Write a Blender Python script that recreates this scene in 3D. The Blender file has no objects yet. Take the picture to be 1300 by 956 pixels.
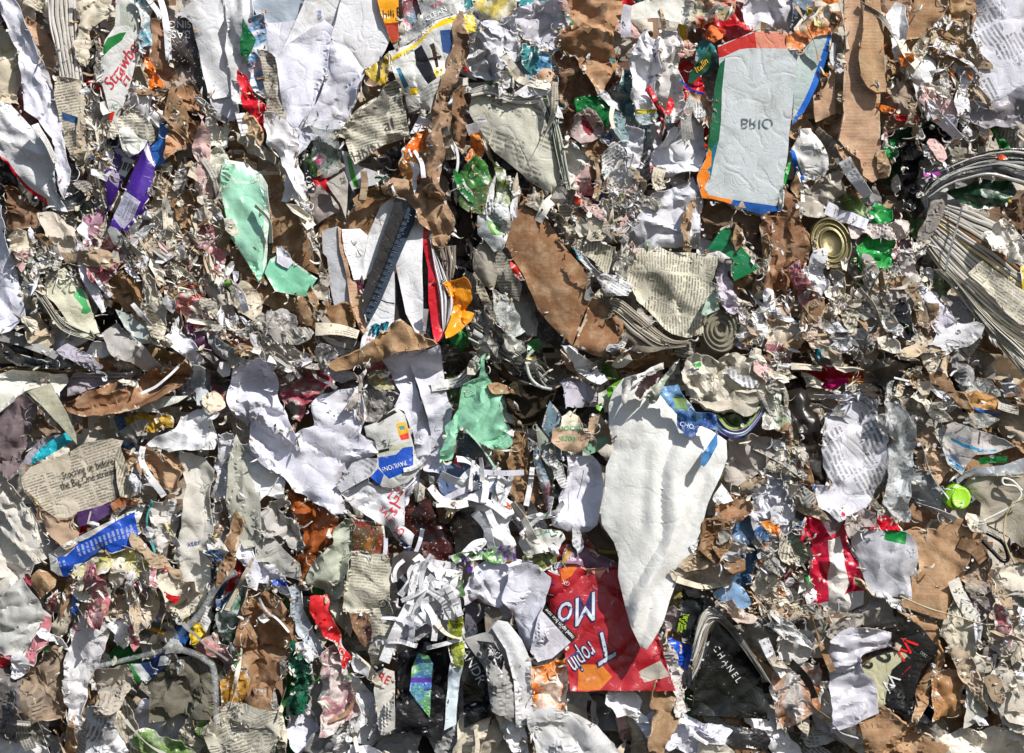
import bpy, bmesh, math, random
import numpy as np
from mathutils import Vector
from mathutils.bvhtree import BVHTree
from mathutils.geometry import delaunay_2d_cdt
random.seed(11)
SC = bpy.context.scene
COL = SC.collection
# ---------------------------------------------------------------- camera, sky, sun, exposure
S = 0.0015            # metres per photo pixel on the bale's face
D = 5.0               # camera distance from the face
ZC = 1.15             # camera height
cam = bpy.data.objects.new('camera', bpy.data.cameras.new('camera'))
COL.objects.link(cam); SC.camera = cam
cam.location = (0, -D, ZC); cam.rotation_euler = (math.pi/2, 0, 0)
cam.data.sensor_width = 36; cam.data.lens = 36*D/(1300*S); cam.data.clip_end = 200
SUN_DIR = Vector((0.68, -0.80, 0.98)).normalized()      # towards the sun: high, to the right
el = math.asin(SUN_DIR.z); az = math.atan2(SUN_DIR.x, SUN_DIR.y)
w = bpy.data.worlds.new("World"); SC.world = w; w.use_nodes = True
nt = w.node_tree; bg = nt.nodes['Background']
sky = nt.nodes.new('ShaderNodeTexSky'); sky.sky_type = 'NISHITA'; sky.sun_disc = False
sky.sun_elevation = el; sky.sun_rotation = az
nt.links.new(sky.outputs[0], bg.inputs[0]); bg.inputs[1].default_value = 0.085
sl = bpy.data.lights.new('sun', 'SUN'); sl.energy = 4.9; sl.angle = math.radians(0.5); sl.color = (1, .965, .91)
so = bpy.data.objects.new('sun', sl); COL.objects.link(so)
so.rotation_euler = SUN_DIR.to_track_quat('Z', 'Y').to_euler()
SC.view_settings.view_transform = 'Standard'; SC.view_settings.look = 'None'
SC.view_settings.exposure = 0.22; SC.view_settings.gamma = 1
SC.cycles.max_bounces = 6; SC.cycles.transparent_max_bounces = 12
# ---------------------------------------------------------------- materials
def lin(h):
    h = h.lstrip('#'); c = [int(h[i:i+2], 16)/255 for i in (0, 2, 4)]
    return tuple((v/12.92 if v <= .04045 else ((v+.055)/1.055)**2.4) for v in c) + (1,)
ALIAS = {'W': '#e9e9ec', 'L': '#dcdce8', 'C': '#dcd5c6', 'G': '#bdbcb9', 'K': '#94705a', 'B': '#b79479', 'D': '#26221f'}
class NB:
    def __init__(s, m):
        m.use_nodes = True; s.t = m.node_tree; s.n = s.t.nodes; s.bs = s.n['Principled BSDF']; s.out = s.n['Material Output']
    def new(s, ty, **kw):
        n = s.n.new(ty)
        for k, v in kw.items(): setattr(n, k, v)
        return n
    def ln(s, a, b): s.t.links.new(a, b)
    def math(s, op, a, b=0.0, c=None):
        n = s.new('ShaderNodeMath', operation=op)
        for i, v in enumerate((a, b, c)):
            if v is None: continue
            if isinstance(v, (int, float)): n.inputs[i].default_value = v
            else: s.ln(v, n.inputs[i])
        return n.outputs[0]
    def noise(s, vec, scale, det=4, rough=.6, dist=0):
        n = s.new('ShaderNodeTexNoise'); s.ln(vec, n.inputs['Vector'])
        n.inputs['Scale'].default_value = scale; n.inputs['Detail'].default_value = det
        n.inputs['Roughness'].default_value = rough; n.inputs['Distortion'].default_value = dist
        return n
    def ramp(s, fac, stops, interp='LINEAR'):
        n = s.new('ShaderNodeValToRGB'); s.ln(fac, n.inputs[0]); cr = n.color_ramp; cr.interpolation = interp
        while len(cr.elements) < len(stops): cr.elements.new(.5)
        for e, (p, c) in zip(cr.elements, stops): e.position = p; e.color = c
        return n.outputs[0]
    def mix(s, fac, a, b, mode='MIX'):
        n = s.new('ShaderNodeMix', data_type='RGBA', blend_type=mode)
        for sock, v in ((n.inputs[0], fac), (n.inputs[6], a), (n.inputs[7], b)):
            if isinstance(v, (int, float)): sock.default_value = v
            elif isinstance(v, tuple): sock.default_value = v
            else: s.ln(v, sock)
        return n.outputs[2]
g1 = lambda v: (v, v, v, 1)
MATS = {}
def mat(spec):
    """'kind:#hex[,#hex...]'  kinds: p paper, g glossy, n newsprint, t typed document, k corrugated board, x picture print,
    f clear film, b milky plastic, m metal, i ink, e page edges, d soaked pulp"""
    if spec[:2] == 'k:' and spec[2] == '#':      # brown board is greyer than its hue suggests
        r, g, bl = (int(spec[i:i+2], 16) for i in (3, 5, 7)); gy = (r+g+bl)/3
        spec = 'k:#%02x%02x%02x' % tuple(int(c*.80+gy*.20) for c in (r, g, bl))
    if spec in ALIAS: spec = {'K': 'k:', 'B': 'k:'}.get(spec, 'p:') + ALIAS[spec]
    if spec in MATS: return MATS[spec]
    kind, cols = spec.split(':'); cols = [ALIAS.get(c, c) for c in cols.split(',')]
    names = dict(p='paper', g='glossy_print', n='newsprint', t='typed_paper', k='board', x='picture_print', f='clear_film',
                 b='milky_plastic', m='metal', i='ink', e='page_edges', d='pulp')
    m = bpy.data.materials.new(names[kind]); b = NB(m); MATS[spec] = m
    uv = b.new('ShaderNodeUVMap').outputs[0]
    oi = b.new('ShaderNodeObjectInfo')
    off = b.new('ShaderNodeVectorMath', operation='MULTIPLY_ADD')
    b.ln(uv, off.inputs[0]); off.inputs[1].default_value = (1, 1, 1)
    cmb = b.new('ShaderNodeCombineXYZ'); r30 = b.math('MULTIPLY', oi.outputs['Random'], 37.0)
    b.ln(r30, cmb.inputs[0]); b.ln(r30, cmb.inputs[1]); b.ln(cmb.outputs[0], off.inputs[2])
    v = off.outputs[0]
    bs = b.bs; base = lin(cols[0]); rough = .75
    if kind == 'i':
        bs.inputs['Base Color'].default_value = base; bs.inputs['Roughness'].default_value = .5
        wear = b.noise(v, 14, 3); a = b.ramp(wear.outputs[0], [(.36, g1(.0)), (.44, g1(1))])
        tr = b.new('ShaderNodeBsdfTransparent'); mx = b.new('ShaderNodeMixShader')
        b.ln(a, mx.inputs[0]); b.ln(tr.outputs[0], mx.inputs[1]); b.ln(bs.outputs[0], mx.inputs[2]); b.ln(mx.outputs[0], b.out.inputs[0])
        return m
    if kind == 'x':
        n1 = b.noise(v, 2.6, 5, .62, .6)
        st = [(0.30 + .42*i/max(1, len(cols)-1), lin(c)) for i, c in enumerate(cols)]
        c = b.ramp(n1.outputs[0], st); n2 = b.noise(v, 17, 4)
        c = b.mix(.55, c, b.ramp(n2.outputs[0], [(.35, g1(.25)), (.6, g1(1))]), 'MULTIPLY')
        c = b.mix(b.ramp(b.noise(v, 30, 2).outputs[0], [(.64, g1(0)), (.68, g1(.7))]), c, lin('#e0ddd8'))
        rough = .32
    elif kind == 'm':
        c = base; bs.inputs['Metallic'].default_value = .8; rough = .42
    else:
        c = base
    if kind in 'nt':
        sp = b.new('ShaderNodeSeparateXYZ'); b.ln(uv, sp.inputs[0]); sx, sy = sp.outputs[0], sp.outputs[1]
        N = 27.0 if kind == 'n' else 17.0
        wy = b.math('MULTIPLY', sy, N); fl = b.math('FLOOR', wy); fr = b.math('FRACT', wy)
        line = b.math('LESS_THAN', fr, .52)
        cx = b.new('ShaderNodeCombineXYZ'); b.ln(b.math('MULTIPLY', sx, 34.0 if kind == 'n' else 26.0), cx.inputs[0])
        b.ln(b.math('MULTIPLY', fl, 7.31), cx.inputs[1])
        word = b.math('GREATER_THAN', b.noise(cx.outputs[0], 1, 1).outputs[0], .42)
        gut = b.math('GREATER_THAN', b.math('FRACT', b.math('MULTIPLY', sx, 1.9)), .07)
        blk = b.math('GREATER_THAN', b.noise(v, 1.6 if kind == 'n' else 2.2, 1).outputs[0], .40 if kind == 'n' else .49)
        t = b.math('MULTIPLY', b.math('MULTIPLY', line, word), b.math('MULTIPLY', gut, blk))
        fade = b.ramp(b.noise(v, 3, 3).outputs[0], [(.3, g1(.3)), (.7, g1(.8))])
        c = b.mix(b.math('MULTIPLY', t, fade), c, lin('#4a4743'))
        if kind == 'n':
            ph = b.math('GREATER_THAN', b.noise(v, 1.1, 0).outputs[0], .66)
            pc = b.ramp(b.noise(v, 9, 4).outputs[0], [(.35, lin('#3a3836')), (.6, lin('#8d8a85'))])
            c = b.mix(b.math('MULTIPLY', ph, .75), c, pc)
    if kind == 'k':
        wv = b.new('ShaderNodeTexWave'); b.ln(uv, wv.inputs[0]); wv.inputs['Scale'].default_value = 7.5
        wv.inputs['Distortion'].default_value = 1.2; wv.inputs['Detail'].default_value = 2; wv.bands_direction = 'Y'
        msk = b.ramp(b.noise(v, 1.7, 3).outputs[0], [(.42, g1(0)), (.6, g1(1))])
        c = b.mix(b.math('MULTIPLY', msk, .38), c, b.mix(wv.outputs['Fac'], lin('#7a5a44'), c))
        c = b.mix(b.ramp(b.noise(v, 5, 5, .7).outputs[0], [(.45, g1(0)), (.75, g1(.5))]), c, lin('#d8c0a0'))
    if kind in 'ngpkxtb':
        soft = .2 if kind in 'b' else 1
        gr = b.noise(v, 2.3, 7, .68, .4)
        d1 = b.ramp(gr.outputs[0], [(.34, (.58, .53, .46, 1)), (.50, (1, 1, 1, 1))])
        c = b.mix(.5*soft, c, d1, 'MULTIPLY')
        sp2 = b.noise(v, 22, 3, .6)
        d2 = b.ramp(sp2.outputs[0], [(.30, (.45, .38, .30, 1)), (.40, (1, 1, 1, 1))])
        c = b.mix(.3*soft, c, d2, 'MULTIPLY')
    if kind == 'g':       # scuffed print, the white core shows through
        sc = b.ramp(b.noise(v, 5, 9, .8, .5).outputs[0], [(.60, g1(0)), (.66, g1(.75))])
        c = b.mix(sc, c, lin('#d8d4cf')); rough = .3
    if kind in 'gpkntx':
        hs = b.new('ShaderNodeHueSaturation'); rv = b.math('FRACT', b.math('MULTIPLY', oi.outputs['Random'], 91.7))
        b.ln(b.math('MULTIPLY_ADD', rv, .16, .90), hs.inputs['Value'])
        b.ln(c, hs.inputs['Color']) if not isinstance(c, tuple) else setattr(hs.inputs['Color'], 'default_value', c)
        c = hs.outputs[0]
    if kind == 'e':
        c = base
        sp = b.new('ShaderNodeSeparateXYZ'); b.ln(uv, sp.inputs[0])
        cx = b.new('ShaderNodeCombineXYZ'); b.ln(b.math('MULTIPLY', sp.outputs[0], 1.2), cx.inputs[0]); b.ln(b.math('MULTIPLY', sp.outputs[1], 60.0), cx.inputs[1])
        n = b.noise(cx.outputs[0], 1, 4)
        c = b.ramp(n.outputs[0], [(.30, lin('#7b756b')), (.40, base), (.62, lin(cols[-1])), (.70, base)])
    if isinstance(c, tuple): bs.inputs['Base Color'].default_value = c
    else: b.ln(c, bs.inputs['Base Color'])
    bs.inputs['Roughness'].default_value = rough
    bs.inputs['Specular IOR Level'].default_value = .5 if kind in 'gxmbf' else .18
    # relief: fine fibre, small wrinkles, sharp creases
    nf = b.noise(v, 45, 3, .6); nm = b.noise(v, 9, 6, .65, .8)
    def ridge(sc, cut, dist):     # thin wandering crease lines
        q = b.noise(v, sc, 1.5, .5, dist).outputs[0]
        return b.math('MINIMUM', b.math('ABSOLUTE', b.math('SUBTRACT', q, .5)), cut)
    r1, r2 = ridge(2.2, .05, .5), ridge(5.5, .035, .9)
    # (fibre, wrinkle, crease)
    k = dict(g=(.04, .22, 2.2), x=(.06, .3, 2.2), k=(.2, .5, 1.2), b=(.0, .5, 2.2), f=(.1, 2.0, 5.), m=(.03, .3, 0.), e=(.25, .4, 0.), d=(.7, 1.1, 1.6)).get(kind, (.10, .26, 4.6))
    h = b.math('ADD', b.math('MULTIPLY', nf.outputs[0], k[0]*.35), b.math('MULTIPLY', nm.outputs[0], k[1]))
    h = b.math('ADD', h, b.math('MULTIPLY', b.math('MULTIPLY_ADD', r2, .6, r1), k[2]*1.0))
    bp = b.new('ShaderNodeBump'); bp.inputs['Strength'].default_value = .75; bp.inputs['Distance'].default_value = .0045
    b.ln(h, bp.inputs['Height']); b.ln(bp.outputs[0], bs.inputs['Normal'])
    if kind == 'f':
        tr = b.new('ShaderNodeBsdfTransparent'); mx = b.new('ShaderNodeMixShader'); tr.inputs[0].default_value = (.95, .95, .94, 1)
        bs.inputs['Roughness'].default_value = .16; bs.inputs['Specular IOR Level'].default_value = 1
        a = b.ramp(b.noise(v, 3.5, 7, .7, 1.5).outputs[0], [(.35, g1(.12)), (.68, g1(.66))] if base[2] < .85 else [(.4, g1(.06)), (.7, g1(.32))])
        b.ln(a, mx.inputs[0]); b.ln(tr.outputs[0], mx.inputs[1]); b.ln(bs.outputs[0], mx.inputs[2]); b.ln(mx.outputs[0], b.out.inputs[0])
    elif kind in 'bpnt':
        tl = b.new('ShaderNodeBsdfTranslucent'); mx = b.new('ShaderNodeMixShader'); mx.inputs[0].default_value = .34 if kind == 'b' else .12
        tl.inputs[0].default_value = tuple(x*.9 for x in base[:3]) + (1,); b.ln(bp.outputs[0], tl.inputs[1])
        b.ln(bs.outputs[0], mx.inputs[1]); b.ln(tl.outputs[0], mx.inputs[2]); b.ln(mx.outputs[0], b.out.inputs[0])
        if kind == 'b': bs.inputs['Roughness'].default_value = .28
    return m
# ---------------------------------------------------------------- geometry helpers
RND = np.random.RandomState(5).rand(4099)*2-1
def facet(x, y, seed, wl):
    """crushed-paper relief: linear facets between random heights, creased along their edges"""
    x = x + wl*.33*np.sin(y/wl*1.7+seed) + wl*.13*np.sin(y/wl*4.1+seed*2); y = y + wl*.33*np.sin(x/wl*1.5+seed*3)
    u = x/wl - y/(wl*1.732); v = y/(wl*.866)
    i = np.floor(u).astype(int); j = np.floor(v).astype(int); fu = u-i; fv = v-j
    H = lambda a, c: RND[(a*7919 + c*104729 + seed*1013) % 4099]
    up = fu+fv > 1
    h = np.where(up, H(i+1, j+1)*(fu+fv-1) + H(i, j+1)*(1-fu) + H(i+1, j)*(1-fv),
                 H(i, j)*(1-fu-fv) + H(i+1, j)*fu + H(i, j+1)*fv)
    return h
def crumple(x, y, seed, wl, st=1.6, ang=None):
    a = RND[seed % 4099]*3.14 if ang is None else math.radians(-ang)
    u = (x*math.cos(a) + y*math.sin(a))/st; v = -x*math.sin(a) + y*math.cos(a)
    if wl < 20:      # pulpy, no folds left
        return facet(u, v, seed, wl) + .5*facet(u*1.1, v, seed+17, wl*.47) + .24*facet(x, y, seed+31, wl*.22) + .1*facet(x, y, seed+77, wl*.11)
    wu = wl*.5*facet(x, y, seed+3, wl*2.3); w2 = wl*.22*facet(x, y, seed+4, wl*.9)
    def fold(i, lam):       # a train of sharp straight folds across the sheet, each of its own depth
        th = RND[(seed*13+i*101) % 4099]*1.5 + 1.57*(i % 2)
        p = (u*math.cos(th)+v*math.sin(th)+wu*(1 if i % 2 else -1)+w2)/(wl*lam) + 7*RND[(seed*7+i*29) % 4099]
        f = p-np.floor(p); k = np.floor(p).astype(int); am = .35+.65*np.abs(RND[(k*911+seed*31+i) % 4099])
        pk = .5+.32*RND[(seed+i*5) % 4099]
        return am*np.where(f < pk, f/pk, (1-f)/(1-pk))*2-1*am
    big = np.maximum(fold(1, 2.6), fold(2, 2.0)) + np.minimum(fold(3, 2.9), fold(4, 1.8))
    mid = np.maximum(fold(5, 1.0), fold(6, .8)) + np.minimum(fold(7, 1.1), fold(8, .75))
    return .66*big + .19*mid + .05*facet(x, y, seed+31, wl*.3) + .015*facet(x, y, seed+77, wl*.12)
def inside(px, py, poly):
    r = np.zeros(px.shape, bool); n = len(poly)
    for i in range(n):
        x1, y1 = poly[i]; x2, y2 = poly[(i+1) % n]
        if y1 == y2: continue
        c = ((y1 > py) != (y2 > py)) & (px < (x2-x1)*(py-y1)/(y2-y1)+x1)
        r ^= c
    return r
# depth map of what has been laid down so far (photo pixels, 4 px cells)
CX0, CY0, CS = -160, -160, 4
NX, NY = (1460-CX0)//CS, (1120-CY0)//CS
DM = np.full((NY, NX), -60.0)
def cells(x, y):
    return (np.clip(((np.asarray(y)-CY0)/CS).astype(int), 0, NY-1), np.clip(((np.asarray(x)-CX0)/CS).astype(int), 0, NX-1))
def blurred():
    a = DM.copy()
    for ax in (0, 1): a = np.maximum(np.maximum(np.roll(a, 1, ax), np.roll(a, -1, ax)), a)
    for _ in range(3):
        for ax in (0, 1): a = (np.roll(a, 1, ax)+np.roll(a, -1, ax)+2*a)/4
    return a
def world(px, py, d, dref):
    k = 1 - dref*S/D
    return ((px-650)*S*k, -d*S, ZC + (478-py)*S*k)
def link(name, verts, faces, mats, fm=None, uv=None, parent=None, loc=None, smooth=True):
    me = bpy.data.meshes.new(name)
    V = np.asarray(verts, float); 
    if parent is not None: loc = parent['_o']
    if loc is None: loc = V.mean(0)
    me.from_pydata((V-np.asarray(loc)).tolist(), [], faces)
    for m in mats: me.materials.append(m)
    if fm is not None: me.polygons.foreach_set('material_index', fm)
    if uv is not None:
        l = me.uv_layers.new(); idx = np.zeros(len(me.loops), int); me.loops.foreach_get('vertex_index', idx)
        l.data.foreach_set('uv', np.asarray(uv, float)[idx].ravel())
    if smooth: me.polygons.foreach_set('use_smooth', [True]*len(me.polygons))
    o = bpy.data.objects.new(name, me); COL.objects.link(o)
    if parent is not None: o.parent = parent['o']
    else: o.location = loc
    return o, list(loc)
def solid(o, th):
    m = o.modifiers.new('thickness', 'SOLIDIFY'); m.thickness = th*S; m.offset = -1; m.use_rim = True
    e = o.modifiers.new('crisp_edges', 'EDGE_SPLIT'); e.split_angle = math.radians(30)
def tag(o, label, cat, group=None, kind=None):
    if label: o['label'] = label
    if cat: o['category'] = cat
    if group: o['group'] = group
    if kind: o['kind'] = kind
def resample(poly, step, rag, rng, close=True):
    out = []; n = len(poly)
    ph = rng.rand()*99
    for i in range(n if close else n-1):
        a = np.array(poly[i]); b = np.array(poly[(i+1) % n]); L = np.hypot(*(b-a))
        k = max(1, int(L/step)); nv = np.array([-(b-a)[1], (b-a)[0]])/(L+1e-6)
        for j in range(k):
            o = 0
            if rag:
                q = a+(b-a)*j/k
                o = rag*(1.6*float(facet(q[0], q[1], int(ph), 23.)) + .4*float(facet(q[0], q[1], int(ph)+3, 8.)) + .15*(rng.rand()-.5)) * min(1, .25+rag*.3)
            out.append(tuple(a+(b-a)*j/k+nv*o))
    return out
def sheet(name, poly, d, m, amp=4., wl=42, tilt=(0, 0), rag=1.4, curl=None, th=.6, patches=(), res=None, st=1.6, fa=None,
          uvang=0, seed=None, bul=0, conform=True, parent=None, edge=None, drop=0, pleat=0, pw=24):
    seed = seed if seed is not None else random.randrange(1, 4000)
    rng = np.random.RandomState(seed)
    P = np.array(poly, float); area = .5*abs(np.dot(P[:, 0], np.roll(P[:, 1], 1))-np.dot(P[:, 1], np.roll(P[:, 0], 1)))
    if res is None: res = 2.6 if area < 2500 else (3.3 if area < 9000 else 4.2)
    B = resample(poly, res*1.15, rag, rng); nb = len(B)
    BA = np.array(B)
    xs = np.arange(BA[:, 0].min(), BA[:, 0].max(), res); ys = np.arange(BA[:, 1].min(), BA[:, 1].max(), res*.87)
    gx, gy = np.meshgrid(xs, ys); gx = gx + (np.arange(len(ys)) % 2)[:, None]*res*.5
    gx = gx + (rng.rand(*gx.shape)-.5)*res*.45; gy = gy + (rng.rand(*gy.shape)-.5)*res*.45
    gx = gx.ravel(); gy = gy.ravel(); ok = inside(gx, gy, B); gx = gx[ok]; gy = gy[ok]
    if len(gx):
        dist = np.min(np.hypot(gx[:, None]-BA[None, :, 0], gy[:, None]-BA[None, :, 1]), 1)
        ok = dist > res*.55; gx, gy = gx[ok], gy[ok]
    pts = [Vector(p) for p in B] + [Vector((a, b)) for a, b in zip(gx, gy)]
    edges = [(i, (i+1) % nb) for i in range(nb)]
    pp = []
    for pm, ppoly in patches:
        R = resample(ppoly, 6, .7, rng); s0 = len(pts)
        pts += [Vector(p) for p in R]; edges += [(s0+i, s0+(i+1) % len(R)) for i in range(len(R))]; pp.append((pm, R))
    vo, eo, fo, ov, oe, of = delaunay_2d_cdt(pts, edges, [], 0, 1e-4)
    X = np.array([v[0] for v in vo]); Y = np.array([v[1] for v in vo])
    F = np.array([f for f in fo if len(f) == 3])
    cx = X[F].mean(1); cy = Y[F].mean(1); ok = inside(cx, cy, B); F, cx, cy = F[ok], cx[ok], cy[ok]
    x0, y0 = P.mean(0)
    if wl >= 20: amp *= 2.1 if amp >= 3.5 else 1.5
    if tilt == (0, 0) and amp > 6: tilt = ((rng.rand()-.5)*.2, (rng.rand()-.5)*.2)
    h = d + amp*crumple(X, Y, seed, wl, st, fa) + (X-x0)*tilt[0] + (Y-y0)*tilt[1]
    if d < 30:         # the overhanging foot of the upper bale and the hollow under it
        h = h + 11*np.exp(-((Y-440)/20)**2) - 30*np.exp(-((Y-476-8*np.sin(X/150))/13)**2)
    if pleat:          # long gathered folds running along fa
        a_ = math.radians(-(fa or 0)); u_ = X*math.cos(a_)+Y*math.sin(a_); v_ = -X*math.sin(a_)+Y*math.cos(a_)
        q_ = v_/pw + .75*facet(u_/3, v_*.4, seed+91, 34.) + .3*np.sin(v_/pw*1.7+u_/90+seed); f_ = q_-np.floor(q_); kk = np.floor(q_).astype(int)
        h = h + pleat*(.1+.9*np.abs(RND[(kk*577+seed) % 4099]))*(1-np.abs(f_*2-1)**1.4)*(.7+.3*facet(u_/3, v_, seed+93, 40.))
    bd = np.min(np.hypot(X[:, None]-BA[None, :, 0], Y[:, None]-BA[None, :, 1]), 1)
    c = curl if curl is not None else amp*.9
    cn = np.sin(np.arctan2(Y-y0, X-x0)*2.0+seed)*.6 + facet(X, Y, seed+5, 30.)*.8
    h = h + c*cn*np.clip(1-bd/12, 0, 1)**1.5 + bul*(1-np.clip(1-bd/ (.5*math.sqrt(area)+1), 0, 1)**2) - drop*np.clip(1-bd/9, 0, 1)**2
    if conform:
        fl = blurred()[cells(X, Y)] + 1.0 + .25*amp*(RND[(F[0][0]+seed) % 4099]+1)
        q = fl - h; h = np.where(q > -4, h + np.where(q > 4, q, (q+4)**2/16), h)
    dref = float(np.mean(h))
    k = 1 - dref*S/D
    lat = min(.32*amp, 5.) if amp > 4.5 and not patches else .12*amp     # sideways crush: creases lean over
    XL = X + lat*(.7*facet(X, Y, seed+41, max(12., wl*.5)) + .15*facet(X, Y, seed+42, 7.)); YL = Y + lat*(.7*facet(X, Y, seed+43, max(12., wl*.5)) + .15*facet(X, Y, seed+44, 7.))
    V = np.stack([(XL-650)*S*k, -h*S, ZC+(478-YL)*S*k], 1)
    a = math.radians(uvang)
    U = np.stack([((X-x0)*math.cos(a)-(Y-y0)*math.sin(a))/100+3, (-(X-x0)*math.sin(a)-(Y-y0)*math.cos(a))/100+3], 1)
    # orient to the camera
    v0, v1, v2 = V[F[:, 0]], V[F[:, 1]], V[F[:, 2]]; ny = np.cross(v1-v0, v2-v0)[:, 1]
    F = np.where((ny > 0)[:, None], F[:, ::-1], F)
    ms = [mat(m)]; fm = np.zeros(len(F), int)
    for pm, R in pp:
        mm = mat(pm)
        if mm not in ms: ms.append(mm)
        fm[inside(cx, cy, R)] = ms.index(mm)
    used = np.unique(F); rm = -np.ones(len(X), int); rm[used] = range(len(used))
    if m in ('K', 'B') or m[0] in 'kgx' and rag >= 1.4:      # the torn rim bares the pale core
        fb = bd[F].mean(1); wdt = 3.4*facet(cx, cy, seed+61, 16.)
        core = mat('p:#cdb89f' if m in ('K', 'B') or m[0] == 'k' else 'p:#dedbd6')
        ms.append(core); fm[(fb < wdt) & (fm == 0)] = len(ms)-1
    o, org = link(name, V[used], rm[F].tolist(), ms, fm.tolist(), U[used], parent)
    if th: solid(o, th)
    ci = cells(X[used], Y[used]); np.maximum.at(DM, ci, h[used])
    H = {'o': o, '_o': org, 'k': k, 'V': V[used], 'F': rm[F].tolist(), 'd': dref, 'bvh': None}
    return H
def lettering(H, s, x, y, size, ang, ink, shear=0, off=0, sx=1, lift=1.0, name='lettering', curve=0):
    cu = bpy.data.curves.new('t', 'FONT'); cu.body = s; cu.size = size; cu.align_x = 'CENTER'; cu.align_y = 'CENTER'; cu.shear = shear; cu.offset = off
    cu.resolution_u = 3
    ob = bpy.data.objects.new('t', cu); COL.objects.link(ob); bpy.context.view_layer.update()
    me = bpy.data.meshes.new_from_object(ob.evaluated_get(bpy.context.evaluated_depsgraph_get()))
    bpy.data.objects.remove(ob); 
    bm = bmesh.new(); bm.from_mesh(me); bmesh.ops.triangulate(bm, faces=bm.faces)
    for _ in range(3):
        es = [e for e in bm.edges if e.calc_length() > 4]
        if not es: break
        bmesh.ops.subdivide_edges(bm, edges=es, cuts=1); bmesh.ops.triangulate(bm, faces=bm.faces)
    if H['bvh'] is None: H['bvh'] = BVHTree.FromPolygons([tuple(v) for v in H['V']], H['F'])
    a = math.radians(ang); k = H['k']; V = []; keep = []
    for v in bm.verts:
        ux, uy = v.co.x*sx, v.co.y
        uy += curve*ux*ux/100
        X = x + ux*math.cos(a) - uy*math.sin(a); Y = y - (ux*math.sin(a) + uy*math.cos(a))
        wx, wz = (X-650)*S*k, ZC+(478-Y)*S*k
        hit = H['bvh'].ray_cast(Vector((wx, -1, wz)), Vector((0, 1, 0)))
        keep.append(hit[0] is not None); V.append((wx, (hit[0].y if hit[0] else -H['d']*S) - lift*S, wz))
    F = [[l.index for l in f.verts] for f in bm.faces]; bm.free()
    F = [f for f in F if all(keep[i] for i in f)]
    if not F: return
    uv = [(p[0]*6, p[2]*6) for p in V]
    o, _ = link(name, V, F, [mat('i:'+ink)], None, uv, H)
    return o
def catmull(pts, n):
    P = [np.array(p, float) for p in pts]; P = [2*P[0]-P[1]] + P + [2*P[-1]-P[-2]]; out = []
    for i in range(1, len(P)-2):
        for j in range(n):
            t = j/n; a, b, c, d = P[i-1:i+3]
            out.append(.5*((2*b)+(c-a)*t+(2*a-5*b+4*c-d)*t*t+(3*b-a-3*c+d)*t**3))
    out.append(P[-2]); return out
def ribbon(name, pts, wd, d, m, parent=None, twist=.6, amp=3, th=.45, conform=True, n=7):
    """a shredded strip or tape following pts"""
    C = catmull(pts, n); N = len(C); sd = random.random()*9
    X, Y, T = [], [], []
    BL = blurred() if conform else None
    V, F, U = [], [], []; L = 0; up = []
    d0 = None
    for i, p in enumerate(C):
        t = C[min(i+1, N-1)]-C[max(i-1, 0)]; t = t/(np.hypot(*t[:2])+1e-6)
        if i: L += np.hypot(*(C[i]-C[i-1])[:2])
        tw = twist*math.sin(sd+L/max(25, wd*5)); z = d + amp*math.sin(sd*3+L/19) + amp*.5*math.sin(L/7+sd)
        if conform:
            r, c = cells(p[0], p[1]); f = BL[r, c]+1.5
            if z < f: z = f
        nx, ny = -t[1], t[0]
        for q in (-.5, 0, .5):
            V.append((p[0]+nx*q*wd*math.cos(tw), p[1]+ny*q*wd*math.cos(tw), z + q*wd*math.sin(tw) - abs(q)*wd*.02)); U.append((L/100, q*wd/100))
        if i:
            b = 3*i
            for j in (0, 1): F.append((b+j-3, b+j-2, b+j+1, b+j))
    V = np.array(V); dr = V[:, 2].mean(); k = 1-dr*S/D
    if d0 is None: np.maximum.at(DM, cells(V[:, 0], V[:, 1]), V[:, 2])
    W = np.stack([(V[:, 0]-650)*S*k, -V[:, 2]*S, ZC+(478-V[:, 1])*S*k], 1)
    v = W; f = F[len(F)//2]
    if np.cross(v[f[1]]-v[f[0]], v[f[2]]-v[f[0]])[1] > 0: F = [q[::-1] for q in F]
    o, org = link(name, W, F, [mat(m)], None, U, parent)
    solid(o, th); return {'o': o, '_o': org, 'k': k, 'V': W, 'F': F, 'd': dr, 'bvh': None}
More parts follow.
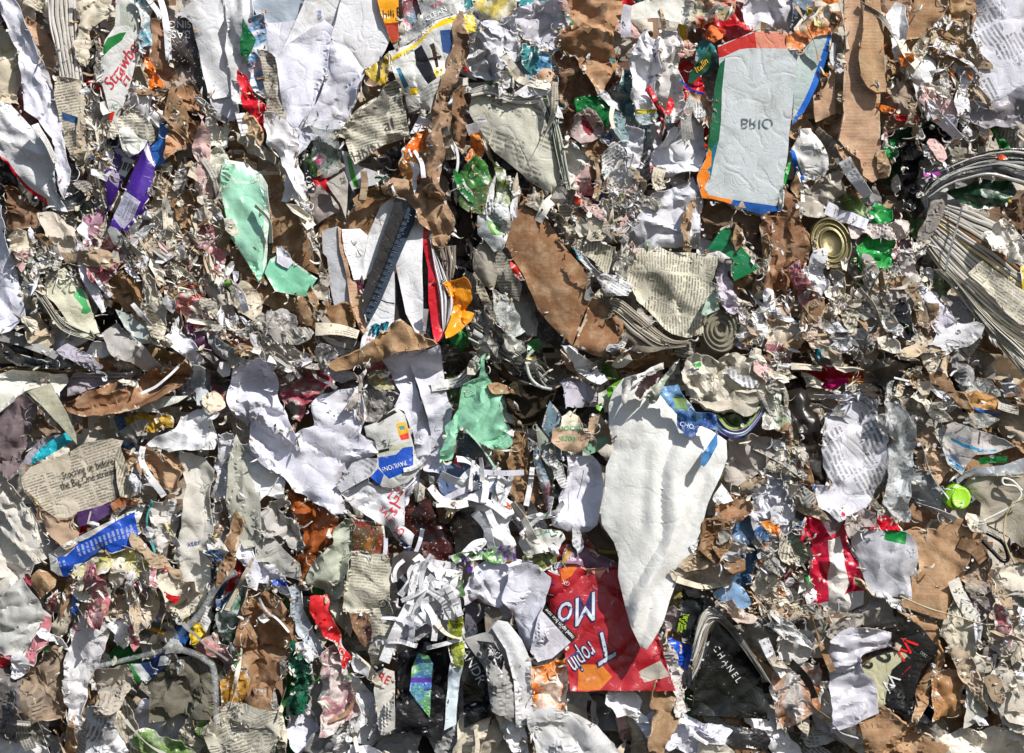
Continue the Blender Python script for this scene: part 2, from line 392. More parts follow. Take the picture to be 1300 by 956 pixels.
def tube(name, pts, r, d, m, parent=None, n=8, seg=8, conform=True):
    C = catmull(pts, n); BL = blurred(); V, F, U = [], [], []; N = len(C); L = 0
    Z = [max(d if len(p) < 3 else p[2], BL[cells(p[0], p[1])] + (r*.6 if conform else -99)) for p in C]
    for _ in range(4): Z = [(Z[max(i-1, 0)]+2*Z[i]+Z[min(i+1, N-1)])/4 for i in range(N)]
    for i, p in enumerate(C):
        t = C[min(i+1, N-1)]-C[max(i-1, 0)]; t = t[:2]/(np.hypot(*t[:2])+1e-6)
        if i: L += np.hypot(*(C[i]-C[i-1])[:2])
        for j in range(seg):
            a = 2*math.pi*j/seg
            V.append((p[0]-t[1]*r*math.cos(a), p[1]+t[0]*r*math.cos(a), Z[i]+r*math.sin(a))); U.append((L/100, j/seg*r*.06))
        if i:
            for j in range(seg):
                F.append(((i-1)*seg+j, (i-1)*seg+(j+1) % seg, i*seg+(j+1) % seg, i*seg+j))
    F.append(tuple(range(seg))); F.append(tuple((N-1)*seg+j for j in reversed(range(seg))))
    V = np.array(V); dr = V[:, 2].mean(); k = 1-dr*S/D; np.maximum.at(DM, cells(V[:, 0], V[:, 1]), V[:, 2])
    W = np.stack([(V[:, 0]-650)*S*k, -V[:, 2]*S, ZC+(478-V[:, 1])*S*k], 1)
    o, org = link(name, W, F, [mat(m)], None, U, parent)
    return {'o': o, '_o': org, 'k': k, 'V': W, 'F': F, 'd': dr, 'bvh': None}
def stack(name, A, Bp, n, d, cols, parent=None, hgt=4.0, bow=0, seed=None, res=7):
    """a bundle of pages seen on its edges: n ridges between polylines A and Bp; cols = list of (material, weight)"""
    rng = np.random.RandomState(seed or random.randrange(9999))
    a = catmull(A, 8); b = catmull(Bp, 8); m = max(len(a), len(b), 10)*1
    def rs(c):
        c = np.array(c); s = np.concatenate([[0], np.cumsum(np.hypot(*np.diff(c[:, :2], axis=0).T))]); t = np.linspace(0, s[-1], m)
        return np.stack([np.interp(t, s, c[:, 0]), np.interp(t, s, c[:, 1])], 1), s[-1]
    a, La = rs(a); b, Lb = rs(b)
    cut = np.sort(np.concatenate([[0, 1], rng.rand(n-1)])); cut = .5*cut+.5*np.linspace(0, 1, n+1)
    V, F, fm, U = [], [], [], []; ms = [mat(c) for c, _ in cols]; wts = np.array([x for _, x in cols], float); wts /= wts.sum()
    BL = blurred()
    for r in range(n):
        t0, t1 = cut[r], cut[r+1]; g = (t1-t0)*.14; hh = hgt*(rng.rand()*.9+.3); mi = rng.choice(len(ms), p=wts)
        e0, e1 = int(rng.rand()*1.6), m-int(rng.rand()*1.9); lo = rng.rand()*6.28; base = len(V); cnt = 0
        dd = (rng.rand()-.5)*hgt
        for i in range(e0, e1):
            z0 = d + bow*math.sin(math.pi*(r+.5)/n) + dd + hgt*.4*math.sin(lo+i*.35)
            for t, z in ((t0, -hgt), (t0+g, hh), ((t0+t1)/2, hh*1.15), (t1-g, hh*.9), (t1, -hgt)):
                w_ = t + (t1-t0)*.12*math.sin(lo+i*.5)
                p = a[i]*(1-w_)+b[i]*w_; V.append((p[0], p[1], z0+z)); U.append((i/m*La/100, w_*n/14+r*.37))
            if cnt:
                q = base+cnt*5
                for j in range(4): F.append((q+j-5, q+j-4, q+j+1, q+j)); fm.append(mi)
            cnt += 1
    V = np.array(V); dr = V[:, 2].mean(); k = 1-dr*S/D; np.maximum.at(DM, cells(V[:, 0], V[:, 1]), V[:, 2])
    W = np.stack([(V[:, 0]-650)*S*k, -V[:, 2]*S, ZC+(478-V[:, 1])*S*k], 1)
    f = F[len(F)//2+1]
    if np.cross(W[f[1]]-W[f[0]], W[f[2]]-W[f[0]])[1] > 0: F = [q[::-1] for q in F]
    o, org = link(name, W, F, ms, fm, U, parent, smooth=False)
    return {'o': o, '_o': org, 'k': k, 'V': W, 'F': F, 'd': dr, 'bvh': None}
def disc(name, x, y, r, d, m, prof, sq=1., ang=0, parent=None, tilt=.2, seg=40):
    """turned round thing facing out of the bale: prof = [(radius share, height)...]"""
    V, F, U = [], [], []; a0 = math.radians(ang)
    for i, (rr, hh) in enumerate(prof):
        for j in range(seg):
            t = 2*math.pi*j/seg; u, v = rr*r*math.cos(t), rr*r*sq*math.sin(t)
            X = x+u*math.cos(a0)-v*math.sin(a0); Y = y+u*math.sin(a0)+v*math.cos(a0)
            V.append((X, Y, d+hh+tilt*v)); U.append((X/100, Y/100))
            if i: F.append(((i-1)*seg+j, (i-1)*seg+(j+1) % seg, i*seg+(j+1) % seg, i*seg+j))
    F.append(tuple((len(prof)-1)*seg+j for j in range(seg)))
    V = np.array(V); dr = d; k = 1-dr*S/D; np.maximum.at(DM, cells(V[:, 0], V[:, 1]), V[:, 2])
    W = np.stack([(V[:, 0]-650)*S*k, -V[:, 2]*S, ZC+(478-V[:, 1])*S*k], 1)
    o, org = link(name, W, F, [mat(m)], None, U, parent)
    return {'o': o, '_o': org, 'k': k, 'V': W, 'F': F, 'd': dr, 'bvh': None}
# ---------------------------------------------------------------- the list of traced things
ITEMS = []; ORG = [0, 0]; Q = 3.939
def O(x, y, q=3.939):
    global Q
    ORG[0], ORG[1] = x, y; Q = q
def px(s):
    # things cut by the lower edge of the photograph go on for another 12 cm below it
    return [(ORG[0]+float(a)/Q, ORG[1]+(float(b)+(40+(int(float(a))*37 % 150) if ORG[1] == 640 and float(b) > 935 else 0))/Q) for a, b in (t.split(',') for t in s.split())]
def add(fn, name, label, cat, args, kw):
    it = dict(fn=fn, name=name, label=label, cat=cat, args=args, kw=kw, kids=[], lm=kw.pop('lm', None), group=kw.pop('group', None))
    par = kw.pop('on', None)
    (par['kids'] if par else ITEMS).append(it); return it
def s(name, cat, label, m, d, pts, pt=(), **kw):
    kw['patches'] = [(a, px(b)) for a, b in pt]
    return add('sheet', name, label, cat, (px(pts), d, m), kw)
def rb(name, cat, label, m, d, wd, pts, **kw): return add('ribbon', name, label, cat, (px(pts), wd*(2.3 if name == 'shredded_strip' else 1.25)/Q, d, m), kw)
def tb(name, cat, label, m, d, r, pts, **kw): return add('tube', name, label, cat, (px(pts), r, d, m), kw)
def stk(name, cat, label, d, n, A, B, cols, **kw): return add('stack', name, label, cat, (px(A), px(B), n, d, cols), kw)
def dc(name, cat, label, m, d, xy, r, prof, **kw):
    p = px(xy)[0]; return add('disc', name, label, cat, (p[0], p[1], r, d, m, prof), kw)
def t(it, txt, x, y, size, ang, ink, **kw):
    it['kids'].append(dict(fn='text', args=(txt, ORG[0]+x/Q, ORG[1]+y/Q, size/Q, ang, ink), kw=kw))
FN = dict(sheet=lambda n, a, k: sheet(n, *a, **k), ribbon=lambda n, a, k: ribbon(n, *a, **k), tube=lambda n, a, k: tube(n, *a, **k),
          stack=lambda n, a, k: stack(n, *a, **k), disc=lambda n, a, k: disc(n, *a, **k))
def make(it, parent=None):
    if it['fn'] == 'text': lettering(parent, *it['args'], **it['kw']); return
    kw = dict(it['kw'])
    if parent: kw['parent'] = parent
    H = FN[it['fn']](it['name'], it['args'], kw)
    if not parent: tag(H['o'], it['label'], it['cat'], it['group'])
    elif it['label']: H['o']['label'] = it['label']
    root = parent or H
    for k in it['kids']: make(k, H if k['fn'] == 'text' else root)
    return H
# ================================================================ top row, left
O(0, 0)
s('crumpled_paper', 'paper', 'dirty cream crumpled paper lump at the upper left corner edge', 'p:#cfc4ae', -6, '-60,120 40,120 70,220 115,330 105,470 95,535 20,520 -60,470', amp=7, wl=22, rag=4)
s('cardboard_piece', 'cardboard', 'narrow torn brown board wedged beside the long lavender-white sheet', 'B', -12, '130,90 200,130 290,250 290,330 240,420 200,260 150,170', amp=4, rag=3)
s('paper_sheet', 'paper', 'long lavender-white sheet hanging diagonally at the far upper left', 'L', 8, '-10,-60 60,-30 110,60 190,235 240,370 285,540 330,740 355,900 330,1000 290,930 270,690 190,600 125,545 95,330 40,140 0,40', amp=6, wl=30, st=3.5, pleat=6, pw=16, fa=-68, rag=1, tilt=(0, -.02), lm='long lavender-white sheet')
s('paper_sheet', 'paper', 'white sheet with a bright red lower edge below the long lavender sheet', 'W', 12, '-60,500 60,520 130,600 200,690 280,790 285,960 340,1060 260,1045 150,970 60,870 0,780 -60,700', [('g:#c8102e', '0,775 40,810 110,900 170,960 225,990 232,1042 195,1030 130,985 60,905 0,800')], amp=5, wl=34, st=2.5, fa=-50, rag=1.5, lm='red-edged white sheet')
stk('newspaper_bundle', 'newspaper', 'upright folded newspaper bundle with pale page edges near the top left', 6, 7, '238,-40 245,110 285,280 300,400', '375,-40 385,140 395,280 415,420', [('e:#d8d4cf,#b8b2aa', 2), ('p:#d5d0c8', 1)], hgt=3.5, lm='upright newspaper bundle')
s('newspaper_page', 'newspaper', 'dirty folded newspaper end with a blue block below the upright page edges', 'n:#c9c0ae', 8, '275,380 400,400 425,520 410,600 360,800 325,720 300,600 265,470', [('p:#38557f', '310,560 392,585 384,622 312,600')], amp=3, wl=30, uvang=10, lm='folded newspaper end')
t(ITEMS[-1], 'ORCH', 345, 655, 44, 180, '#55504a')
s('paper_sheet', 'paper', 'narrow soiled grey paper fold right of the folded newspaper end', 'p:#b9ac98', 9, '400,560 430,600 442,780 415,830 372,830 365,790', amp=4, wl=20)
s('newspaper_page', 'newspaper', 'dark narrow page edge strips right of the upright newspaper bundle', 'p:#3a3632', -8, '395,200 470,190 480,300 465,440 425,450 400,330', amp=5, wl=14, st=3, fa=-85)
s('crumpled_paper', 'paper', 'thick crumpled cream wad hanging beside the upright newspaper bundle at the top', 'p:#dbd2c0', 10, '395,-40 570,-40 560,60 540,110 470,130 440,200 495,185 430,255 432,325 385,290 375,200 400,100', amp=7, wl=26, rag=3, lm='cream wad')
s('drink_carton', 'carton', 'flattened white strawberry carton with red script and green leaf print', 'p:#e4e3e0', 14, '580,-40 690,-40 695,120 705,240 665,370 620,520 590,600 550,625 545,540 500,400 505,290 530,200 575,130',
  [('g:#1d7a36', '540,190 600,165 632,160 610,200 560,240 512,285 518,230'), ('g:#d8321f', '538,555 575,560 560,610 548,622'), ('p:#c9cfc4', '600,20 690,20 690,150 640,150 600,120')], amp=2.5, wl=60, rag=.8, th=1.2, lm='strawberry carton')
t(ITEMS[-1], 'Strawbe', 605, 335, 92, 57, '#cf2438', shear=.35, sx=.82, curve=.02)
t(ITEMS[-1], 'Fi', 625, 405, 75, 57, '#cf2438', shear=.3)
t(ITEMS[-1], 'NIC', 562, 532, 34, -8, '#2d8a4a')
s('wrapper', 'wrapper', 'torn pale teal printed wrapper hanging right of the strawberry carton', 'x:#d7e2e4,#4b8ca0,#e8ecec,#2b5f7a', 16, '680,-40 755,-20 760,225 725,235 715,290 690,240 680,180 700,100', amp=4, wl=24, rag=3, lm='pale teal wrapper')
rb('paper_strip', 'paper strip', 'twisted white paper strip dangling beside the dark upside-down page', 'W', 20, 26, '790,-40 820,60 835,150 840,230 845,300', lm='twisted white strip')
rb('paper_strip', 'paper strip', 'short white paper strip curling down at the top beside the teal wrapper', 'W', 19, 22, '725,-30 760,20 790,60 805,95')
s('cardboard_piece', 'cardboard', 'shaded brown board behind the twisted white strip', 'K', -12, '700,90 850,120 880,400 800,520 740,430 700,280', amp=6, wl=34)
s('wrapper', 'wrapper', 'bright orange torn foil wrapper right of the strawberry carton', 'g:#e0741c', 0, '715,270 760,290 800,370 820,430 760,440 770,500 735,450 720,380', amp=6, wl=20, rag=3)
s('magazine_page', 'magazine', 'dark magazine page with upside-down white lettering under the white flap', 'x:#1d1a1a,#3a3130,#7a6a64', 4, '840,80 970,80 1000,260 1050,480 1010,500 930,350 860,290 850,180', amp=3, wl=50, rag=1.5, lm='upside-down dark page')
t(ITEMS[-1], 'BAS', 905, 170, 58, 180, '#d8d4d0'); t(ITEMS[-1], 'SING', 900, 120, 52, 180, '#d8d4d0')
s('crumpled_paper', 'paper', 'dirty torn brown-grey paper tatters below the upside-down dark page', 'p:#a8988a', -4, '850,290 930,340 1040,500 1080,590 980,570 890,540 800,500 790,440 870,400', amp=9, wl=18, rag=5)
s('cardboard_piece', 'cardboard', 'crushed tan board above the small blue tab', 'p:#a07a5c', 2, '780,440 900,430 1000,480 1010,560 900,580 770,540', amp=8, wl=22, rag=4)
s('crumpled_paper', 'paper', 'white crumpled paper with faint red dots below the strawberry carton', 'p:#e2dfe2', 6, '650,390 700,430 760,500 780,560 900,530 905,550 800,620 720,600 640,560 600,540', amp=6, wl=22, rag=3)
s('newspaper_page', 'newspaper', 'rounded crumpled newsprint scrap capping the purple wrapper', 'n:#cfcabb', 14, '560,620 640,540 700,560 760,620 775,690 720,760 680,700 600,690 540,700', amp=5, wl=30, lm='rounded newsprint scrap')
s('wrapper', 'wrapper', 'purple product wrapper with a barcode panel and small white print', 'g:#3a1c6e', 8, '590,690 660,740 700,770 660,830 620,900 570,990 540,1060 530,1000 525,870 560,760',
  [('p:#c8c8c4', '615,785 680,805 645,895 590,870'), ('p:#a9a0b8', '560,840 600,880 590,940 545,900')], amp=3, wl=40, rag=1, lm='purple barcode wrapper')
for i in range(9): t(ITEMS[-1], 'I' if i % 3 else 'll', 612+8*i, 830+i*2.5, 62, -20, '#1d1b20')
for i in range(4): t(ITEMS[-1], 'ingredients water', 598+10*i, 745+14*i, 16, -32, '#d8d4e4')
s('plastic_bag', 'wrapper', 'glossy purple pouch with a silver-grey nutrition panel', 'g:#44208a', 18, '700,775 740,700 775,830 765,900 750,980 720,1060 690,1080 640,1150 600,1180 565,1235 540,1190 560,1100 600,1020 640,900',
  [('p:#b9b9cc', '622,950 705,1010 660,1100 615,1150 575,1100 560,1060'), ('p:#e8e8ea', '735,715 772,838 740,800 718,750')], amp=3, wl=50, bul=9, rag=.8, lm='purple pouch')
for i in range(7): t(ITEMS[-1], 'protein 2g fat 8%', 650-6*i, 1000+14*i, 15, -37, '#5a5870')
s('crumpled_paper', 'paper', 'small white folded flap resting on the purple barcode wrapper', 'p:#e2e2dc', 22, '600,650 650,640 690,690 740,700 700,770 640,780 610,730', amp=5, wl=22)
s('plastic_tab', 'plastic', 'small flat bright blue plastic tab beside the brown crumpled paper', 'g:#1b5aa6', 12, '800,615 850,600 840,700 820,830 750,830 750,740 790,700', amp=1.5, rag=.5, th=1.5, lm='blue tab')
s('kraft_paper', 'paper', 'crumpled brown kraft paper lump right of the small blue tab', 'k:#b07c55', 14, '850,640 900,600 980,630 1020,690 960,710 900,750 830,800 830,720', amp=9, wl=24, rag=2, lm='kraft lump')
s('paper_sheet', 'paper', 'large white sheet folded over the upside-down dark page at the top', 'W', 16, '880,70 960,10 1010,-40 1110,-40 1120,100 1090,170 1130,350 1150,480 1070,500 1040,470 1000,300 960,120 930,90', amp=3, wl=60, fa=-60, rag=1, lm='folded white top sheet')
s('paper_sheet', 'paper', 'smooth lavender-white sheet in the shade below the folded white top sheet', 'L', 12, '1040,420 1100,410 1160,430 1190,560 1160,600 1090,600 1060,520', amp=4, wl=28)
s('plastic_film', 'plastic film', 'vertical white plastic sleeve with green and red print near the top left', 'b:#dcdcde', 24, '1110,-40 1240,-40 1250,60 1225,180 1215,290 1190,350 1200,560 1190,600 1150,400 1130,200', amp=5, wl=34, st=3, fa=-80, rag=1, lm='white plastic sleeve')
s('wrapper', 'wrapper', 'dark green glossy leaf-shaped print peeking from the white plastic sleeve', 'g:#17633a', 30, '1220,85 1240,150 1275,200 1260,260 1235,300 1205,270 1205,190', amp=4, wl=20, rag=1)
s('wrapper', 'wrapper', 'bright red glossy wrapper twisted beside the white plastic sleeve', 'g:#cf2030', 26, '1185,345 1240,390 1270,470 1320,520 1330,640 1290,680 1265,640 1245,560 1215,540 1200,440', amp=6, wl=26, rag=2, lm='twisted red wrapper')
s('plastic_film', 'plastic film', 'translucent film with blue and pink print hanging above the twisted red wrapper', 'x:#dfe2ea,#e4e6ee,#2a86b8,#e8d0da,#dfe2ea', 18, '1240,100 1330,60 1330,500 1270,450 1240,330 1250,200', amp=5, wl=26)
s('crumpled_paper', 'paper', 'curled cream-white paper scraps tangled around the green garden leaf', 'p:#d9d6cc', 4, '1020,530 1060,560 1090,640 1150,620 1160,700 1110,760 1060,730 1040,650', amp=7, wl=18, rag=5)
s('crumpled_paper', 'paper', 'round yellowish-white crumpled tissue above the mint green sheet', 'p:#dcdccd', 12, '960,810 1040,760 1100,740 1130,790 1110,880 1130,940 1040,960 980,900', amp=6, wl=26, rag=3, lm='yellowish tissue')
s('cardboard_piece', 'cardboard', 'tan torn board block under the twisted red wrapper', 'B', 2, '1165,790 1230,780 1280,810 1290,890 1230,905 1185,850', amp=4, wl=24, th=3)
# ================================================================ top row, centre-left
O(325, 0)
s('plastic_film', 'plastic film', 'grey-blue clear plastic sheet stretched across the top beside the big white sheets', 'b:#b9c4d0', 2, '-30,-50 320,-50 270,60 180,150 140,240 100,280 60,250 30,120 -40,-20', amp=4, wl=50, rag=1, lm='grey-blue film')
s('paper_sheet', 'paper', 'broad white sheet with blue lettering standing at the top centre', 'p:#e8e8ea', 8, '260,-50 500,-50 490,60 420,200 380,140 350,100 250,200 120,270 190,130', amp=3, wl=60, rag=1, lm='broad white sheet')
t(ITEMS[-1], 'Pay', 318, 70, 34, -60, '#2a62a8', shear=.3)
s('paper_sheet', 'paper', 'largest smooth white sheet reaching the top edge left of the orange chilli label', 'p:#e2e2e6', 14, '440,-50 600,-50 632,60 672,200 650,250 610,310 540,345 490,300 430,240 375,190 405,90', amp=3, wl=70, rag=1, lm='largest white sheet')
s('paper_sheet', 'paper', 'pointed lavender-white sheet folded down the middle of the upper left', 'L', 22, '340,90 385,130 372,220 360,330 330,420 280,540 210,640 240,680 290,690 260,740 210,780 215,680 150,600 110,380 98,290 160,220 250,150', amp=4, wl=60, rag=1, fa=60, lm='pointed lavender sheet')
s('paper_sheet', 'paper', 'creased bluish-white sheet between the pointed lavender sheet and the torn headline newspaper', 'L', 20, '372,200 420,190 500,290 545,350 520,420 500,500 450,600 430,640 350,640 280,620 240,640 300,520 350,400', amp=6, wl=34, rag=1.5, lm='creased bluish sheet')
s('paper_sheet', 'paper', 'shaded wide white sheet lying behind the pointed lavender sheet and the creased bluish sheet', 'L', 7, '20,120 200,100 420,90 600,150 560,330 500,500 430,640 300,700 200,720 110,600 60,400', amp=4, wl=50, rag=1, lm='shaded backing sheet')
s('paper_sheet', 'paper', 'shaded white sheet behind the white plastic sleeve near the top left', 'W', 2, '-310,-50 -20,-50 0,200 20,420 -60,520 -180,480 -250,300 -290,120', amp=4, wl=44, rag=1)
s('crumpled_paper', 'paper', 'narrow weathered newsprint strip with dark stains left of the pointed lavender sheet', 'n:#b8b0a2', 24, '0,250 60,255 95,290 100,390 110,470 150,600 110,590 60,550 40,420 30,300', amp=5, wl=18, rag=2)
s('crumpled_paper', 'paper', 'white crumpled paper strip falling beside the open brown board', 'p:#e0dee2', 26, '40,560 130,590 215,660 210,790 240,900 262,1020 200,960 160,880 110,760 60,720 40,640', amp=6, wl=26, st=2.5, fa=-60, rag=2, lm='falling white strip')
s('magazine_page', 'magazine', 'green leaf photo page with a pink flower under clear film', 'x:#1e3a1c,#3f6a2a,#16261a,#547a40', -2, '280,690 320,680 400,730 420,800 330,870 260,900 210,830 240,770', [('p:#d0407a', '290,780 335,780 330,825 300,820')], amp=4, wl=30)
s('plastic_film', 'plastic film', 'crinkled clear film draped over the green leaf photo page', 'f:#e8eef2', 26, '250,600 400,590 450,640 410,680 440,760 400,860 330,880 270,790 290,690', amp=7, wl=20, rag=2, lm='clear crinkled film')
s('wrapper', 'label', 'yellow-orange chilli label with black letters at the top centre', 'g:#f0a616', 18, '595,-40 720,-40 738,80 712,110 715,200 680,215 655,160 640,110 625,70', [('g:#b8432a', '645,115 712,112 715,200 680,215 655,160'), ('g:#3a1c14', '712,-40 745,-40 790,130 745,170 715,110')], amp=2, wl=50, rag=.8, lm='orange chilli label')
t(ITEMS[-1], 'hili', 663, 75, 66, 4, '#17120e', sx=.8); t(ITEMS[-1], 'B', 716, 62, 70, 4, '#17120e', sx=.7)
s('magazine_page', 'magazine', 'blue and red printed scrap right of the orange chilli label', 'x:#a8c4cc,#b83028,#5f8fa2,#dcdcdc', 12, '720,10 770,-30 850,-40 850,60 800,130 760,170 735,110', amp=3, wl=24)
s('newspaper_page', 'newspaper', 'grey advertising page with bold white words at the top centre', 'x:#c4c6c8,#8e9194,#dddddd,#a5a8ac', 16, '790,-40 1040,-40 1050,60 960,80 880,110 800,190 700,250 680,220 770,150 830,70', amp=3, wl=34, rag=1.4)
t(ITEMS[-1], 'CLEAN', 900, 70, 38, 28, '#f0f0f0'); t(ITEMS[-1], 'TAB', 905, 25, 32, 30, '#c8324a')
s('sales_flyer', 'flyer', 'white electronics flyer with a yellow band, phones and yellow price tags', 'p:#dcdcd8', 24, '665,260 760,225 840,150 900,100 1010,65 1060,60 1050,230 1000,400 940,460 880,560 820,540 760,560 745,480 700,400 668,320',
  [('g:#ecc718', '668,290 760,240 830,185 860,150 930,100 1010,75 1010,108 940,128 885,150 850,185 820,215 760,265 672,312'), ('g:#232226', '792,250 832,222 905,395 862,425 800,330'), ('p:#3a2a24', '868,225 892,215 915,340 905,350 880,250'),
   ('g:#e4c41c', '892,345 940,328 944,370 900,386'), ('p:#3d5c96', '922,155 978,150 985,280 935,260'), ('g:#1f6a8e', '700,345 722,338 765,430 742,440'), ('g:#d0b01c', '770,445 810,440 812,470 775,475')], amp=4, wl=44, bul=6, rag=1.5, lm='electronics flyer')
t(ITEMS[-1], '8BAG', 815, 175, 44, 32, '#f4f4f4'); t(ITEMS[-1], 'ONLY 2 DAYS', 740, 270, 22, 26, '#3a3418'); t(ITEMS[-1], '69', 918, 357, 32, 15, '#1c1a14'); t(ITEMS[-1], '1', 890, 290, 100, -78, '#4a2e26')
for i in range(4): t(ITEMS[-1], 'talk text 200 minutes', 875+4*i, 430+17*i, 15, 25, '#605d58')
s('newspaper_page', 'newspaper', 'narrow yellow and grey folded flyer edge left of the electronics flyer', 'x:#d8d8d4,#e0be20,#8a8884', 22, '550,360 620,290 665,260 672,360 650,430 610,430 580,400', amp=5, wl=18, rag=2)
s('plastic_film', 'plastic film', 'yellow and white plastic bag folds along the top edge right of the kraft cord', 'x:#dcdccc,#d8c24a,#e8e8e0,#c4aa38', 12, '1050,-50 1300,-50 1310,60 1240,100 1180,130 1120,90 1100,40', amp=5, wl=36, st=2.5, fa=60, lm='yellow-white bag folds')
s('wrapper', 'wrapper', 'small yellow cup-shaped scrap right of the kraft cord top', 'g:#d8c552', 26, '1040,80 1080,60 1100,120 1098,160 1060,172 1040,120', amp=3, bul=5, rag=1)
s('newspaper_page', 'newspaper', 'torn cream newspaper with broken black headline letters in the upper centre', 'n:#cfcab9', 26, '400,680 450,620 520,560 600,500 640,440 700,405 720,420 730,500 750,580 770,690 700,710 640,720 580,770 500,825 480,790 450,690', [('p:#55504f', '505,828 560,775 640,722 740,695 745,715 660,760 600,860 560,900 520,870')], amp=6, wl=34, rag=2, uvang=12, lm='torn headline newspaper')
t(ITEMS[-1], 'HNN', 555, 765, 80, 20, '#4a4542', sx=.85); t(ITEMS[-1], 'al', 665, 625, 90, 12, '#4a4542')
s('newspaper_page', 'newspaper', 'blue-edged cream newspaper roll above the torn headline newspaper', 'p:#cfc6b4', 24, '440,610 520,540 600,480 615,500 560,560 470,620', [('g:#2a64b4', '475,565 530,488 540,500 490,565')], amp=3, wl=20)
s('plastic_film', 'plastic film', 'dark grey-black plastic tatters below the torn headline newspaper', 'g:#2a282a', 6, '590,800 680,730 760,700 770,760 720,830 660,890 610,900', amp=8, wl=20, rag=3)
s('carton', 'carton', 'white carton corner with a green stripe under the torn headline newspaper', 'p:#d8dade', 16, '430,755 470,760 520,830 600,860 640,880 600,920 480,950 450,870', [('g:#3f9a2c', '455,780 472,785 515,935 490,935 470,880')], amp=1.5, rag=.8, th=2, lm='green-striped carton')
s('wrapper', 'wrapper', 'fiery orange crumpled foil wrapper beside the kraft cord', 'x:#c83c0a,#f0781c,#f8c070,#a82c08', 18, '800,660 870,640 880,700 850,790 800,900 770,920 735,860 740,760 770,700', amp=9, wl=18, rag=4, lm='fiery orange foil')
s('paper_sheet', 'paper', 'small lavender triangular paper above the fiery orange foil', 'L', 12, '820,570 870,600 880,640 800,660 775,670', amp=2)
s('kraft_paper', 'paper', 'long twisted brown kraft paper running down from the top centre', 'k:#8c6a50', 36, '1010,40 1040,50 1045,120 1065,220 1055,290 1000,400 970,500 970,620 940,740 920,850 940,960 960,1010 900,1000 830,920 815,880 850,760 880,560 900,450 960,330 985,150', amp=9, wl=30, st=5, pleat=8, pw=12, fa=72, rag=1.5, drop=8, lm='twisted kraft cord')
s('kraft_paper', 'paper', 'shaded brown board flap right of the twisted kraft cord', 'k:#8e6446', 4, '985,470 1030,430 1050,520 1060,640 1040,760 1000,740 970,640', amp=6, wl=30, st=2)
rb('plastic_strip', 'strapping', 'curved grey-white plastic band beside the twisted kraft cord', 'g:#c8ccd0', 14, 12, '950,670 1000,740 1010,820 990,920 1000,980')
s('wrapper', 'wrapper', 'orange-brown crumpled wrapper above the green mountain photo', 'x:#a8581c,#d8863a,#6a3a18', 10, '1070,640 1120,640 1150,740 1130,780 1070,840 1040,800 1075,740', amp=6, wl=18)
s('magazine_page', 'magazine', 'crumpled glossy photo of green hills right of the twisted kraft cord', 'x:#1e4a24,#4a8a3c,#2a3a26,#8aa884', 22, '1000,900 1060,820 1100,765 1160,830 1180,900 1200,1000 1165,1080 1080,1060 1010,1010', amp=5, wl=26, rag=1, lm='green hills photo')
s('magazine_page', 'magazine', 'olive-green wrapped foil packet with white edge beside the green hills photo', 'x:#3a5220,#8a9a50,#d8dcd0,#2c3a1c', 18, '1185,800 1240,850 1290,930 1300,1000 1260,1110 1220,1130 1190,1010 1200,900', amp=7, wl=20)
s('plastic_bag', 'plastic bag', 'crumpled lavender-white plastic bag above the grey magazine stack', 'b:#dcdce2', 20, '1080,180 1150,150 1230,90 1310,70 1310,290 1240,330 1200,420 1130,390 1060,380 1050,330 1120,290 1150,240 1110,230', amp=9, wl=22, rag=3, lm='crumpled lavender bag')
s('crumpled_paper', 'paper', 'torn white scrap dangling over the top of the grey magazine stack', 'p:#dcdce0', 26, '1190,370 1280,350 1290,440 1240,450 1250,510 1210,500 1195,440', amp=6, wl=16, rag=4)
# ================================================================ top row, centre-right
O(650, 0)
s('crumpled_paper', 'paper', 'lavender-white crumpled plastic and paper left of the large top brown board', 'b:#d6d4dc', 14, '-10,60 60,20 130,0 260,20 250,60 310,100 260,170 215,255 150,250 100,200 30,170', amp=9, wl=24, rag=3, lm='lavender crumpled plastic')
s('wrapper', 'wrapper', 'blue and white picture scrap above the grey magazine stack', 'x:#dde4e8,#3a8cc0,#c8d8e0,#a84a3a', 8, '-80,270 20,270 130,290 160,250 180,330 130,390 60,400 -20,430 -60,380', amp=8, wl=18, rag=4)
s('cardboard_piece', 'cardboard', 'curled tan board strip lying above the grey magazine stack', 'B', 14, '0,460 80,420 160,350 200,360 180,410 120,440 60,470', amp=5, rag=3)
s('magazine', 'magazine', 'thick grey magazine with curled pages and rows of small print', 't:#c4c2b4', 16, '-200,460 -100,450 0,490 100,490 155,560 190,640 215,760 245,900 250,960 170,960 80,900 0,830 -90,760 -170,640 -215,560', amp=3, wl=60, bul=8, uvang=-22, rag=1, th=2, lm='grey magazine')
mg = ITEMS[-1]
stk('pages', None, None, 24, 6, '-215,450 -120,425 0,470 170,440', '-200,485 -100,470 -10,515 150,520', [('e:#e4e2dc,#b8b4ac', 1)], hgt=2.2, on=mg)
stk('pages', None, None, 22, 5, '140,460 190,600 215,740 262,940', '190,430 215,560 262,740 300,960', [('e:#c8c8bc,#8c9080', 2), ('p:#2a4a34', 1)], hgt=2.2, on=mg)
s('paper_sheet', 'paper', 'bright white torn page edge lifting off the grey magazine', 'W', 30, '0,470 80,430 170,395 200,450 225,530 258,590 215,570 180,470 120,480 60,490', amp=4, wl=30, rag=3)
s('cardboard_piece', 'cardboard', 'largest crushed brown board hanging from the top edge', 'k:#a8764e', 20, '240,-50 545,-50 555,100 520,140 525,290 540,330 450,470 430,480 330,300 260,270 215,200 230,150 310,110', amp=11, wl=40, st=1.8, rag=3, lm='large top brown board')
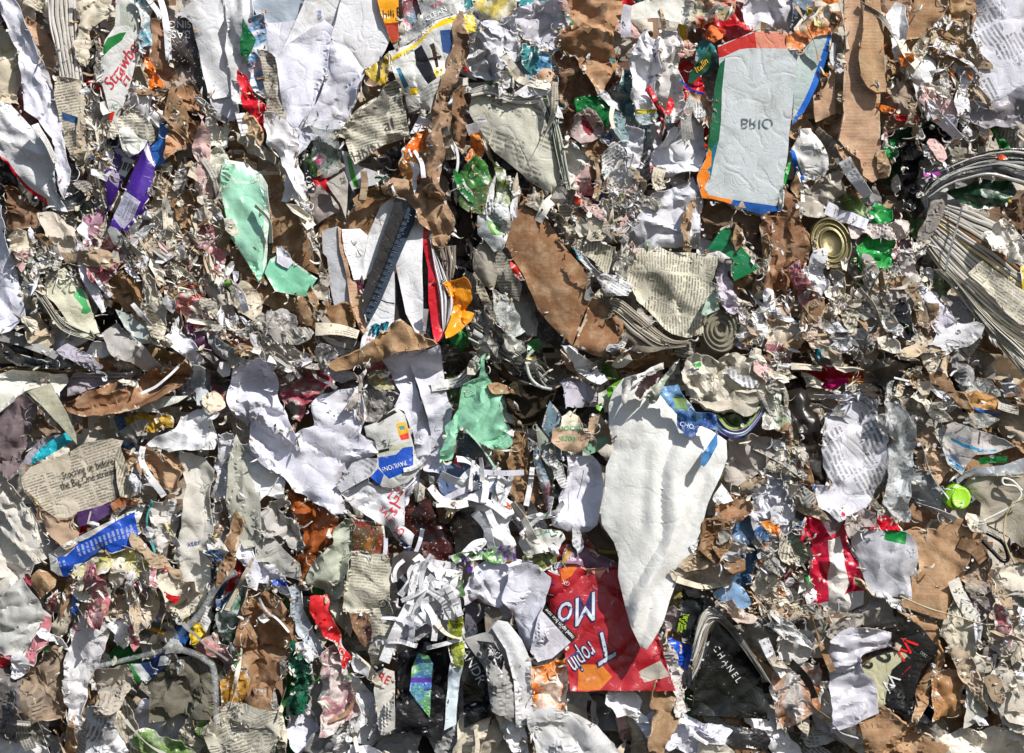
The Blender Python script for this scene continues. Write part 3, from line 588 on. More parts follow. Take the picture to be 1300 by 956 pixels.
s('cardboard_piece', 'cardboard', 'shaded red-brown board behind the small green-red packet', 'k:#7a5238', 2, '215,260 330,290 450,280 540,330 510,430 480,500 400,480 320,520 330,600 280,690 245,640 240,500 220,380', amp=8, wl=36, rag=3, lm='shaded red-brown board')
s('plastic_bag', 'wrapper', 'small green plastic packet with red and white print', 'g:#136b32', 16, '325,475 420,475 440,505 510,520 515,560 460,650 420,600 340,570 310,560', amp=8, wl=22, rag=1, lm='green packet')
s('wrapper', 'wrapper', 'pinkish-white wrapper with a maroon patch below the green packet', 'b:#c9b4b0', 20, '310,580 380,540 420,560 460,640 440,680 400,710 340,720 290,680', [('g:#7c2430', '345,580 370,590 410,650 390,680 360,650')], amp=5, wl=22, rag=1)
s('plastic_film', 'plastic', 'dark blue glossy strip falling below the green packet', 'g:#1c2a7a', 6, '460,690 500,620 500,720 485,840 470,900 460,960 455,1010 430,1080 410,1060 420,990 455,900 470,780', amp=3, wl=30)
s('kraft_paper', 'paper', 'torn brown fibrous paper below the pinkish-white wrapper', 'k:#8a6848', 12, '330,740 400,700 480,720 490,750 440,800 380,800', amp=7, wl=16, rag=4)
s('crumpled_paper', 'paper', 'greyish-white crumpled scraps right below the grey magazine spine', 'p:#cfccc4', 10, '240,690 300,700 340,760 400,800 480,830 470,880 400,900 330,900 290,940 250,860', amp=9, wl=18, rag=5)
s('paper_sheet', 'paper', 'cream-white wide sheet folded along the top edge right of the brown board', 'p:#d4d2ca', 22, '560,60 620,20 760,-50 920,-50 900,60 870,130 830,110 700,95 570,105', amp=4, wl=44, rag=1, lm='cream top sheet')
s('plastic_film', 'plastic film', 'thin teal film strip left of the tall white rag', 'x:#8aa0a0,#3a6a70,#b8b4ac,#56666a', 4, '540,340 600,320 610,560 660,600 640,640 560,600 530,500', amp=7, wl=20)
s('crumpled_cloth', 'rag', 'tall crumpled white rag hanging in the upper right centre', 'p:#e0e0e6', 18, '660,145 700,170 760,190 740,240 735,330 720,420 730,500 720,570 650,625 620,600 600,480 595,330 610,230', amp=9, wl=26, st=2, pleat=7, pw=13, fa=-80, rag=2, lm='tall white rag')
s('wrapper', 'wrapper', 'pale teal packet end with a yellow line below the tall white rag', 'b:#b8c8cc', 24, '622,550 720,545 735,580 700,628 640,628 618,590', [('g:#c8bc3c', '622,550 720,543 725,562 622,572')], amp=4, wl=18)
s('crumpled_cloth', 'rag', 'dirty grey-white fibrous rag right of the tall white rag', 'p:#cdcac8', 16, '740,130 840,120 850,240 840,340 855,400 840,500 860,590 800,600 760,560 700,430 740,330 750,230', amp=9, wl=20, st=2, pleat=7, pw=11, fa=-80, rag=3, lm='dirty fibrous rag')
s('wrapper', 'wrapper', 'narrow red and gold paper tube stuck in the white rags', 'g:#b8232a', 32, '665,445 690,422 720,480 770,560 760,575 720,540', amp=2, bul=4, rag=.6, lm='red gold tube')
s('crumpled_cloth', 'rag', 'dusty white crumpled cloth mass left of the large white-backed board', 'p:#dcdce2', 12, '880,590 930,560 960,620 975,750 930,840 830,880 760,890 680,880 690,800 720,740 800,660', amp=8, wl=24, rag=2, lm='dusty white cloth')
s('crumpled_paper', 'paper', 'bluish-white crumpled cloth below the pale teal packet end', 'p:#d8d8e0', 10, '510,680 560,640 660,640 665,760 640,850 570,880 560,780', amp=8, wl=20, rag=3)
tb('rod', 'wire', 'thin black rod standing between the white rags', 'g:#17171a', 36, 1.6, '672,640 665,730 650,830 635,940 612,1040', lm='thin black rod')
s('crumpled_paper', 'paper', 'pink-speckled crumpled tissue at the foot of the thin black rod', 'p:#d8c4c4', 8, '540,880 600,860 640,900 620,1000 560,1010 530,950', amp=7, wl=16, rag=4)
s('magazine_page', 'magazine', 'multicoloured folded wrapper ends above the orange crumpled scrap', 'x:#2a2a30,#c8c8b0,#c83a3a,#d8b83a,#4a3a70', 14, '870,30 960,-40 1110,-50 1120,0 1080,80 1000,120 930,150 870,130', amp=8, wl=20, rag=3, lm='multicoloured wrapper ends')
s('wrapper', 'wrapper', 'bright orange crumpled scrap left of the large white-backed board', 'p:#e07a48', 26, '970,160 1000,130 1060,150 1050,190 1010,215 965,190', amp=7, wl=18, rag=2, lm='orange scrap')
s('crumpled_paper', 'paper', 'pinkish crumpled scrap above the dark green Italian label', 'p:#c8a090', 14, '840,210 880,200 920,230 900,280 850,290', amp=6, wl=14, rag=3)
s('label_sheet', 'label', 'dark green label with slanted yellow script beside the white-backed board', 'g:#12462c', 18, '890,360 950,280 990,230 1010,290 980,350 900,420 880,410', [('p:#dcdce0', '900,420 985,345 1010,300 1000,420 960,470 920,450 890,440')], amp=2, wl=40, rag=.8, lm='green Italian label')
t(ITEMS[-1], 'Italin', 945, 330, 46, 43, '#e8b020', shear=.3, sx=.9); t(ITEMS[-1], 'CON', 925, 425, 24, 40, '#7a7a80'); t(ITEMS[-1], 'NY', 965, 440, 26, 40, '#4a4a50')
s('cardboard_piece', 'cardboard', 'peach-stained torn board piece left of the white-backed board', 'x:#d8a880,#e0b898,#b87048,#d8d0c0', 14, '850,450 930,460 1010,500 1020,560 980,650 960,620 930,560 870,585', amp=6, wl=24, rag=3, lm='peach-stained board')
rb('plastic_strip', 'ribbon', 'thin bright blue plastic ribbon above the peach-stained board', 'g:#2a48c0', 26, 10, '840,400 870,430 910,455 960,468')
bx = s('flattened_carton', 'carton', 'large flattened white-backed carton with green, orange and red printed borders', 'p:#c6ccce', 30, '1030,230 1130,190 1210,160 1330,158 1380,160 1380,250 1430,250 1400,560 1385,700 1345,1050 1240,1075 1180,1050 1060,1010 950,990 925,880 970,790 980,700 1000,600 1010,450 1040,330',
  [('g:#b8281e', '1030,235 1130,190 1215,160 1225,240 1140,248 1060,285 1028,290'), ('p:#e0927c', '1215,160 1330,158 1378,168 1372,245 1225,242'), ('g:#0e5a38', '1065,290 1050,450 1045,600 1035,700 1000,790 975,760 985,640 1000,560 1012,420 1040,320 1060,300'), ('g:#1a6a80', '1035,700 1010,800 990,900 975,880 985,800 1000,740'),
   ('p:#f08a30', '985,740 1000,760 995,830 975,850 990,880 960,940 985,975 1100,1000 1095,1020 950,990 925,880 960,820'), ('p:#2a62b0', '1105,1000 1180,1010 1250,1020 1310,1030 1345,1030 1343,1070 1240,1075 1180,1050 1095,1022'), ('p:#c8b090', '1130,1035 1150,1000 1170,1040'), ('g:#0e5a38', '1375,170 1430,160 1430,250 1380,248')], amp=1.8, wl=70, rag=1.2, th=3, lm='white-backed carton')
t(bx, 'BRIO', 1225, 615, 75, 180, '#5c6a70', sx=-1)
s('cardboard_piece', 'cardboard', 'corrugated brown underside below the large white-backed carton', 'p:#7a6450', 4, '945,1000 1060,1020 1180,1055 1290,1080 1300,1180 1290,1270 1210,1250 1100,1120 1000,1200 940,1180', amp=8, wl=34, rag=3, lm='corrugated underside')
# ================================================================ top row, right
O(970, 0)
s('carton_flap', 'carton', 'narrow white carton flap with a blue edge right of the white-backed carton', 'p:#bccac8', 22, '165,260 230,180 310,160 350,110 335,200 300,330 270,420 200,560 140,630 150,450', [('g:#1c66c8', '318,180 340,140 332,220 300,330 275,420 215,540 140,632 150,590 200,500 245,400 290,270')], amp=1.5, rag=.8, th=2, lm='blue-edged flap')
s('carton', 'carton', 'green and orange printed carton corner at the top right of the white-backed carton', 'x:#10603c,#e07a2c,#d8d0b8,#0e5a38', 26, '165,160 210,110 270,60 310,20 350,60 365,110 330,160 250,180 170,270 105,240 110,180', amp=4, wl=26, rag=2, lm='green-orange carton corner')
s('crumpled_paper', 'paper', 'white crumpled wrap on the top edge above the white-backed carton', 'p:#d8d6dc', 12, '-80,-50 140,-50 150,60 130,150 60,150 -20,130 -80,160 -100,60', amp=8, wl=30, rag=2)
s('plastic_film', 'plastic film', 'blue-grey plastic wrap with a black edge at the top', 'b:#8a98a8', 14, '145,-50 260,-50 230,30 180,100 145,150', amp=5, wl=30, st=2, fa=50)
s('crumpled_paper', 'paper', 'grey tattered paper wedged between the blue-edged flap and the long tan strip', 'p:#b0a89c', 6, '340,150 385,180 380,300 350,310 310,260', amp=7, wl=14, rag=4)
s('plastic_film', 'plastic', 'dark green plastic corner behind the blue-edged flap', 'g:#0f4a34', 8, '290,300 325,280 325,360 290,430 280,400', amp=3)
s('cardboard_piece', 'cardboard', 'tan board wedge below the blue-edged flap', 'B', 10, '245,480 300,440 355,330 358,570 260,610 250,560', amp=3, th=3, rag=1, lm='tan board wedge')
s('cardboard_strip', 'cardboard', 'longest tan board strip hanging vertically at the upper right', 'B', 26, '400,-50 500,-50 480,180 470,330 500,420 590,440 585,600 580,740 575,900 540,915 490,880 480,800 410,750 370,700 400,560 395,330 405,180', amp=2.5, wl=60, rag=1.5, th=4, lm='longest tan strip')
s('cardboard_strip', 'cardboard', 'rounded tan board tongue hanging over the longest tan strip', 'k:#c09468', 38, '510,-50 580,-50 585,60 600,180 605,460 560,465 520,440 480,380 475,290 490,150', amp=2.5, wl=60, rag=1, th=4, tilt=(0, .06), lm='rounded tan tongue')
s('cardboard_piece', 'cardboard', 'curled tan board end below the longest tan strip', 'k:#a88058', 24, '355,720 420,750 490,770 490,880 460,890 400,820', amp=4, th=3, rag=2)
s('cardboard_piece', 'cardboard', 'tan board hanging at the top right of the rounded tan tongue', 'B', 20, '575,-50 740,-50 735,60 700,160 650,165 620,120 590,60', amp=4, wl=50, rag=1.5, th=3, lm='upper tan board')
s('cardboard_piece', 'cardboard', 'ribbed brown corrugated board at the top right of the tan boards', 'k:#a87a52', 14, '735,-50 930,-50 900,80 820,160 760,200 690,220 700,120', amp=4, wl=60, st=3, fa=0, rag=2, th=3, lm='ribbed brown board')
s('cardboard_piece', 'cardboard', 'frayed tan board edge left of the big printed letter at the top right', 'k:#b08a60', 10, '925,-50 1060,-50 1050,60 1000,130 950,120 900,60', amp=8, wl=22, rag=5, lm='frayed tan edge')
s('crumpled_paper', 'paper', 'tan torn board and orange fibre right of the rounded tan tongue', 'k:#a47a4c', 4, '600,180 680,230 720,300 690,360 640,390 605,420', amp=9, wl=18, rag=4)
s('pulp_clump', 'pulp', 'broad tan fibrous pulp clump left of the big printed letter', 'd:#b09a7c', 6, '690,240 760,200 830,130 930,100 1040,130 1060,240 1050,400 1020,520 960,600 860,600 800,560 790,420 720,360', amp=9, wl=16, rag=6, lm='tan pulp clump')
s('paper_sheet', 'paper', 'bright white torn scrap over the tan fibrous pulp clump', 'W', 24, '780,270 850,240 865,320 830,400 800,440 800,530 790,600 780,500 780,430 720,370 740,340', amp=4, wl=22, rag=2, lm='bright white torn scrap')
s('crumpled_paper', 'paper', 'greyish tan crushed paper under the bright white torn scrap', 'p:#a09080', 14, '620,440 700,390 730,380 780,440 780,560 700,580 610,560 590,500', amp=8, wl=22, rag=3)
s('wrapper', 'wrapper', 'thin bright red wrapper folds under the greyish tan crushed paper', 'g:#d01c2c', 18, '640,570 700,575 780,600 740,612 660,600', amp=3, rag=2)
s('letter_sheet', 'letter', 'large printed white letter with slanted text lines at the top right corner', 't:#dcdce6', 16, '1060,-50 1380,-50 1380,560 1200,530 1120,520 1060,420 1080,260 1030,180 1060,80', amp=4, wl=44, uvang=-58, rag=2, lm='big printed letter')
s('plastic_film', 'plastic film', 'greyish sagging plastic and paper roll below the big printed letter', 'b:#aca8ae', 20, '890,500 980,480 1110,530 1220,480 1330,400 1370,440 1370,600 1200,640 1100,640 1000,610 900,560', amp=7, wl=34, st=2, fa=20, lm='grey plastic roll')
s('plastic_film', 'plastic film', 'dark bottle-green plastic behind the lower end of the longest tan strip', 'g:#10381f', -6, '590,660 740,620 880,600 900,640 760,660 700,730 690,880 640,940 580,900', amp=7, wl=26, lm='bottle-green plastic')
s('plastic_film', 'plastic', 'emerald green torn plastic below the bottle-green plastic', 'g:#1c7a3a', 4, '590,690 660,700 670,780 640,820 600,800', amp=5, wl=20)
s('plastic_film', 'plastic film', 'scuffed black plastic with white scratches at the right', 'g:#1c1c1e', 10, '660,700 760,690 800,640 960,620 980,690 850,740 790,850 780,960 740,1060 690,1040 700,900', amp=11, wl=22, rag=3, lm='scuffed black plastic')
s('plastic_film', 'plastic film', 'flattened grey plastic sleeve above the arched wrappers at the right', 'g:#7a7668', 22, '800,850 850,760 960,730 1080,760 1080,780 1000,810 880,830 810,870', amp=4, wl=24, bul=6, lm='grey plastic sleeve')
stk('wrapper_layers', 'wrapper', 'arched silver and black wrapper layers below the grey plastic sleeve', 24, 8, '790,960 850,870 960,810 1100,760 1290,740 1380,800', '820,990 900,940 1000,900 1150,880 1270,920 1380,960', [('g:#3a3a3c', 3), ('g:#b0b0ac', 2), ('p:#ccc8c4', 1.5), ('g:#6c6860', 2)], hgt=3.2, lm='arched wrapper layers')
s('wrapper', 'wrapper', 'small purple-pink scrap at the left end of the arched wrapper layers', 'g:#a838a0', 32, '795,865 870,858 885,870 850,890 800,885', amp=2)
s('wrapper', 'wrapper', 'small orange-red scrap on top of the arched wrapper layers', 'g:#e0501c', 34, '1150,775 1200,770 1220,795 1180,800', amp=1.5)
s('plastic_bag', 'plastic bag', 'dark green bag interior under the arched wrapper layers', 'g:#1e4228', 10, '910,970 980,930 1100,900 1220,910 1260,960 1200,1030 1120,1055 1050,1040', amp=6, wl=30, lm='dark green bag')
# ================================================================ second row, left
O(0, 220)
s('paper_sheet', 'paper', 'tall narrow white sheet at the left edge with a blue mark', 'L', 12, '-60,120 0,160 20,230 40,370 80,500 110,600 135,720 60,790 20,810 -60,850', amp=5, wl=40, st=3, fa=-75, rag=1, lm='left edge white sheet')
s('wrapper', 'wrapper', 'blue sliver beneath the tall narrow white sheet at the left edge', 'g:#2a50b0', 4, '-60,720 15,730 20,790 0,830 -60,840', amp=2)
s('kraft_paper', 'paper', 'torn reddish-brown fibre patch right of the left edge white sheet', 'k:#6e4c34', -10, '10,50 90,100 200,200 190,280 120,300 60,280 20,290', amp=9, wl=20, rag=4)
s('crumpled_paper', 'paper', 'creamy puffed tissue ball above the green foil lid', 'p:#cfc4b0', 6, '40,310 90,280 160,310 180,370 110,400 50,400', amp=7, wl=24)
s('newspaper_page', 'newspaper', 'long soiled cream newspaper folds slanting below the red-edged white sheet', 'p:#c8beb0', 10, '190,190 300,200 400,300 430,400 460,480 520,660 520,690 440,600 390,500 300,400 230,310', amp=7, wl=26, st=3, fa=-55, rag=2, lm='soiled newspaper folds')
s('wrapper', 'wrapper', 'dark green picture foil above the cream dairy carton', 'x:#2a5a30,#8aa088,#1c3c24,#c8ccc0', 8, '95,420 200,440 270,420 300,470 240,520 200,530 130,480', amp=6, wl=18)
s('carton', 'carton', 'cream crushed carton with a light green corner and grey letters', 'p:#d8d6c0', 14, '230,520 320,470 380,540 440,620 480,740 500,800 420,820 350,760 270,650 220,600', [('g:#4aa860', '365,610 400,560 455,690 430,705 405,700 415,670')], amp=3, wl=34, rag=1.5, th=2, lm='cream dairy carton')
t(ITEMS[-1], 'CL', 315, 560, 70, -45, '#8c9a80')
stk('newspaper_roll', 'newspaper', 'rolled pale grey newspaper curving around the cream dairy carton', 14, 6, '90,450 160,520 240,630 330,740 480,810', '70,470 150,560 230,680 310,790 470,840', [('e:#b8b4a8,#8c8c80', 1)], hgt=3, lm='rolled grey newspaper')
s('crumpled_paper', 'paper', 'tattered cream wad below the left edge white sheet', 'p:#c4b8a0', 4, '120,600 160,610 230,720 260,800 250,880 180,890 150,780 130,700', amp=9, wl=20, rag=4, lm='tattered cream wad')
s('paper_sheet', 'paper', 'narrow lavender-white strip slanting right of the cream dairy carton', 'L', 20, '385,330 430,380 470,480 500,590 530,690 510,700 440,590 400,500 390,420', amp=3, wl=30, rag=1)
s('crumpled_paper', 'paper', 'pink and green stained crumpled tissue left of the purple pouch tip', 'x:#c8b8b0,#b87aa0,#a8b498,#d8d0c8', 2, '420,200 500,160 540,220 520,330 480,400 430,380 410,300', amp=8, wl=20, rag=4, lm='pink-green tissue')
s('plastic_film', 'plastic film', 'blackish torn plastic with white rim below the folded newspaper end', 'g:#3c3e40', 0, '280,10 340,0 410,30 415,150 350,180 300,120', amp=6, wl=20, rag=2)
s('wrapper', 'wrapper', 'greenish-black narrow plastic left of the pink-green tissue', 'g:#2c4038', -2, '360,180 430,160 425,320 400,300', amp=5)
s('cardboard_piece', 'cardboard', 'crumpled brown board triangle in the left middle', 'k:#9a7248', 10, '530,520 620,500 700,490 730,580 720,700 700,740 640,690 570,640', amp=9, wl=26, st=2, fa=-30, rag=3, lm='brown board triangle')
s('crumpled_paper', 'paper', 'small tan board and blue scrap pile above the brown board triangle', 'x:#c8a080,#e0dcd8,#6a9ab0,#b88858', 8, '540,450 620,410 660,450 650,500 560,500', amp=9, wl=12, rag=4)
s('tissue_paper', 'paper', 'white tissue with red net print in the left middle', 'x:#dcd4cc,#e4dcd8,#c85a5a,#e0d8d0', 12, '600,340 700,310 800,330 850,400 860,460 760,500 700,430 660,400', amp=8, wl=20, rag=4, lm='red net tissue')
s('paper_sheet', 'paper', 'pale grey-white creased page in the left middle below the red net tissue', 'p:#c8c8c0', 14, '720,530 750,510 800,600 840,700 830,760 780,760 730,650 715,590', amp=4, wl=34, rag=1.5, lm='pale creased page')
s('crumpled_paper', 'paper', 'long clotted white pulp strip with red and green flecks', 'x:#d0ccc4,#c8c4bc,#d8d4d0,#c04038,#c8c8c0,#80b090', 14, '860,480 920,460 1000,540 1060,680 1140,780 1170,900 1100,880 1000,790 920,730 840,640 830,570', amp=8, wl=16, rag=4, lm='clotted pulp strip')
s('plastic_film', 'plastic', 'dark purple glossy board edge below the clotted pulp strip', 'g:#5a3450', 8, '920,720 1000,790 1120,880 1165,930 1100,940 1000,870 940,800', amp=3, wl=30, rag=1, lm='dark purple edge')
s('plastic_film', 'plastic', 'smooth grey-blue plastic panel slanting under the brown board triangle', 'g:#a8b0ac', 8, '575,680 640,700 720,760 810,820 790,850 700,850 620,770', amp=2, wl=40, rag=.8, lm='grey-blue panel')
s('paper_sheet', 'paper', 'light grey crumpled sheet slanting at the seam below the grey-blue panel', 'p:#b8b4b0', 10, '500,800 580,750 650,820 740,880 800,960 840,1000 760,1010 680,960 560,900', amp=5, wl=30, rag=1.5, lm='light grey seam sheet')
s('crumpled_paper', 'paper', 'white twisted paper right of the grey-blue panel', 'L', 16, '800,840 880,720 910,790 960,850 1020,870 1030,950 960,970 900,880', amp=6, wl=24, rag=3, lm='white twisted paper')
s('carton', 'carton', 'curved white cup wall with a dark inside near the small green plant', 'p:#bcb4a8', 10, '1000,540 1060,510 1140,600 1180,700 1170,750 1110,720 1050,640', amp=4, wl=26, bul=6, rag=1, lm='curved cup wall')
s('plant_sprig', 'plant', 'small green leafy sprig right of the curved cup wall', 'x:#4a8a20,#7ab83a,#2a5a14', 20, '1045,495 1090,510 1120,470 1135,520 1190,545 1150,570 1190,660 1170,670 1130,570 1080,550', amp=7, wl=12, rag=3, lm='green sprig')
s('crumpled_paper', 'paper', 'torn cream board strip right of the green sprig', 'k:#b09478', 14, '1180,610 1220,640 1290,730 1310,770 1250,740 1200,680', amp=5, rag=3)
s('wrapper', 'wrapper', 'red-flecked white crumpled scraps below the torn cream board strip', 'x:#d8d0cc,#c8c0b8,#c83a28,#d8d4d0', 10, '1150,780 1210,730 1290,790 1320,860 1240,900 1180,840', amp=9, wl=14, rag=5)
s('pulp_clump', 'pulp', 'wide tan shredded pulp clump right of the purple pouch', 'd:#b8a890', -2, '760,20 900,60 980,90 1100,120 1140,200 1160,330 1180,440 1100,430 960,400 880,330 790,310 740,200', amp=10, wl=13, rag=6, lm='tan shredded pulp')
s('pulp_clump', 'pulp', 'pale grey pulp clump between the newspaper end and the purple wrapper', 'd:#b4a898', 0, '430,-80 520,-180 530,-20 520,60 440,140 420,60', amp=10, wl=13, rag=6)
s('kraft_paper', 'paper', 'dark wet brown board slab running below the mint green sheet', 'k:#7c5a40', 4, '1150,350 1210,400 1290,530 1330,620 1400,700 1330,760 1260,680 1190,560 1160,470', amp=6, wl=36, st=2, fa=-45, rag=2)
# ---------------------------------------------------------------- second row, centre-left
O(325, 220)
mint = s('paper_sheet', 'paper', 'mint green glossy sheet with white border folded at the left', 'g:#9cd0b6', 20, '-160,-70 -60,-60 20,0 60,60 70,200 60,330 50,480 20,540 -60,420 -120,330 -150,200 -180,60', [('p:#dcece0', '-160,-70 -60,-60 25,5 60,60 72,200 60,330 50,480 35,500 42,300 40,90 -30,0 -80,-30 -155,-45'), ('p:#c8e4d4', '-170,-20 -100,30 -20,40 -20,55 -110,45 -175,0')], amp=4, wl=44, rag=.8, lm='mint green sheet')
s('paper_sheet', 'paper', 'lower mint green tray fold with a white rim beside the open brown box', 'g:#7cbf9f', 24, '45,500 70,430 120,400 180,440 310,525 285,560 280,620 200,610 100,590', [('p:#dcece0', '70,430 120,398 182,438 315,520 308,535 180,455 118,418 80,450')], amp=3, wl=40, rag=.8, lm='mint tray fold')
s('cardboard_piece', 'cardboard', 'open brown board panel behind the mint green sheet', 'k:#8a623e', 8, '0,0 100,-40 150,60 200,150 240,270 280,390 320,510 200,450 120,390 80,400 75,200 60,60', [('p:#b8a894', '20,-10 130,-10 135,5 25,12')], amp=3, wl=60, rag=1.5, th=3, lm='open brown panel')
s('crumpled_paper', 'paper', 'narrow cream torn strip right of the open brown panel', 'p:#bdb2a4', 20, '240,250 300,330 330,430 350,510 370,620 375,660 290,620 275,590 320,520 310,440', amp=6, wl=22, rag=3)
s('crumpled_paper', 'paper', 'white fluttering paper fragments above the cream torn strip', 'W', 18, '160,0 250,40 262,160 290,240 320,380 280,310 230,200 200,130 135,140 145,80', amp=6, wl=24, rag=3)
s('cardboard_piece', 'cardboard', 'thin grey board with a fine point below the green-striped carton', 'p:#bcb6ac', 30, '350,45 440,-10 460,50 450,230 420,150 370,80', amp=1.5, rag=.6, th=2, lm='grey pointed board')
t(ITEMS[-1], 'ZE', 435, 35, 34, -70, '#3c3834')
s('magazine_page', 'magazine', 'black card edge with white letters above the grey pointed board', 'g:#1c1c20', 22, '210,-110 240,-80 300,80 262,100 240,0', amp=2); t(ITEMS[-1], 'TOE', 262, 30, 44, -65, '#e8e8e8')
s('plastic_film', 'plastic film', 'frosted grey plastic between the white fragments and the grey pointed board', 'b:#a89c98', 8, '260,80 330,60 390,110 420,200 340,230 300,260 280,180', amp=6, wl=30)
ob = s('cardboard_box', 'box', 'open brown box with white lining holding folded papers in the centre', 'k:#96683f', 8, '320,280 370,220 440,250 480,180 560,70 640,60 700,100 620,170 560,300 500,340 540,550 550,780 470,800 430,810 340,700 330,450', amp=5, wl=44, rag=1.5, th=4, lm='open brown box')
s('box_flap', None, 'white-lined flap', 'p:#c4c6cc', 20, '330,290 410,265 430,400 450,500 475,645 390,660 370,560 355,420 335,400', amp=1.5, rag=.6, th=3, on=ob)
s('box_flap', None, None, 'B', 22, '410,265 430,280 470,520 520,560 555,760 540,800 480,690 450,500 420,380', amp=3, rag=1, th=3, on=ob)
s('box_wall', None, None, 'k:#8a6038', 20, '200,610 260,640 380,660 478,648 500,770 470,800 430,812 330,700 290,780 230,740 190,660', amp=4, rag=1.5, th=3, on=ob)
s('kraft_paper', 'paper', 'wide torn brown kraft paper below the mint tray fold', 'k:#8c6846', 12, '-40,500 60,560 150,590 270,620 280,690 330,700 290,800 200,810 100,720 -20,640 -80,560', amp=7, wl=30, rag=3, lm='torn kraft below mint')
s('paper_sheet', 'paper', 'white square sheet inside the open brown box beside the spiral notebook', 'W', 18, '430,280 520,275 560,310 540,420 545,530 490,535 470,470 440,380', amp=2, wl=50, rag=.6)
s('paper_sheet', 'paper', 'tall white sheet leaning left of the spiral notebook', 'W', 16, '560,300 620,170 680,120 700,200 650,330 590,470 545,530 540,430', amp=2, wl=60, rag=.6)
nb = s('notebook', 'notebook', 'black spiral notebook standing diagonally among white sheets', 'g:#2e2c2c', 28, '700,120 770,140 800,180 740,320 640,560 560,740 530,700 530,610 600,420', amp=.8, rag=.3, th=3, lm='black spiral notebook')
s('binding_margin', None, None, 'p:#3e4a5c', 33, '760,170 800,185 790,250 700,460 620,650 560,760 545,700 620,540 700,330', amp=.6, rag=.3, th=1, conform=True, on=nb)
for i in range(17):
    f = i/16; tb('binding_ring', None, None, 'g:#16161a', 38, .9, '%f,%f %f,%f %f,%f' % (752-198*f, 205+500*f, 768-198*f, 208+500*f, 780-198*f, 216+500*f), n=3, seg=5, on=nb)
s('paper_sheet', 'paper', 'long white pointed sheet right of the spiral notebook', 'W', 26, '770,230 800,220 835,260 830,480 840,800 800,800 750,700 720,560 705,490 700,460', amp=2, wl=60, rag=.5, lm='long pointed sheet')
s('paper_sheet', 'brochure', 'white brochure with teal tubes printed at its foot in the open brown box', 'p:#dcdee2', 22, '625,620 690,470 695,640 690,740 640,810 560,850 520,880 535,800 560,760', [('g:#1e6a80', '570,765 600,750 620,760 640,745 668,742 650,800 610,815 572,795')], amp=1.2, rag=.5, lm='white brochure')
t(ITEMS[-1], 'Mix', 572, 832, 22, 0, '#c83a3a')
rb('paper_strip', None, None, 'g:#14343c', 27, 5, '612,628 650,645 692,652', on=ITEMS[-1])
for i in range(4): tb('printed_tube', None, None, 'g:#2a8aa0' if i % 2 else 'g:#184a58', 27, 1.8, '%d,800 %d,%d' % (572+22*i, 585+24*i, 765-8*i), n=2, seg=6, on=ITEMS[-1])
s('paper_sheet', 'paper', 'dark grey triangular card between the brochure and the long pointed sheet', 'p:#3c3638', 20, '695,500 720,560 750,720 720,735 690,740', amp=1, rag=.5)
s('magazine_page', 'magazine', 'small maroon printed page corner left of the spiral notebook', 'g:#5a2038', 14, '500,535 545,535 530,600 520,600', amp=1)
mg = s('magazine', 'magazine', 'thin red-edged magazine standing beside the long pointed sheet', 'g:#c8202e', 24, '840,260 860,280 880,430 900,560 930,700 940,820 900,850 885,800 860,640 860,480 835,350', amp=2, wl=50, rag=.6, th=2, lm='red-edged magazine')
stk('pages', None, None, 24, 7, '860,300 880,430 910,600 935,820', '900,400 950,520 985,660 945,815', [('g:#d8d4d8', 3), ('p:#7a3a44', 1), ('g:#e8e8ea', 2), ('p:#5a5458', 1)], hgt=2, on=mg)
s('book', 'book', 'dark book edge in the shade between long pointed sheet and red-edged magazine', 'g:#1c1418', 10, '832,330 860,480 862,640 890,840 845,800 830,600', amp=1, rag=.5, th=3)
s('kraft_paper', 'paper', 'crumpled brown kraft sleeve crowning the spiral notebook', 'k:#a07c5c', 40, '690,20 760,40 830,80 900,60 930,100 960,180 990,250 970,330 930,380 890,370 870,290 800,210 780,160 700,110 640,100 620,60 640,40', amp=9, wl=30, rag=1.5, lm='kraft sleeve')
s('kraft_paper', 'paper', 'brown kraft fold at the top left of the kraft sleeve', 'k:#8c6844', 30, '480,130 560,80 610,50 700,60 690,110 620,130 560,130 500,170', amp=6, wl=24, rag=1.5)
s('crumpled_paper', 'paper', 'small white twisted tissue above the kraft sleeve', 'W', 42, '620,20 660,15 690,60 700,100 680,90 660,50 625,45', amp=4, wl=14, rag=2)
s('kraft_paper', 'paper', 'shaded wide kraft strip sagging beneath the spiral notebook', 'k:#a47c52', 34, '350,950 480,900 600,830 680,740 720,725 780,770 850,830 900,850 820,870 700,890 600,940 520,970 400,990', amp=6, wl=34, rag=1.5, th=2, lm='sagging kraft strip')
s('plastic_bag', 'wrapper', 'bright orange card wrapper with black script in the centre', 'g:#f09a20', 28, '945,535 1040,522 1080,570 1085,620 1050,690 1095,700 1080,730 1010,790 950,830 945,800 980,720 990,650 960,600', amp=5, wl=30, rag=.8, lm='orange script wrapper')
t(ITEMS[-1], 'rtner', 962, 600, 42, -75, '#2a1c10', shear=.2); t(ITEMS[-1], 'SC', 1000, 560, 34, 10, '#2a1c10')
stk('newspaper_bundle', 'newspaper', 'upright grey page edges between the kraft sleeve and the green hills photo', 4, 6, '905,370 930,450 950,560', '1000,360 1000,440 985,530', [('e:#a89c90,#7a7068', 1), ('p:#8a8078', 1)], hgt=3)
s('crumpled_paper', 'paper', 'plastic crumple coloured dark for the shadowed cavity right of the kraft sleeve', 'p:#4c4440', -14, '960,60 1010,0 1090,200 1080,400 1000,420 980,350 1000,250', amp=10, wl=22, rag=4)  # the cavity's shade is put into this dark colour
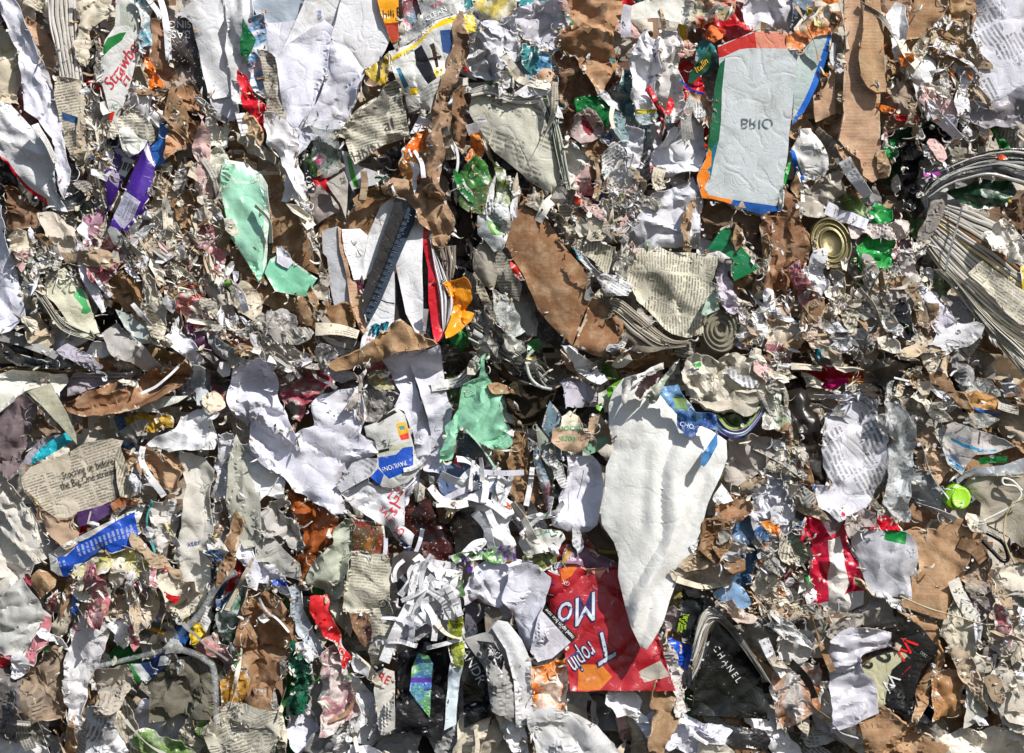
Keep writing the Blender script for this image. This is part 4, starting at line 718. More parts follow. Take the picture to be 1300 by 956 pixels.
s('photo_print', 'photo', 'colour photo of brown rocks and green trees with a white border', 'x:#6a5a40,#3a6a34,#a88a68,#2c4a28', 30, '1010,60 1060,80 1165,60 1200,0 1190,120 1170,212 1060,190 1020,160', [('p:#dcdcdc', '1170,70 1205,0 1192,130 1172,213 1135,205 1155,130')], amp=3, wl=34, rag=.8, lm='rock photo')
s('plastic_bag', 'plastic bag', 'white plastic bag hem with leafy print under the rock photo', 'b:#d8dcdc', 24, '1110,220 1180,150 1260,170 1270,260 1230,380 1190,390 1110,300', [('x:#3a8a2a,#7ac04a,#dcdcdc', '1150,230 1215,250 1230,310 1180,310')], amp=5, wl=30, bul=6, lm='leafy white bag')
s('paper_roll', 'paper', 'smooth dark grey wrapped roll right of the orange script wrapper', 'p:#9a9488', 16, '1085,390 1130,330 1190,380 1210,500 1190,580 1130,560 1085,480', amp=3, wl=50, bul=10, rag=.8, lm='grey wrapped roll')
s('newspaper_page', 'newspaper', 'slanting grey newspaper fold right of the grey wrapped roll', 'n:#a8a498', 14, '1165,360 1230,390 1300,470 1330,560 1310,640 1220,600 1200,500', amp=4, wl=36, rag=1, lm='slanting newspaper fold')
s('newspaper_page', 'newspaper', 'long crumpled newsprint running down from the grey wrapped roll', 'n:#a09888', 18, '1090,490 1130,560 1200,700 1210,760 1180,740 1130,640 1100,560', amp=5, wl=22, rag=2)
s('plastic_bottle', 'plastic bag', 'clear plastic with white scuffs at the middle seam', 'f:#e0e4e0', 20, '1180,580 1260,600 1310,700 1340,800 1280,830 1220,760 1190,680', amp=6, wl=26)
s('magazine_page', 'magazine', 'crushed black and white magazine layers at the middle seam', 'x:#d8d4cc,#3c3834,#b8b8b0,#5c6a5c', 6, '1040,780 1130,700 1240,760 1350,850 1380,930 1300,990 1200,960 1100,900', amp=10, wl=20, st=2.5, fa=-40, rag=4, lm='crushed magazine layers')
stk('page_layers', 'magazine', 'long slanting dark magazine page layers just above the green crumpled paper', 14, 8, '1090,730 1190,800 1300,880 1420,960 1480,1030', '1060,830 1150,880 1270,950 1390,1010 1450,1070', [('g:#4c4a44', 2), ('p:#c8c8c4', 2), ('p:#8a8678', 2), ('g:#2c3a30', 1)], hgt=3, lm='slanting page layers')
s('crumpled_paper', 'paper', 'clear-white crinkled cellophane in the left centre by the torn kraft', 'f:#eceae8', 22, '60,690 130,680 190,720 230,800 140,820 80,860 60,780', amp=9, wl=14, rag=4)
s('crumpled_paper', 'paper', 'pale frayed paper shreds left of the seam under the torn kraft', 'p:#cfc8bc', 12, '-20,740 60,760 130,850 200,880 260,930 240,1000 140,970 60,1000 20,900', amp=11, wl=14, rag=6, lm='frayed shreds')
rb('paper_strip', 'paper strip', 'flat grey board strip crossing the lower wall of the open brown box', 'p:#aca49a', 32, 26, '310,690 350,740 410,815')
rb('paper_strip', 'paper strip', 'second grey board strip below the open brown box, curled at its end', 'p:#b4aea6', 30, 22, '310,760 350,820 400,850 440,860')
# ---------------------------------------------------------------- second row, centre-right
O(650, 220)
s('cardboard_piece', 'cardboard', 'largest smooth brown board slab slanting in the centre', 'k:#946640', 22, '60,130 130,160 180,240 260,360 350,470 385,540 395,620 360,700 300,860 230,790 130,680 90,590 50,500 0,420 -40,330 -10,220', amp=3, wl=70, bul=5, rag=1.2, th=4, lm='brown slab')
s('cardboard_piece', 'cardboard', 'folded lower end of the brown slab, cracked along its fold', 'k:#8c5e3a', 18, '395,610 450,640 560,750 550,830 490,870 460,920 400,910 305,865 360,710', amp=3, wl=60, rag=1.5, th=4, lm='cracked slab end')
s('crumpled_paper', 'paper', 'crushed newsprint ruffle along the top right edge of the brown slab', 'n:#b8b0a0', 28, '85,100 150,110 200,190 280,240 350,300 340,380 270,360 220,290 170,220 130,170 90,150', amp=8, wl=20, rag=4, lm='newsprint ruffle')
s('wrapper', 'wrapper', 'small shiny red scrap at the left edge of the brown slab', 'g:#c02a20', 26, '-10,440 30,470 65,540 40,540 0,500', amp=4, wl=14)
s('crumpled_paper', 'paper', 'brown and white torn tissue right of the newsprint ruffle', 'x:#b89068,#d8d0c8,#7a5a40,#c8c0b4', 14, '280,220 380,200 440,250 480,200 520,280 470,340 380,290 320,270', amp=10, wl=18, rag=5)
s('wrapper', 'wrapper', 'small red-orange scrap caught beside the grey magazine spine', 'g:#c84020', 22, '295,130 330,115 360,145 325,165', amp=4, rag=2)
s('crumpled_cloth', 'rag', 'draped white cloth with faint writing below the dusty cloth', 'p:#d8d8e0', 20, '640,150 720,100 830,50 900,20 940,50 950,100 940,380 870,380 870,300 840,270 860,370 700,380 600,350 560,300 620,230', amp=8, wl=30, rag=2, lm='draped white cloth')
s('kraft_paper', 'paper', 'torn brown board opening inside the draped white cloth', 'k:#a8825c', 30, '870,190 920,90 930,160 880,240 900,380 865,375 850,300 845,230', amp=5, rag=2)
s('newspaper_page', 'newspaper', 'wide cream newspaper lying across the centre right with columns of small print', 'n:#d0cbb8', 26, '510,380 640,370 800,385 980,395 1040,410 1030,470 990,540 1030,560 1000,640 960,700 960,790 880,820 800,800 720,720 620,640 590,560 520,520', amp=5, wl=44, uvang=86, rag=2, lm='wide cream newspaper')
s('newspaper_page', 'newspaper', 'rippled newspaper folds at the left end of the wide cream newspaper', 'n:#c8c3b0', 28, '300,370 340,340 420,350 520,370 520,500 460,510 400,440', amp=5, wl=30, st=2, fa=-60, uvang=80, rag=2, lm='rippled newspaper folds')
s('paper_sheet', 'paper', 'white torn printed slip over the rippled newspaper folds', 'n:#e4e4e6', 36, '310,370 350,400 440,490 530,510 600,550 580,610 470,612 440,560 380,480 330,420', [('g:#1c9ab8', '290,385 312,370 345,440 330,455')], amp=4, wl=26, rag=2, uvang=-30, lm='white printed slip')
s('crumpled_paper', 'paper', 'blackish-blue printed scrap on the upper edge of the wide cream newspaper', 'x:#3c3a4a,#a8a498,#2a2834', 34, '520,420 600,415 600,450 540,470 580,520 520,500', amp=4, wl=14, rag=3)
stk('newspaper_roll', 'newspaper', 'rounded folded newspaper edge sweeping below the wide cream newspaper', 22, 7, '480,620 560,640 680,740 800,830 900,830', '500,700 600,800 700,870 780,880 880,870', [('e:#c0b8a8,#8c8478', 2), ('p:#a8a090', 1)], hgt=3.5, bow=4, lm='folded newspaper edge')
s('newspaper_page', 'newspaper', 'dark curled underside of the folded newspaper edge', 'p:#7c7468', 12, '490,690 560,700 700,800 780,870 700,890 600,890 540,850', amp=5, wl=30, rag=2)  # one even tone, darker than the folds above it
s('plastic_bag', 'plastic', 'pale mint film curl at the right end of the wide cream newspaper', 'b:#b8ccc0', 34, '950,710 990,600 1020,560 1030,640 1040,680 990,700', amp=5, wl=20)
s('cardboard_piece', 'card', 'deep green flat card below the white-backed carton', 'g:#0f6e42', 30, '975,380 1040,290 1070,270 1110,300 1160,380 1240,475 1110,540 1098,480 1110,430 1040,390', amp=1.2, rag=.8, th=2, lm='deep green card')
s('crumpled_paper', 'paper', 'frayed tan and white board fringe along the deep green card', 'p:#b8ab98', 22, '1130,340 1180,380 1200,420 1240,440 1230,460 1290,400 1270,300 1290,330 1300,420 1240,500 1160,390', amp=7, wl=14, rag=4)
s('crumpled_paper', 'paper', 'lavender crumpled tissue left of the deep green card', 'p:#c4bcc8', 20, '1035,430 1110,440 1095,500 1120,560 1130,620 1110,690 1040,660 1020,560', amp=8, wl=20, rag=4, lm='lavender tissue')
dc('paper_roll', 'paper roll', 'tightly wound paper roll end showing concentric rings', 'p:#8c8878', 14, '1045,780', 25, [(1.05, -16), (1, 0), (.96, 3), (.90, 3.5), (.88, .5), (.80, .5), (.78, 4), (.70, 4), (.68, 1), (.58, 1), (.56, 4.5), (.48, 4.5), (.46, 1), (.36, 1), (.34, 4), (.25, 4), (.22, 0), (.12, -2)], sq=1.2, lm='wound roll end')
s('crumpled_paper', 'paper', 'white shredded scraps piled right of the wound roll end', 'x:#dcdcd8,#c8c0b4,#dcd8e0,#5c544c', 12, '1120,660 1200,680 1290,740 1300,860 1220,850 1180,900 1130,860 1140,760', amp=12, wl=14, rag=6, lm='white shredded scraps')
s('cardboard_piece', 'cardboard', 'dark brown torn slab below the folded newspaper edge', 'k:#6c4c30', 6, '530,870 640,890 690,900 640,930 560,930', amp=3, th=4)
s('cardboard_piece', 'cardboard', 'tall brown board flap right of the deep green card', 'k:#8e6a4c', 14, '1280,200 1340,90 1400,150 1440,260 1530,360 1500,460 1440,640 1360,600 1330,420 1300,300', amp=6, wl=40, rag=2, th=3, lm='tall brown flap')
# ---------------------------------------------------------------- second row, right
O(970, 220)
s('cardboard_piece', 'cardboard', 'fan-shaped brown board folds beside the can lid', 'k:#8a5c3c', 20, '-10,200 50,210 90,60 140,100 160,160 200,280 230,380 200,460 160,620 110,620 90,560 60,640 20,640 -10,520', amp=9, wl=30, st=3.5, fa=-75, rag=2, th=2, lm='fan-shaped board')
s('plastic_bag', 'plastic bag', 'milky crumpled plastic under the white blue-striped packet', 'b:#bcb4a8', 12, '170,140 220,60 300,30 380,0 400,80 350,200 280,210 200,200', amp=8, wl=24, rag=3, lm='milky crumpled plastic')
s('wrapper', 'wrapper', 'white packet with a blue stripe below the blue-edged flap', 'p:#dcdad8', 24, '150,-150 180,-230 240,-230 300,-130 318,-20 280,0 200,42 165,0 130,-110', [('g:#1c62c0', '130,-130 155,-110 200,35 178,38 140,-60')], amp=6, wl=24, rag=2, lm='blue-striped packet')
s('wrapper', 'wrapper', 'narrow grass-green plastic tag right of the white-backed carton', 'g:#20a040', 22, '95,10 110,-20 135,-90 130,-30 105,60 92,60', amp=1, rag=.5)
dc('can_lid', 'can lid', 'round gold-coloured can lid with rings', 'm:#857a58', 24, '335,350', 25, [(1.06, -12), (1.04, 0), (1., 4), (.95, 4), (.92, 0), (.82, 0), (.79, 2.5), (.74, 2.5), (.71, .5), (.60, .5), (.57, 2), (.52, 2), (.5, 0), (.1, 0)], sq=1.3, ang=-15, lm='gold can lid')
s('crumpled_paper', 'paper', 'white fluffy torn paper below the gold can lid', 'p:#dcdce0', 24, '190,490 250,390 310,385 300,460 340,560 310,600 280,640 250,600 200,530', amp=9, wl=18, rag=4, lm='white fluffy paper')
s('plastic_bag', 'plastic bag', 'bright green torn plastic bag with white tatters at the right', 'g:#2a9a48', 18, '520,200 560,130 640,180 640,260 650,340 630,420 640,510 590,500 500,490 465,380 510,310 540,260', amp=8, wl=24, rag=4, lm='bright green bag')
s('crumpled_paper', 'paper', 'white and pink tattered band across the bright green bag', 'p:#d4c8c4', 28, '420,240 520,230 620,250 700,240 700,310 600,330 500,310 440,330', amp=9, wl=14, rag=5, lm='pink-white band')
s('crumpled_paper', 'paper', 'tattered grey-white paper right of the bright green bag', 'p:#c4bcb8', 22, '640,360 730,370 760,450 790,540 770,600 720,560 680,500 650,430', amp=10, wl=16, rag=5, lm='tattered grey-white paper')
s('cardboard_piece', 'cardboard', 'small tan rounded board under the bright green bag', 'B', 22, '610,540 660,505 705,520 700,560 670,580', amp=3, rag=1.5, th=3)
s('pulp_clump', 'pulp', 'grey felted pulp block below the bright green bag', 'd:#b0a8a4', 14, '500,540 590,560 690,590 760,600 740,660 650,720 560,720 510,650', amp=9, wl=16, rag=5, lm='grey felted pulp')
s('paper_layers', 'paper', 'grey layered paper fan above the pile of folded newspapers', 'p:#8c8680', 16, '830,130 890,110 910,160 860,280 800,350 760,360 780,280 820,220', amp=6, wl=18, st=4, fa=65, lm='grey paper fan')
np_ = stk('newspaper_pile', 'newspaper', 'thick strapped pile of folded newspapers at the right seen on its edges', 14, 21, '900,150 1010,180 1160,240 1300,330 1400,400', '780,340 880,480 1020,640 1180,790 1400,940', [('e:#cecac2,#a09c94', 7), ('n:#c8c2b0', 3), ('e:#a89c88,#b8683a', 1), ('e:#d8d2c4,#c8a838', 1), ('p:#9c7450', .4), ('p:#9a9668', .3)], hgt=3.6, lm='strapped newspaper pile')
rb('strap', None, 'grey plastic strap', 'g:#7c8088', 34, 9, '990,150 975,240 940,350 905,480', on=np_, conform=True)
stk('newspaper_roll', 'newspaper', 'pale rolled newspapers running diagonally to the right edge below the strapped pile', 24, 9, '850,480 940,560 1060,720 1180,860 1290,1000 1340,1060', '910,480 1010,600 1130,730 1280,860 1400,960', [('e:#d8d4ca,#aeaaa0', 4), ('n:#d4d0c4', 2)], hgt=5, bow=6, lm='pale rolled newspapers')
s('newspaper_page', 'newspaper', 'ragged white page ends bursting from the strapped newspaper pile', 'p:#dcd6cc', 34, '1090,310 1150,300 1180,250 1240,280 1290,360 1290,420 1250,430 1170,390', amp=8, wl=14, rag=6, lm='ragged page ends')
s('newspaper_page', 'newspaper', 'sunlit cream newspaper block at the right edge of the strapped pile', 'n:#d8d2c0', 32, '1020,500 1090,440 1200,520 1300,590 1400,660 1400,800 1280,760 1160,640', amp=3, wl=30, st=4, fa=-35, uvang=-35, rag=1.5, lm='sunlit newspaper block')
s('plastic_film', 'plastic', 'yellow sliver on the right edge above the sunlit newspaper block', 'g:#c8b428', 20, '1285,470 1380,440 1380,600 1290,600', amp=3)
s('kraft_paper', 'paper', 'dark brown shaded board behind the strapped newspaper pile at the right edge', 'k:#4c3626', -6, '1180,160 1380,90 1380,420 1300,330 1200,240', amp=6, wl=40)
s('crumpled_cloth', 'rag', 'white lavender rag hanging below the tattered grey-white paper', 'p:#d4d0dc', 20, '780,610 850,600 900,660 950,720 960,780 910,870 880,940 850,850 850,760 800,740 760,680', amp=8, wl=24, rag=3, lm='lavender rag')
s('cardboard_piece', 'cardboard', 'dark brown torn frame-like board over the lavender rag', 'k:#4e3a28', 30, '810,640 875,650 860,720 820,780 790,770 830,700 815,680', amp=3, rag=2, th=2)
s('cardboard_piece', 'cardboard', 'scorched tan board lump left of the lavender rag', 'k:#8c7048', 20, '690,720 760,670 800,740 740,770 660,760', amp=6, wl=18, rag=3)
s('kraft_paper', 'paper', 'flattened tan paper folds below the fan-shaped board', 'k:#b09078', 16, '0,650 120,620 240,610 190,680 220,760 150,720 60,700', amp=6, wl=24, st=2.5, fa=10, rag=3, lm='flattened tan folds')
s('crumpled_paper', 'paper', 'grey-white crushed newspaper block at the seam below the flattened tan folds', 'p:#c4b8a8', 18, '0,720 60,710 170,770 185,820 100,850 50,900 0,880', amp=7, wl=26, rag=3, lm='crushed seam block')
s('crumpled_paper', 'paper', 'wide dusty torn paper heap above the seam at the right centre', 'd:#c0b0a0', 14, '180,680 330,640 420,730 500,800 480,870 380,900 280,860 220,800', amp=11, wl=16, rag=6, lm='dusty paper heap')
s('crumpled_paper', 'paper', 'brown-grey tangled fibre heap left below the lavender rag', 'd:#9a8878', 10, '500,780 650,760 760,770 870,800 880,900 780,900 640,880 520,860', amp=11, wl=16, rag=6, lm='tangled fibre heap')
s('wrapper', 'wrapper', 'small bright red scrap in the dusty paper heap', 'g:#d81c2c', 30, '420,730 465,735 460,765 425,765', amp=2)
s('wrapper', 'wrapper', 'small cyan-blue scrap at the right seam', 'g:#14a0c0', 26, '270,880 310,875 310,920 275,940 260,915', amp=2)
s('paper_sheet', 'paper', 'pale yellow torn paper at the right seam', 'p:#d8c890', 26, '750,860 800,858 850,910 830,945 780,900', amp=4, rag=2)
# ================================================================ third row, left
O(0, 440)
s('book', 'book', 'flattened dark blue glossy magazine spread at the left seam', 'x:#1c2a44,#101828,#4a6a84,#b8bcc0', 8, '20,20 120,50 240,70 380,60 360,100 160,110 80,90 30,60', amp=5, wl=24, lm='dark blue spread')
s('paper_sheet', 'paper', 'grey-lavender crumpled sheet wedged in the left seam', 'p:#a8a4b0', 10, '290,20 340,-10 420,20 520,100 480,130 380,80', amp=5, wl=24)
s('kraft_paper', 'paper', 'shaded tan paper edge running along the left seam', 'k:#8c7448', 6, '-60,120 80,105 240,110 420,120 640,140 640,170 400,160 200,165 0,170 -60,180', amp=4, wl=30, rag=2)
s('paper_sheet', 'paper', 'broad cream paper sheet at the left edge below the seam', 'p:#cfcdc4', 18, '-60,150 60,120 220,130 300,150 225,190 130,225 60,290 0,335 -60,380', amp=3, wl=60, rag=1, lm='broad cream sheet')
s('paper_sheet', 'paper', 'lavender-grey shaded paper band right of the broad cream sheet', 'p:#a8a0a8', 8, '330,170 400,130 560,140 700,120 640,170 560,200 500,200 400,240 340,250', amp=4, wl=30)
s('paper_sheet', 'paper', 'small white pointed corner between the broad cream sheet and the brown folded bag', 'p:#dcd8d0', 22, '215,135 330,140 335,180 300,240 280,210 240,170', amp=2)
s('paper_sheet', 'paper', 'pointed olive-grey paper triangle hanging over the business newspaper', 'p:#b8b6a0', 34, '130,225 190,205 250,185 290,250 330,330 380,440 385,490 300,390 200,290', amp=1.5, rag=1, lm='olive-grey triangle')
s('paper_bag', 'bag', 'crushed brown paper bag with gathered folds at the left', 'k:#8c5f3e', 24, '305,290 400,240 480,220 550,160 575,170 570,230 700,160 760,110 850,100 960,70 980,120 900,200 800,270 700,310 600,330 520,350 420,345 340,320', amp=9, wl=30, st=2.5, fa=20, rag=1.5, lm='crushed brown bag')
rb('paper_strip', 'paper strip', 'thin white paper strip lying across the crushed brown bag', 'W', 36, 12, '890,100 840,150 780,200 705,235', lm='thin white strip')
s('paper_sheet', 'paper', 'white flattened tube with a thin green line right of the crushed brown bag', 'p:#d4d8d0', 20, '760,250 940,245 890,280 800,310 740,330 710,310', amp=2, rag=1)
s('plastic_film', 'plastic bag', 'smoky mauve plastic bag hanging at the left edge', 'b:#8c7c80', 12, '-60,360 0,330 60,290 130,230 180,300 150,360 150,430 120,520 90,600 60,660 0,620 -60,600', amp=7, wl=30, st=2.5, pleat=6, pw=14, fa=70, lm='smoky mauve bag')
s('crumpled_paper', 'paper', 'brown shredded strip between the smoky mauve bag and the olive-grey triangle', 'p:#84705e', 2, '180,290 230,330 300,430 200,460 150,450 160,370', amp=9, wl=14, rag=4)
s('paper_sheet', 'paper', 'bright turquoise paper roll above the business newspaper', 'g:#2ab0c4', 18, '150,595 165,550 210,500 270,460 330,430 360,470 300,510 220,560', amp=3, bul=5, rag=.8, lm='turquoise roll')
s('paper_sheet', 'paper', 'grey-mauve curved page behind the turquoise roll', 'p:#9c98a4', 12, '110,580 150,510 220,450 300,440 200,510 150,590', amp=3)
nw = s('newspaper_page', 'newspaper', 'large folded newspaper with the headline about stocking up', 'n:#c9bfad', 20, '105,660 150,600 240,570 340,530 430,480 560,460 620,470 590,530 600,640 590,760 500,800 380,830 330,870 250,850 180,760 120,710', amp=2.2, wl=70, uvang=18, rag=1, lm='stocking-up newspaper')
t(nw, 'Stocking up before', 440, 610, 52, 17, '#2e2b28', sx=.68); t(nw, 'the Big One strikes', 440, 660, 54, 17, '#2e2b28', sx=.68)
s('newspaper_page', 'newspaper', 'folded newspaper side column at the right of the stocking-up newspaper', 'n:#c4bba8', 26, '575,560 600,500 640,620 690,740 640,760 600,745 585,680', amp=3, wl=22, st=3, fa=-70, uvang=75, rag=1)
s('newspaper_page', 'newspaper', 'brownish stained newspaper fold below the stocking-up newspaper', 'p:#a8907a', 22, '120,720 200,790 280,850 370,850 385,830 380,930 385,990 330,1020 270,960 190,850', amp=5, wl=36, rag=1.5, lm='brown-stained fold')
s('carton', 'card', 'purple printed card with pale figures below the stocking-up newspaper', 'g:#4c3260', 24, '385,825 520,790 600,770 560,830 480,880 400,900 385,880', amp=2, rag=1); t(ITEMS[-1], '7', 450, 850, 90, 190, '#bdb0b0')
s('wrapper', 'wrapper', 'crumpled rusty brown foil scrap below the side column of the newspaper', 'k:#a0582c', 26, '545,790 600,745 720,760 715,790 640,800 560,825', amp=6, wl=16, rag=2)
s('newspaper_page', 'newspaper', 'small cream folded pages with brown board right of the newspaper column', 'k:#a47c58', 18, '620,510 690,520 700,570 760,640 720,650 660,600', amp=6, wl=18, rag=3)
s('kraft_paper', 'paper', 'light brown crumpled kraft paper lump in the lower left', 'k:#b08a66', 22, '730,520 850,525 905,570 920,620 890,720 850,735 800,680 730,610', amp=7, wl=26, rag=2, lm='light kraft lump')
s('newspaper_page', 'newspaper', 'lavender-white print scrap below the newspaper column end', 'n:#cccad2', 20, '645,590 700,620 760,680 780,720 720,720 660,670', amp=4, wl=20, rag=2)
rb('paper_strip', 'paper strip', 'bold white bent strip looping round the light kraft lump', 'W', 34, 26, '715,500 705,560 730,620 780,690 820,750', lm='bent white strip')
s('plastic_film', 'plastic', 'mustard brown torn film below the crushed brown bag', 'x:#8c6c1c,#c8a030,#6a5a3c', 10, '620,350 700,320 780,360 850,340 860,400 770,430 690,380 640,390', amp=7, wl=16, rag=3)
s('paper_sheet', 'paper', 'grey folded paper flap above the white creased wrap at the left', 'p:#98948c', 18, '600,430 700,370 740,370 730,440 660,450 680,480 620,470', amp=4)
s('paper_sheet', 'paper', 'white creased wrap shaped like a tent above the light kraft lump', 'W', 30, '740,490 800,450 880,410 890,350 980,310 1100,330 1060,370 1080,460 1070,520 960,520 850,515', amp=6, wl=34, rag=2, lm='white tent wrap')
s('crumpled_paper', 'paper', 'milky plastic funnel hanging above the white tent wrap', 'b:#ccd0d4', 26, '980,90 1040,110 1020,180 1055,250 1050,300 990,290 980,230 940,200', amp=5, wl=20, rag=2)
s('paper_sheet', 'paper', 'tall soiled white sheet marked with brown folds in the lower left', 'p:#cfccc4', 20, '900,530 960,525 1040,560 1080,620 1060,700 1065,820 1055,1000 1050,1180 1000,1310 940,1290 890,1150 870,1060 900,900 930,700', amp=6, wl=44, st=2, fa=80, rag=1.5, lm='tall soiled sheet')
t(ITEMS[-1], 'xter', 970, 982, 42, 12, '#2a4a8c')
s('paper_sheet', 'paper', 'narrow white crumpled sheet right of the tall soiled sheet', 'p:#d4d4da', 16, '1080,440 1140,420 1175,430 1150,560 1140,640 1150,760 1060,800 1060,700 1090,600', amp=7, wl=22, st=2, fa=80, rag=3, lm='narrow crumpled sheet')
s('plastic_film', 'plastic bag', 'long pale translucent plastic sleeve with a torn brown hole', 'b:#c4c4b8', 26, '1175,440 1220,520 1250,650 1290,720 1300,850 1310,960 1270,1000 1220,1010 1150,900 1130,760 1150,600', amp=4, wl=50, st=2, pleat=6, pw=16, fa=80, rag=.8, lm='long pale sleeve')
s('cardboard_piece', 'cardboard', 'dim brown printed board under the milky plastic funnel', 'x:#6c5448,#8c8480,#a03030,#5a4a40', 4, '1050,130 1190,130 1200,330 1100,340 1060,260', amp=7, wl=20)
s('crumpled_paper', 'paper', 'long white flecked pulp sheet at the lower left edge', 'p:#d4d0c8', 8, '-60,660 40,680 110,760 180,860 260,980 290,1040 200,1080 120,1130 60,1200 0,1300 -60,1330', amp=9, wl=26, st=2, fa=-55, rag=4, lm='white flecked sheet')
s('crumpled_paper', 'paper', 'white crumpled scraps beside the printed blue leaflet', 'p:#d0ccc8', 12, '750,770 830,760 890,780 880,870 840,960 820,1090 780,1080 750,930', amp=9, wl=18, rag=4, lm='white scraps strip')
rb('plastic_strip', 'plastic', 'thin teal plastic edge right of the printed blue leaflet', 'g:#4ab0b8', 20, 8, '760,770 735,860 745,940 775,1030')
# ---------------------------------------------------------------- third row, centre-left
O(325, 440)
s('paper_sheet', 'paper', 'long lavender sheet folded down the left side of the big crumpled white sheets', 'L', 14, '-120,110 0,60 100,70 105,240 160,350 220,500 180,500 120,430 60,380 0,330 -60,400 -120,350 -135,250', amp=8, wl=36, rag=1.5, lm='left lavender fold')
s('paper_sheet', 'paper', 'big crumpled lavender-white sheet lying below the open brown box', 'L', 20, '-20,300 50,310 120,400 200,500 230,520 200,440 280,390 275,300 320,230 440,210 520,190 535,260 540,380 520,430 590,470 610,540 560,560 440,640 400,690 450,790 470,830 400,845 300,790 200,720 140,660 60,600 -20,540', amp=8, wl=44, rag=1.5, lm='big crumpled lavender sheet')
s('paper_sheet', 'paper', 'long white crumpled fold descending left below the big crumpled lavender sheet', 'W', 16, '-100,480 -20,470 60,560 140,650 130,720 160,790 60,760 -10,820 0,860 60,930 20,940 -40,860 -90,740', amp=8, wl=34, rag=2, lm='white descending fold')
s('crumpled_paper', 'paper', 'dark leafy printed scraps showing above the big crumpled lavender sheet', 'x:#3a4a34,#a89c94,#b84a60,#2a2c28', 4, '105,80 340,110 400,180 320,240 270,290 230,360 160,340 120,240', amp=9, wl=16, rag=3)
s('wrapper', 'wrapper', 'weathered frayed white card standing up at the centre left seam', 'p:#d4ccc8', 30, '560,90 570,120 540,180 530,220 535,380 500,330 440,310 470,240 500,190 490,140', amp=5, wl=20, rag=3)
rb('paper_strip', 'paper strip', 'lavender loop strip under the frayed shreds', 'L', 28, 16, '265,60 200,95 190,120 220,155')
rb('paper_strip', 'paper strip', 'grey ribbon strip hanging beneath the frayed shreds', 'p:#a8a4a4', 26, 14, '270,80 300,150 360,180 405,210')
s('newspaper_page', 'newspaper', 'shaded printed strips beside the yellow flower picture', 'x:#5a5450,#a8a4a0,#3c3a38', 8, '535,190 600,190 680,260 690,300 600,380 570,380 540,370', amp=7, wl=16)
s('magazine_page', 'magazine', 'olive picture scrap with a yellow flower under the sagging kraft strip', 'x:#6a7448,#b8b088,#4a5438', 16, '570,130 640,120 670,170 700,215 600,210 560,170', [('g:#d8a81c', '610,135 640,130 640,175 612,170')], amp=3)
s('paper_sheet', 'paper', 'tall shaded white sheet directly under the sagging kraft strip', 'L', 10, '620,60 760,20 775,80 800,200 840,300 860,380 870,460 800,480 780,420 740,320 690,300 720,230 690,190', amp=4, wl=50, rag=1, lm='tall shaded sheet')
s('paper_sheet', 'paper', 'tall white sheet with a ragged shadow left of the green crumpled paper', 'L', 14, '770,60 920,-10 940,130 960,250 985,310 970,420 930,520 920,640 860,620 840,560 810,480 870,440 855,350 820,250', amp=4, wl=46, rag=1, lm='tall right sheet')
s('paper_sheet', 'paper', 'lavender crumpled paper pocket right of the supermarket leaflet', 'L', 18, '790,460 870,450 930,520 925,640 850,620 830,580 840,600 800,700 740,800 735,700 790,600', amp=7, wl=28, rag=1.5, lm='lavender pocket')
pv = s('leaflet', 'leaflet', 'curled supermarket leaflet with a blue panel and upside-down price', 'p:#d8d8d4', 26, '540,400 600,380 660,330 700,300 745,340 765,420 790,500 800,560 840,590 760,680 680,705 630,700 600,680 570,650 600,590 610,540 590,470 550,450',
 [('g:#1c50b8', '612,555 700,540 735,505 785,500 785,590 740,630 665,662 640,640 612,600'), ('g:#1c50b8', '568,655 610,610 640,640 620,695'), ('p:#2c2c2a', '600,365 690,318 705,330 610,384'), ('p:#c8ccb0', '605,520 770,475 775,495 612,545'), ('p:#2c2c2a', '612,520 665,508 668,520 614,535'), ('g:#e03c34', '715,440 760,425 765,460 725,470'), ('g:#e0a828', '700,385 745,375 765,430 715,445'), ('g:#2a8a8c', '712,400 740,395 745,415 720,418')], amp=2.5, wl=44, uvang=15, bul=4, rag=1, lm='supermarket leaflet')
t(pv, '75', 655, 480, 52, 192, '#1e1c1c'); t(pv, 'c', 620, 493, 34, 192, '#1e1c1c'); t(pv, 'PAVILIONS', 690, 597, 34, 197, '#e6e8ee', sx=.78)
s('newspaper_page', 'typed page', 'shaded typed page corner below the big crumpled lavender sheet', 't:#c8c8d0', 28, '395,690 440,640 480,580 560,555 610,560 600,600 570,650 500,690 425,732', amp=2, uvang=-32, rag=.8, lm='typed page corner')
s('leaflet', 'leaflet', 'white leaflet with red figures and a blue block below the supermarket leaflet', 'p:#dcdce0', 20, '430,740 500,700 560,660 600,690 660,705 745,695 745,800 740,900 790,940 770,1030 700,960 660,900 600,870 540,830 480,800', [('g:#2a3c84', '720,955 770,1000 795,1030 770,1040 735,1010')], amp=4, wl=30, uvang=50, lm='red figure leaflet')
t(ITEMS[-1], 'G3', 700, 745, 80, 60, '#d02430'); t(ITEMS[-1], '$1', 700, 810, 62, 55, '#d02430'); t(ITEMS[-1], 'SALE', 655, 840, 44, -50, '#d02430'); t(ITEMS[-1], '25', 715, 930, 66, 55, '#d02430')
s('magazine_page', 'magazine', 'dark red-brown glossy magazine pages below the lavender pocket', 'x:#1c1210,#3c1410,#5a1c14,#241816', 12, '740,820 800,780 860,740 900,860 960,910 1000,1000 950,1040 960,1090 900,1100 840,1080 830,980 760,930', amp=5, wl=40, rag=1, lm='dark red-brown pages')
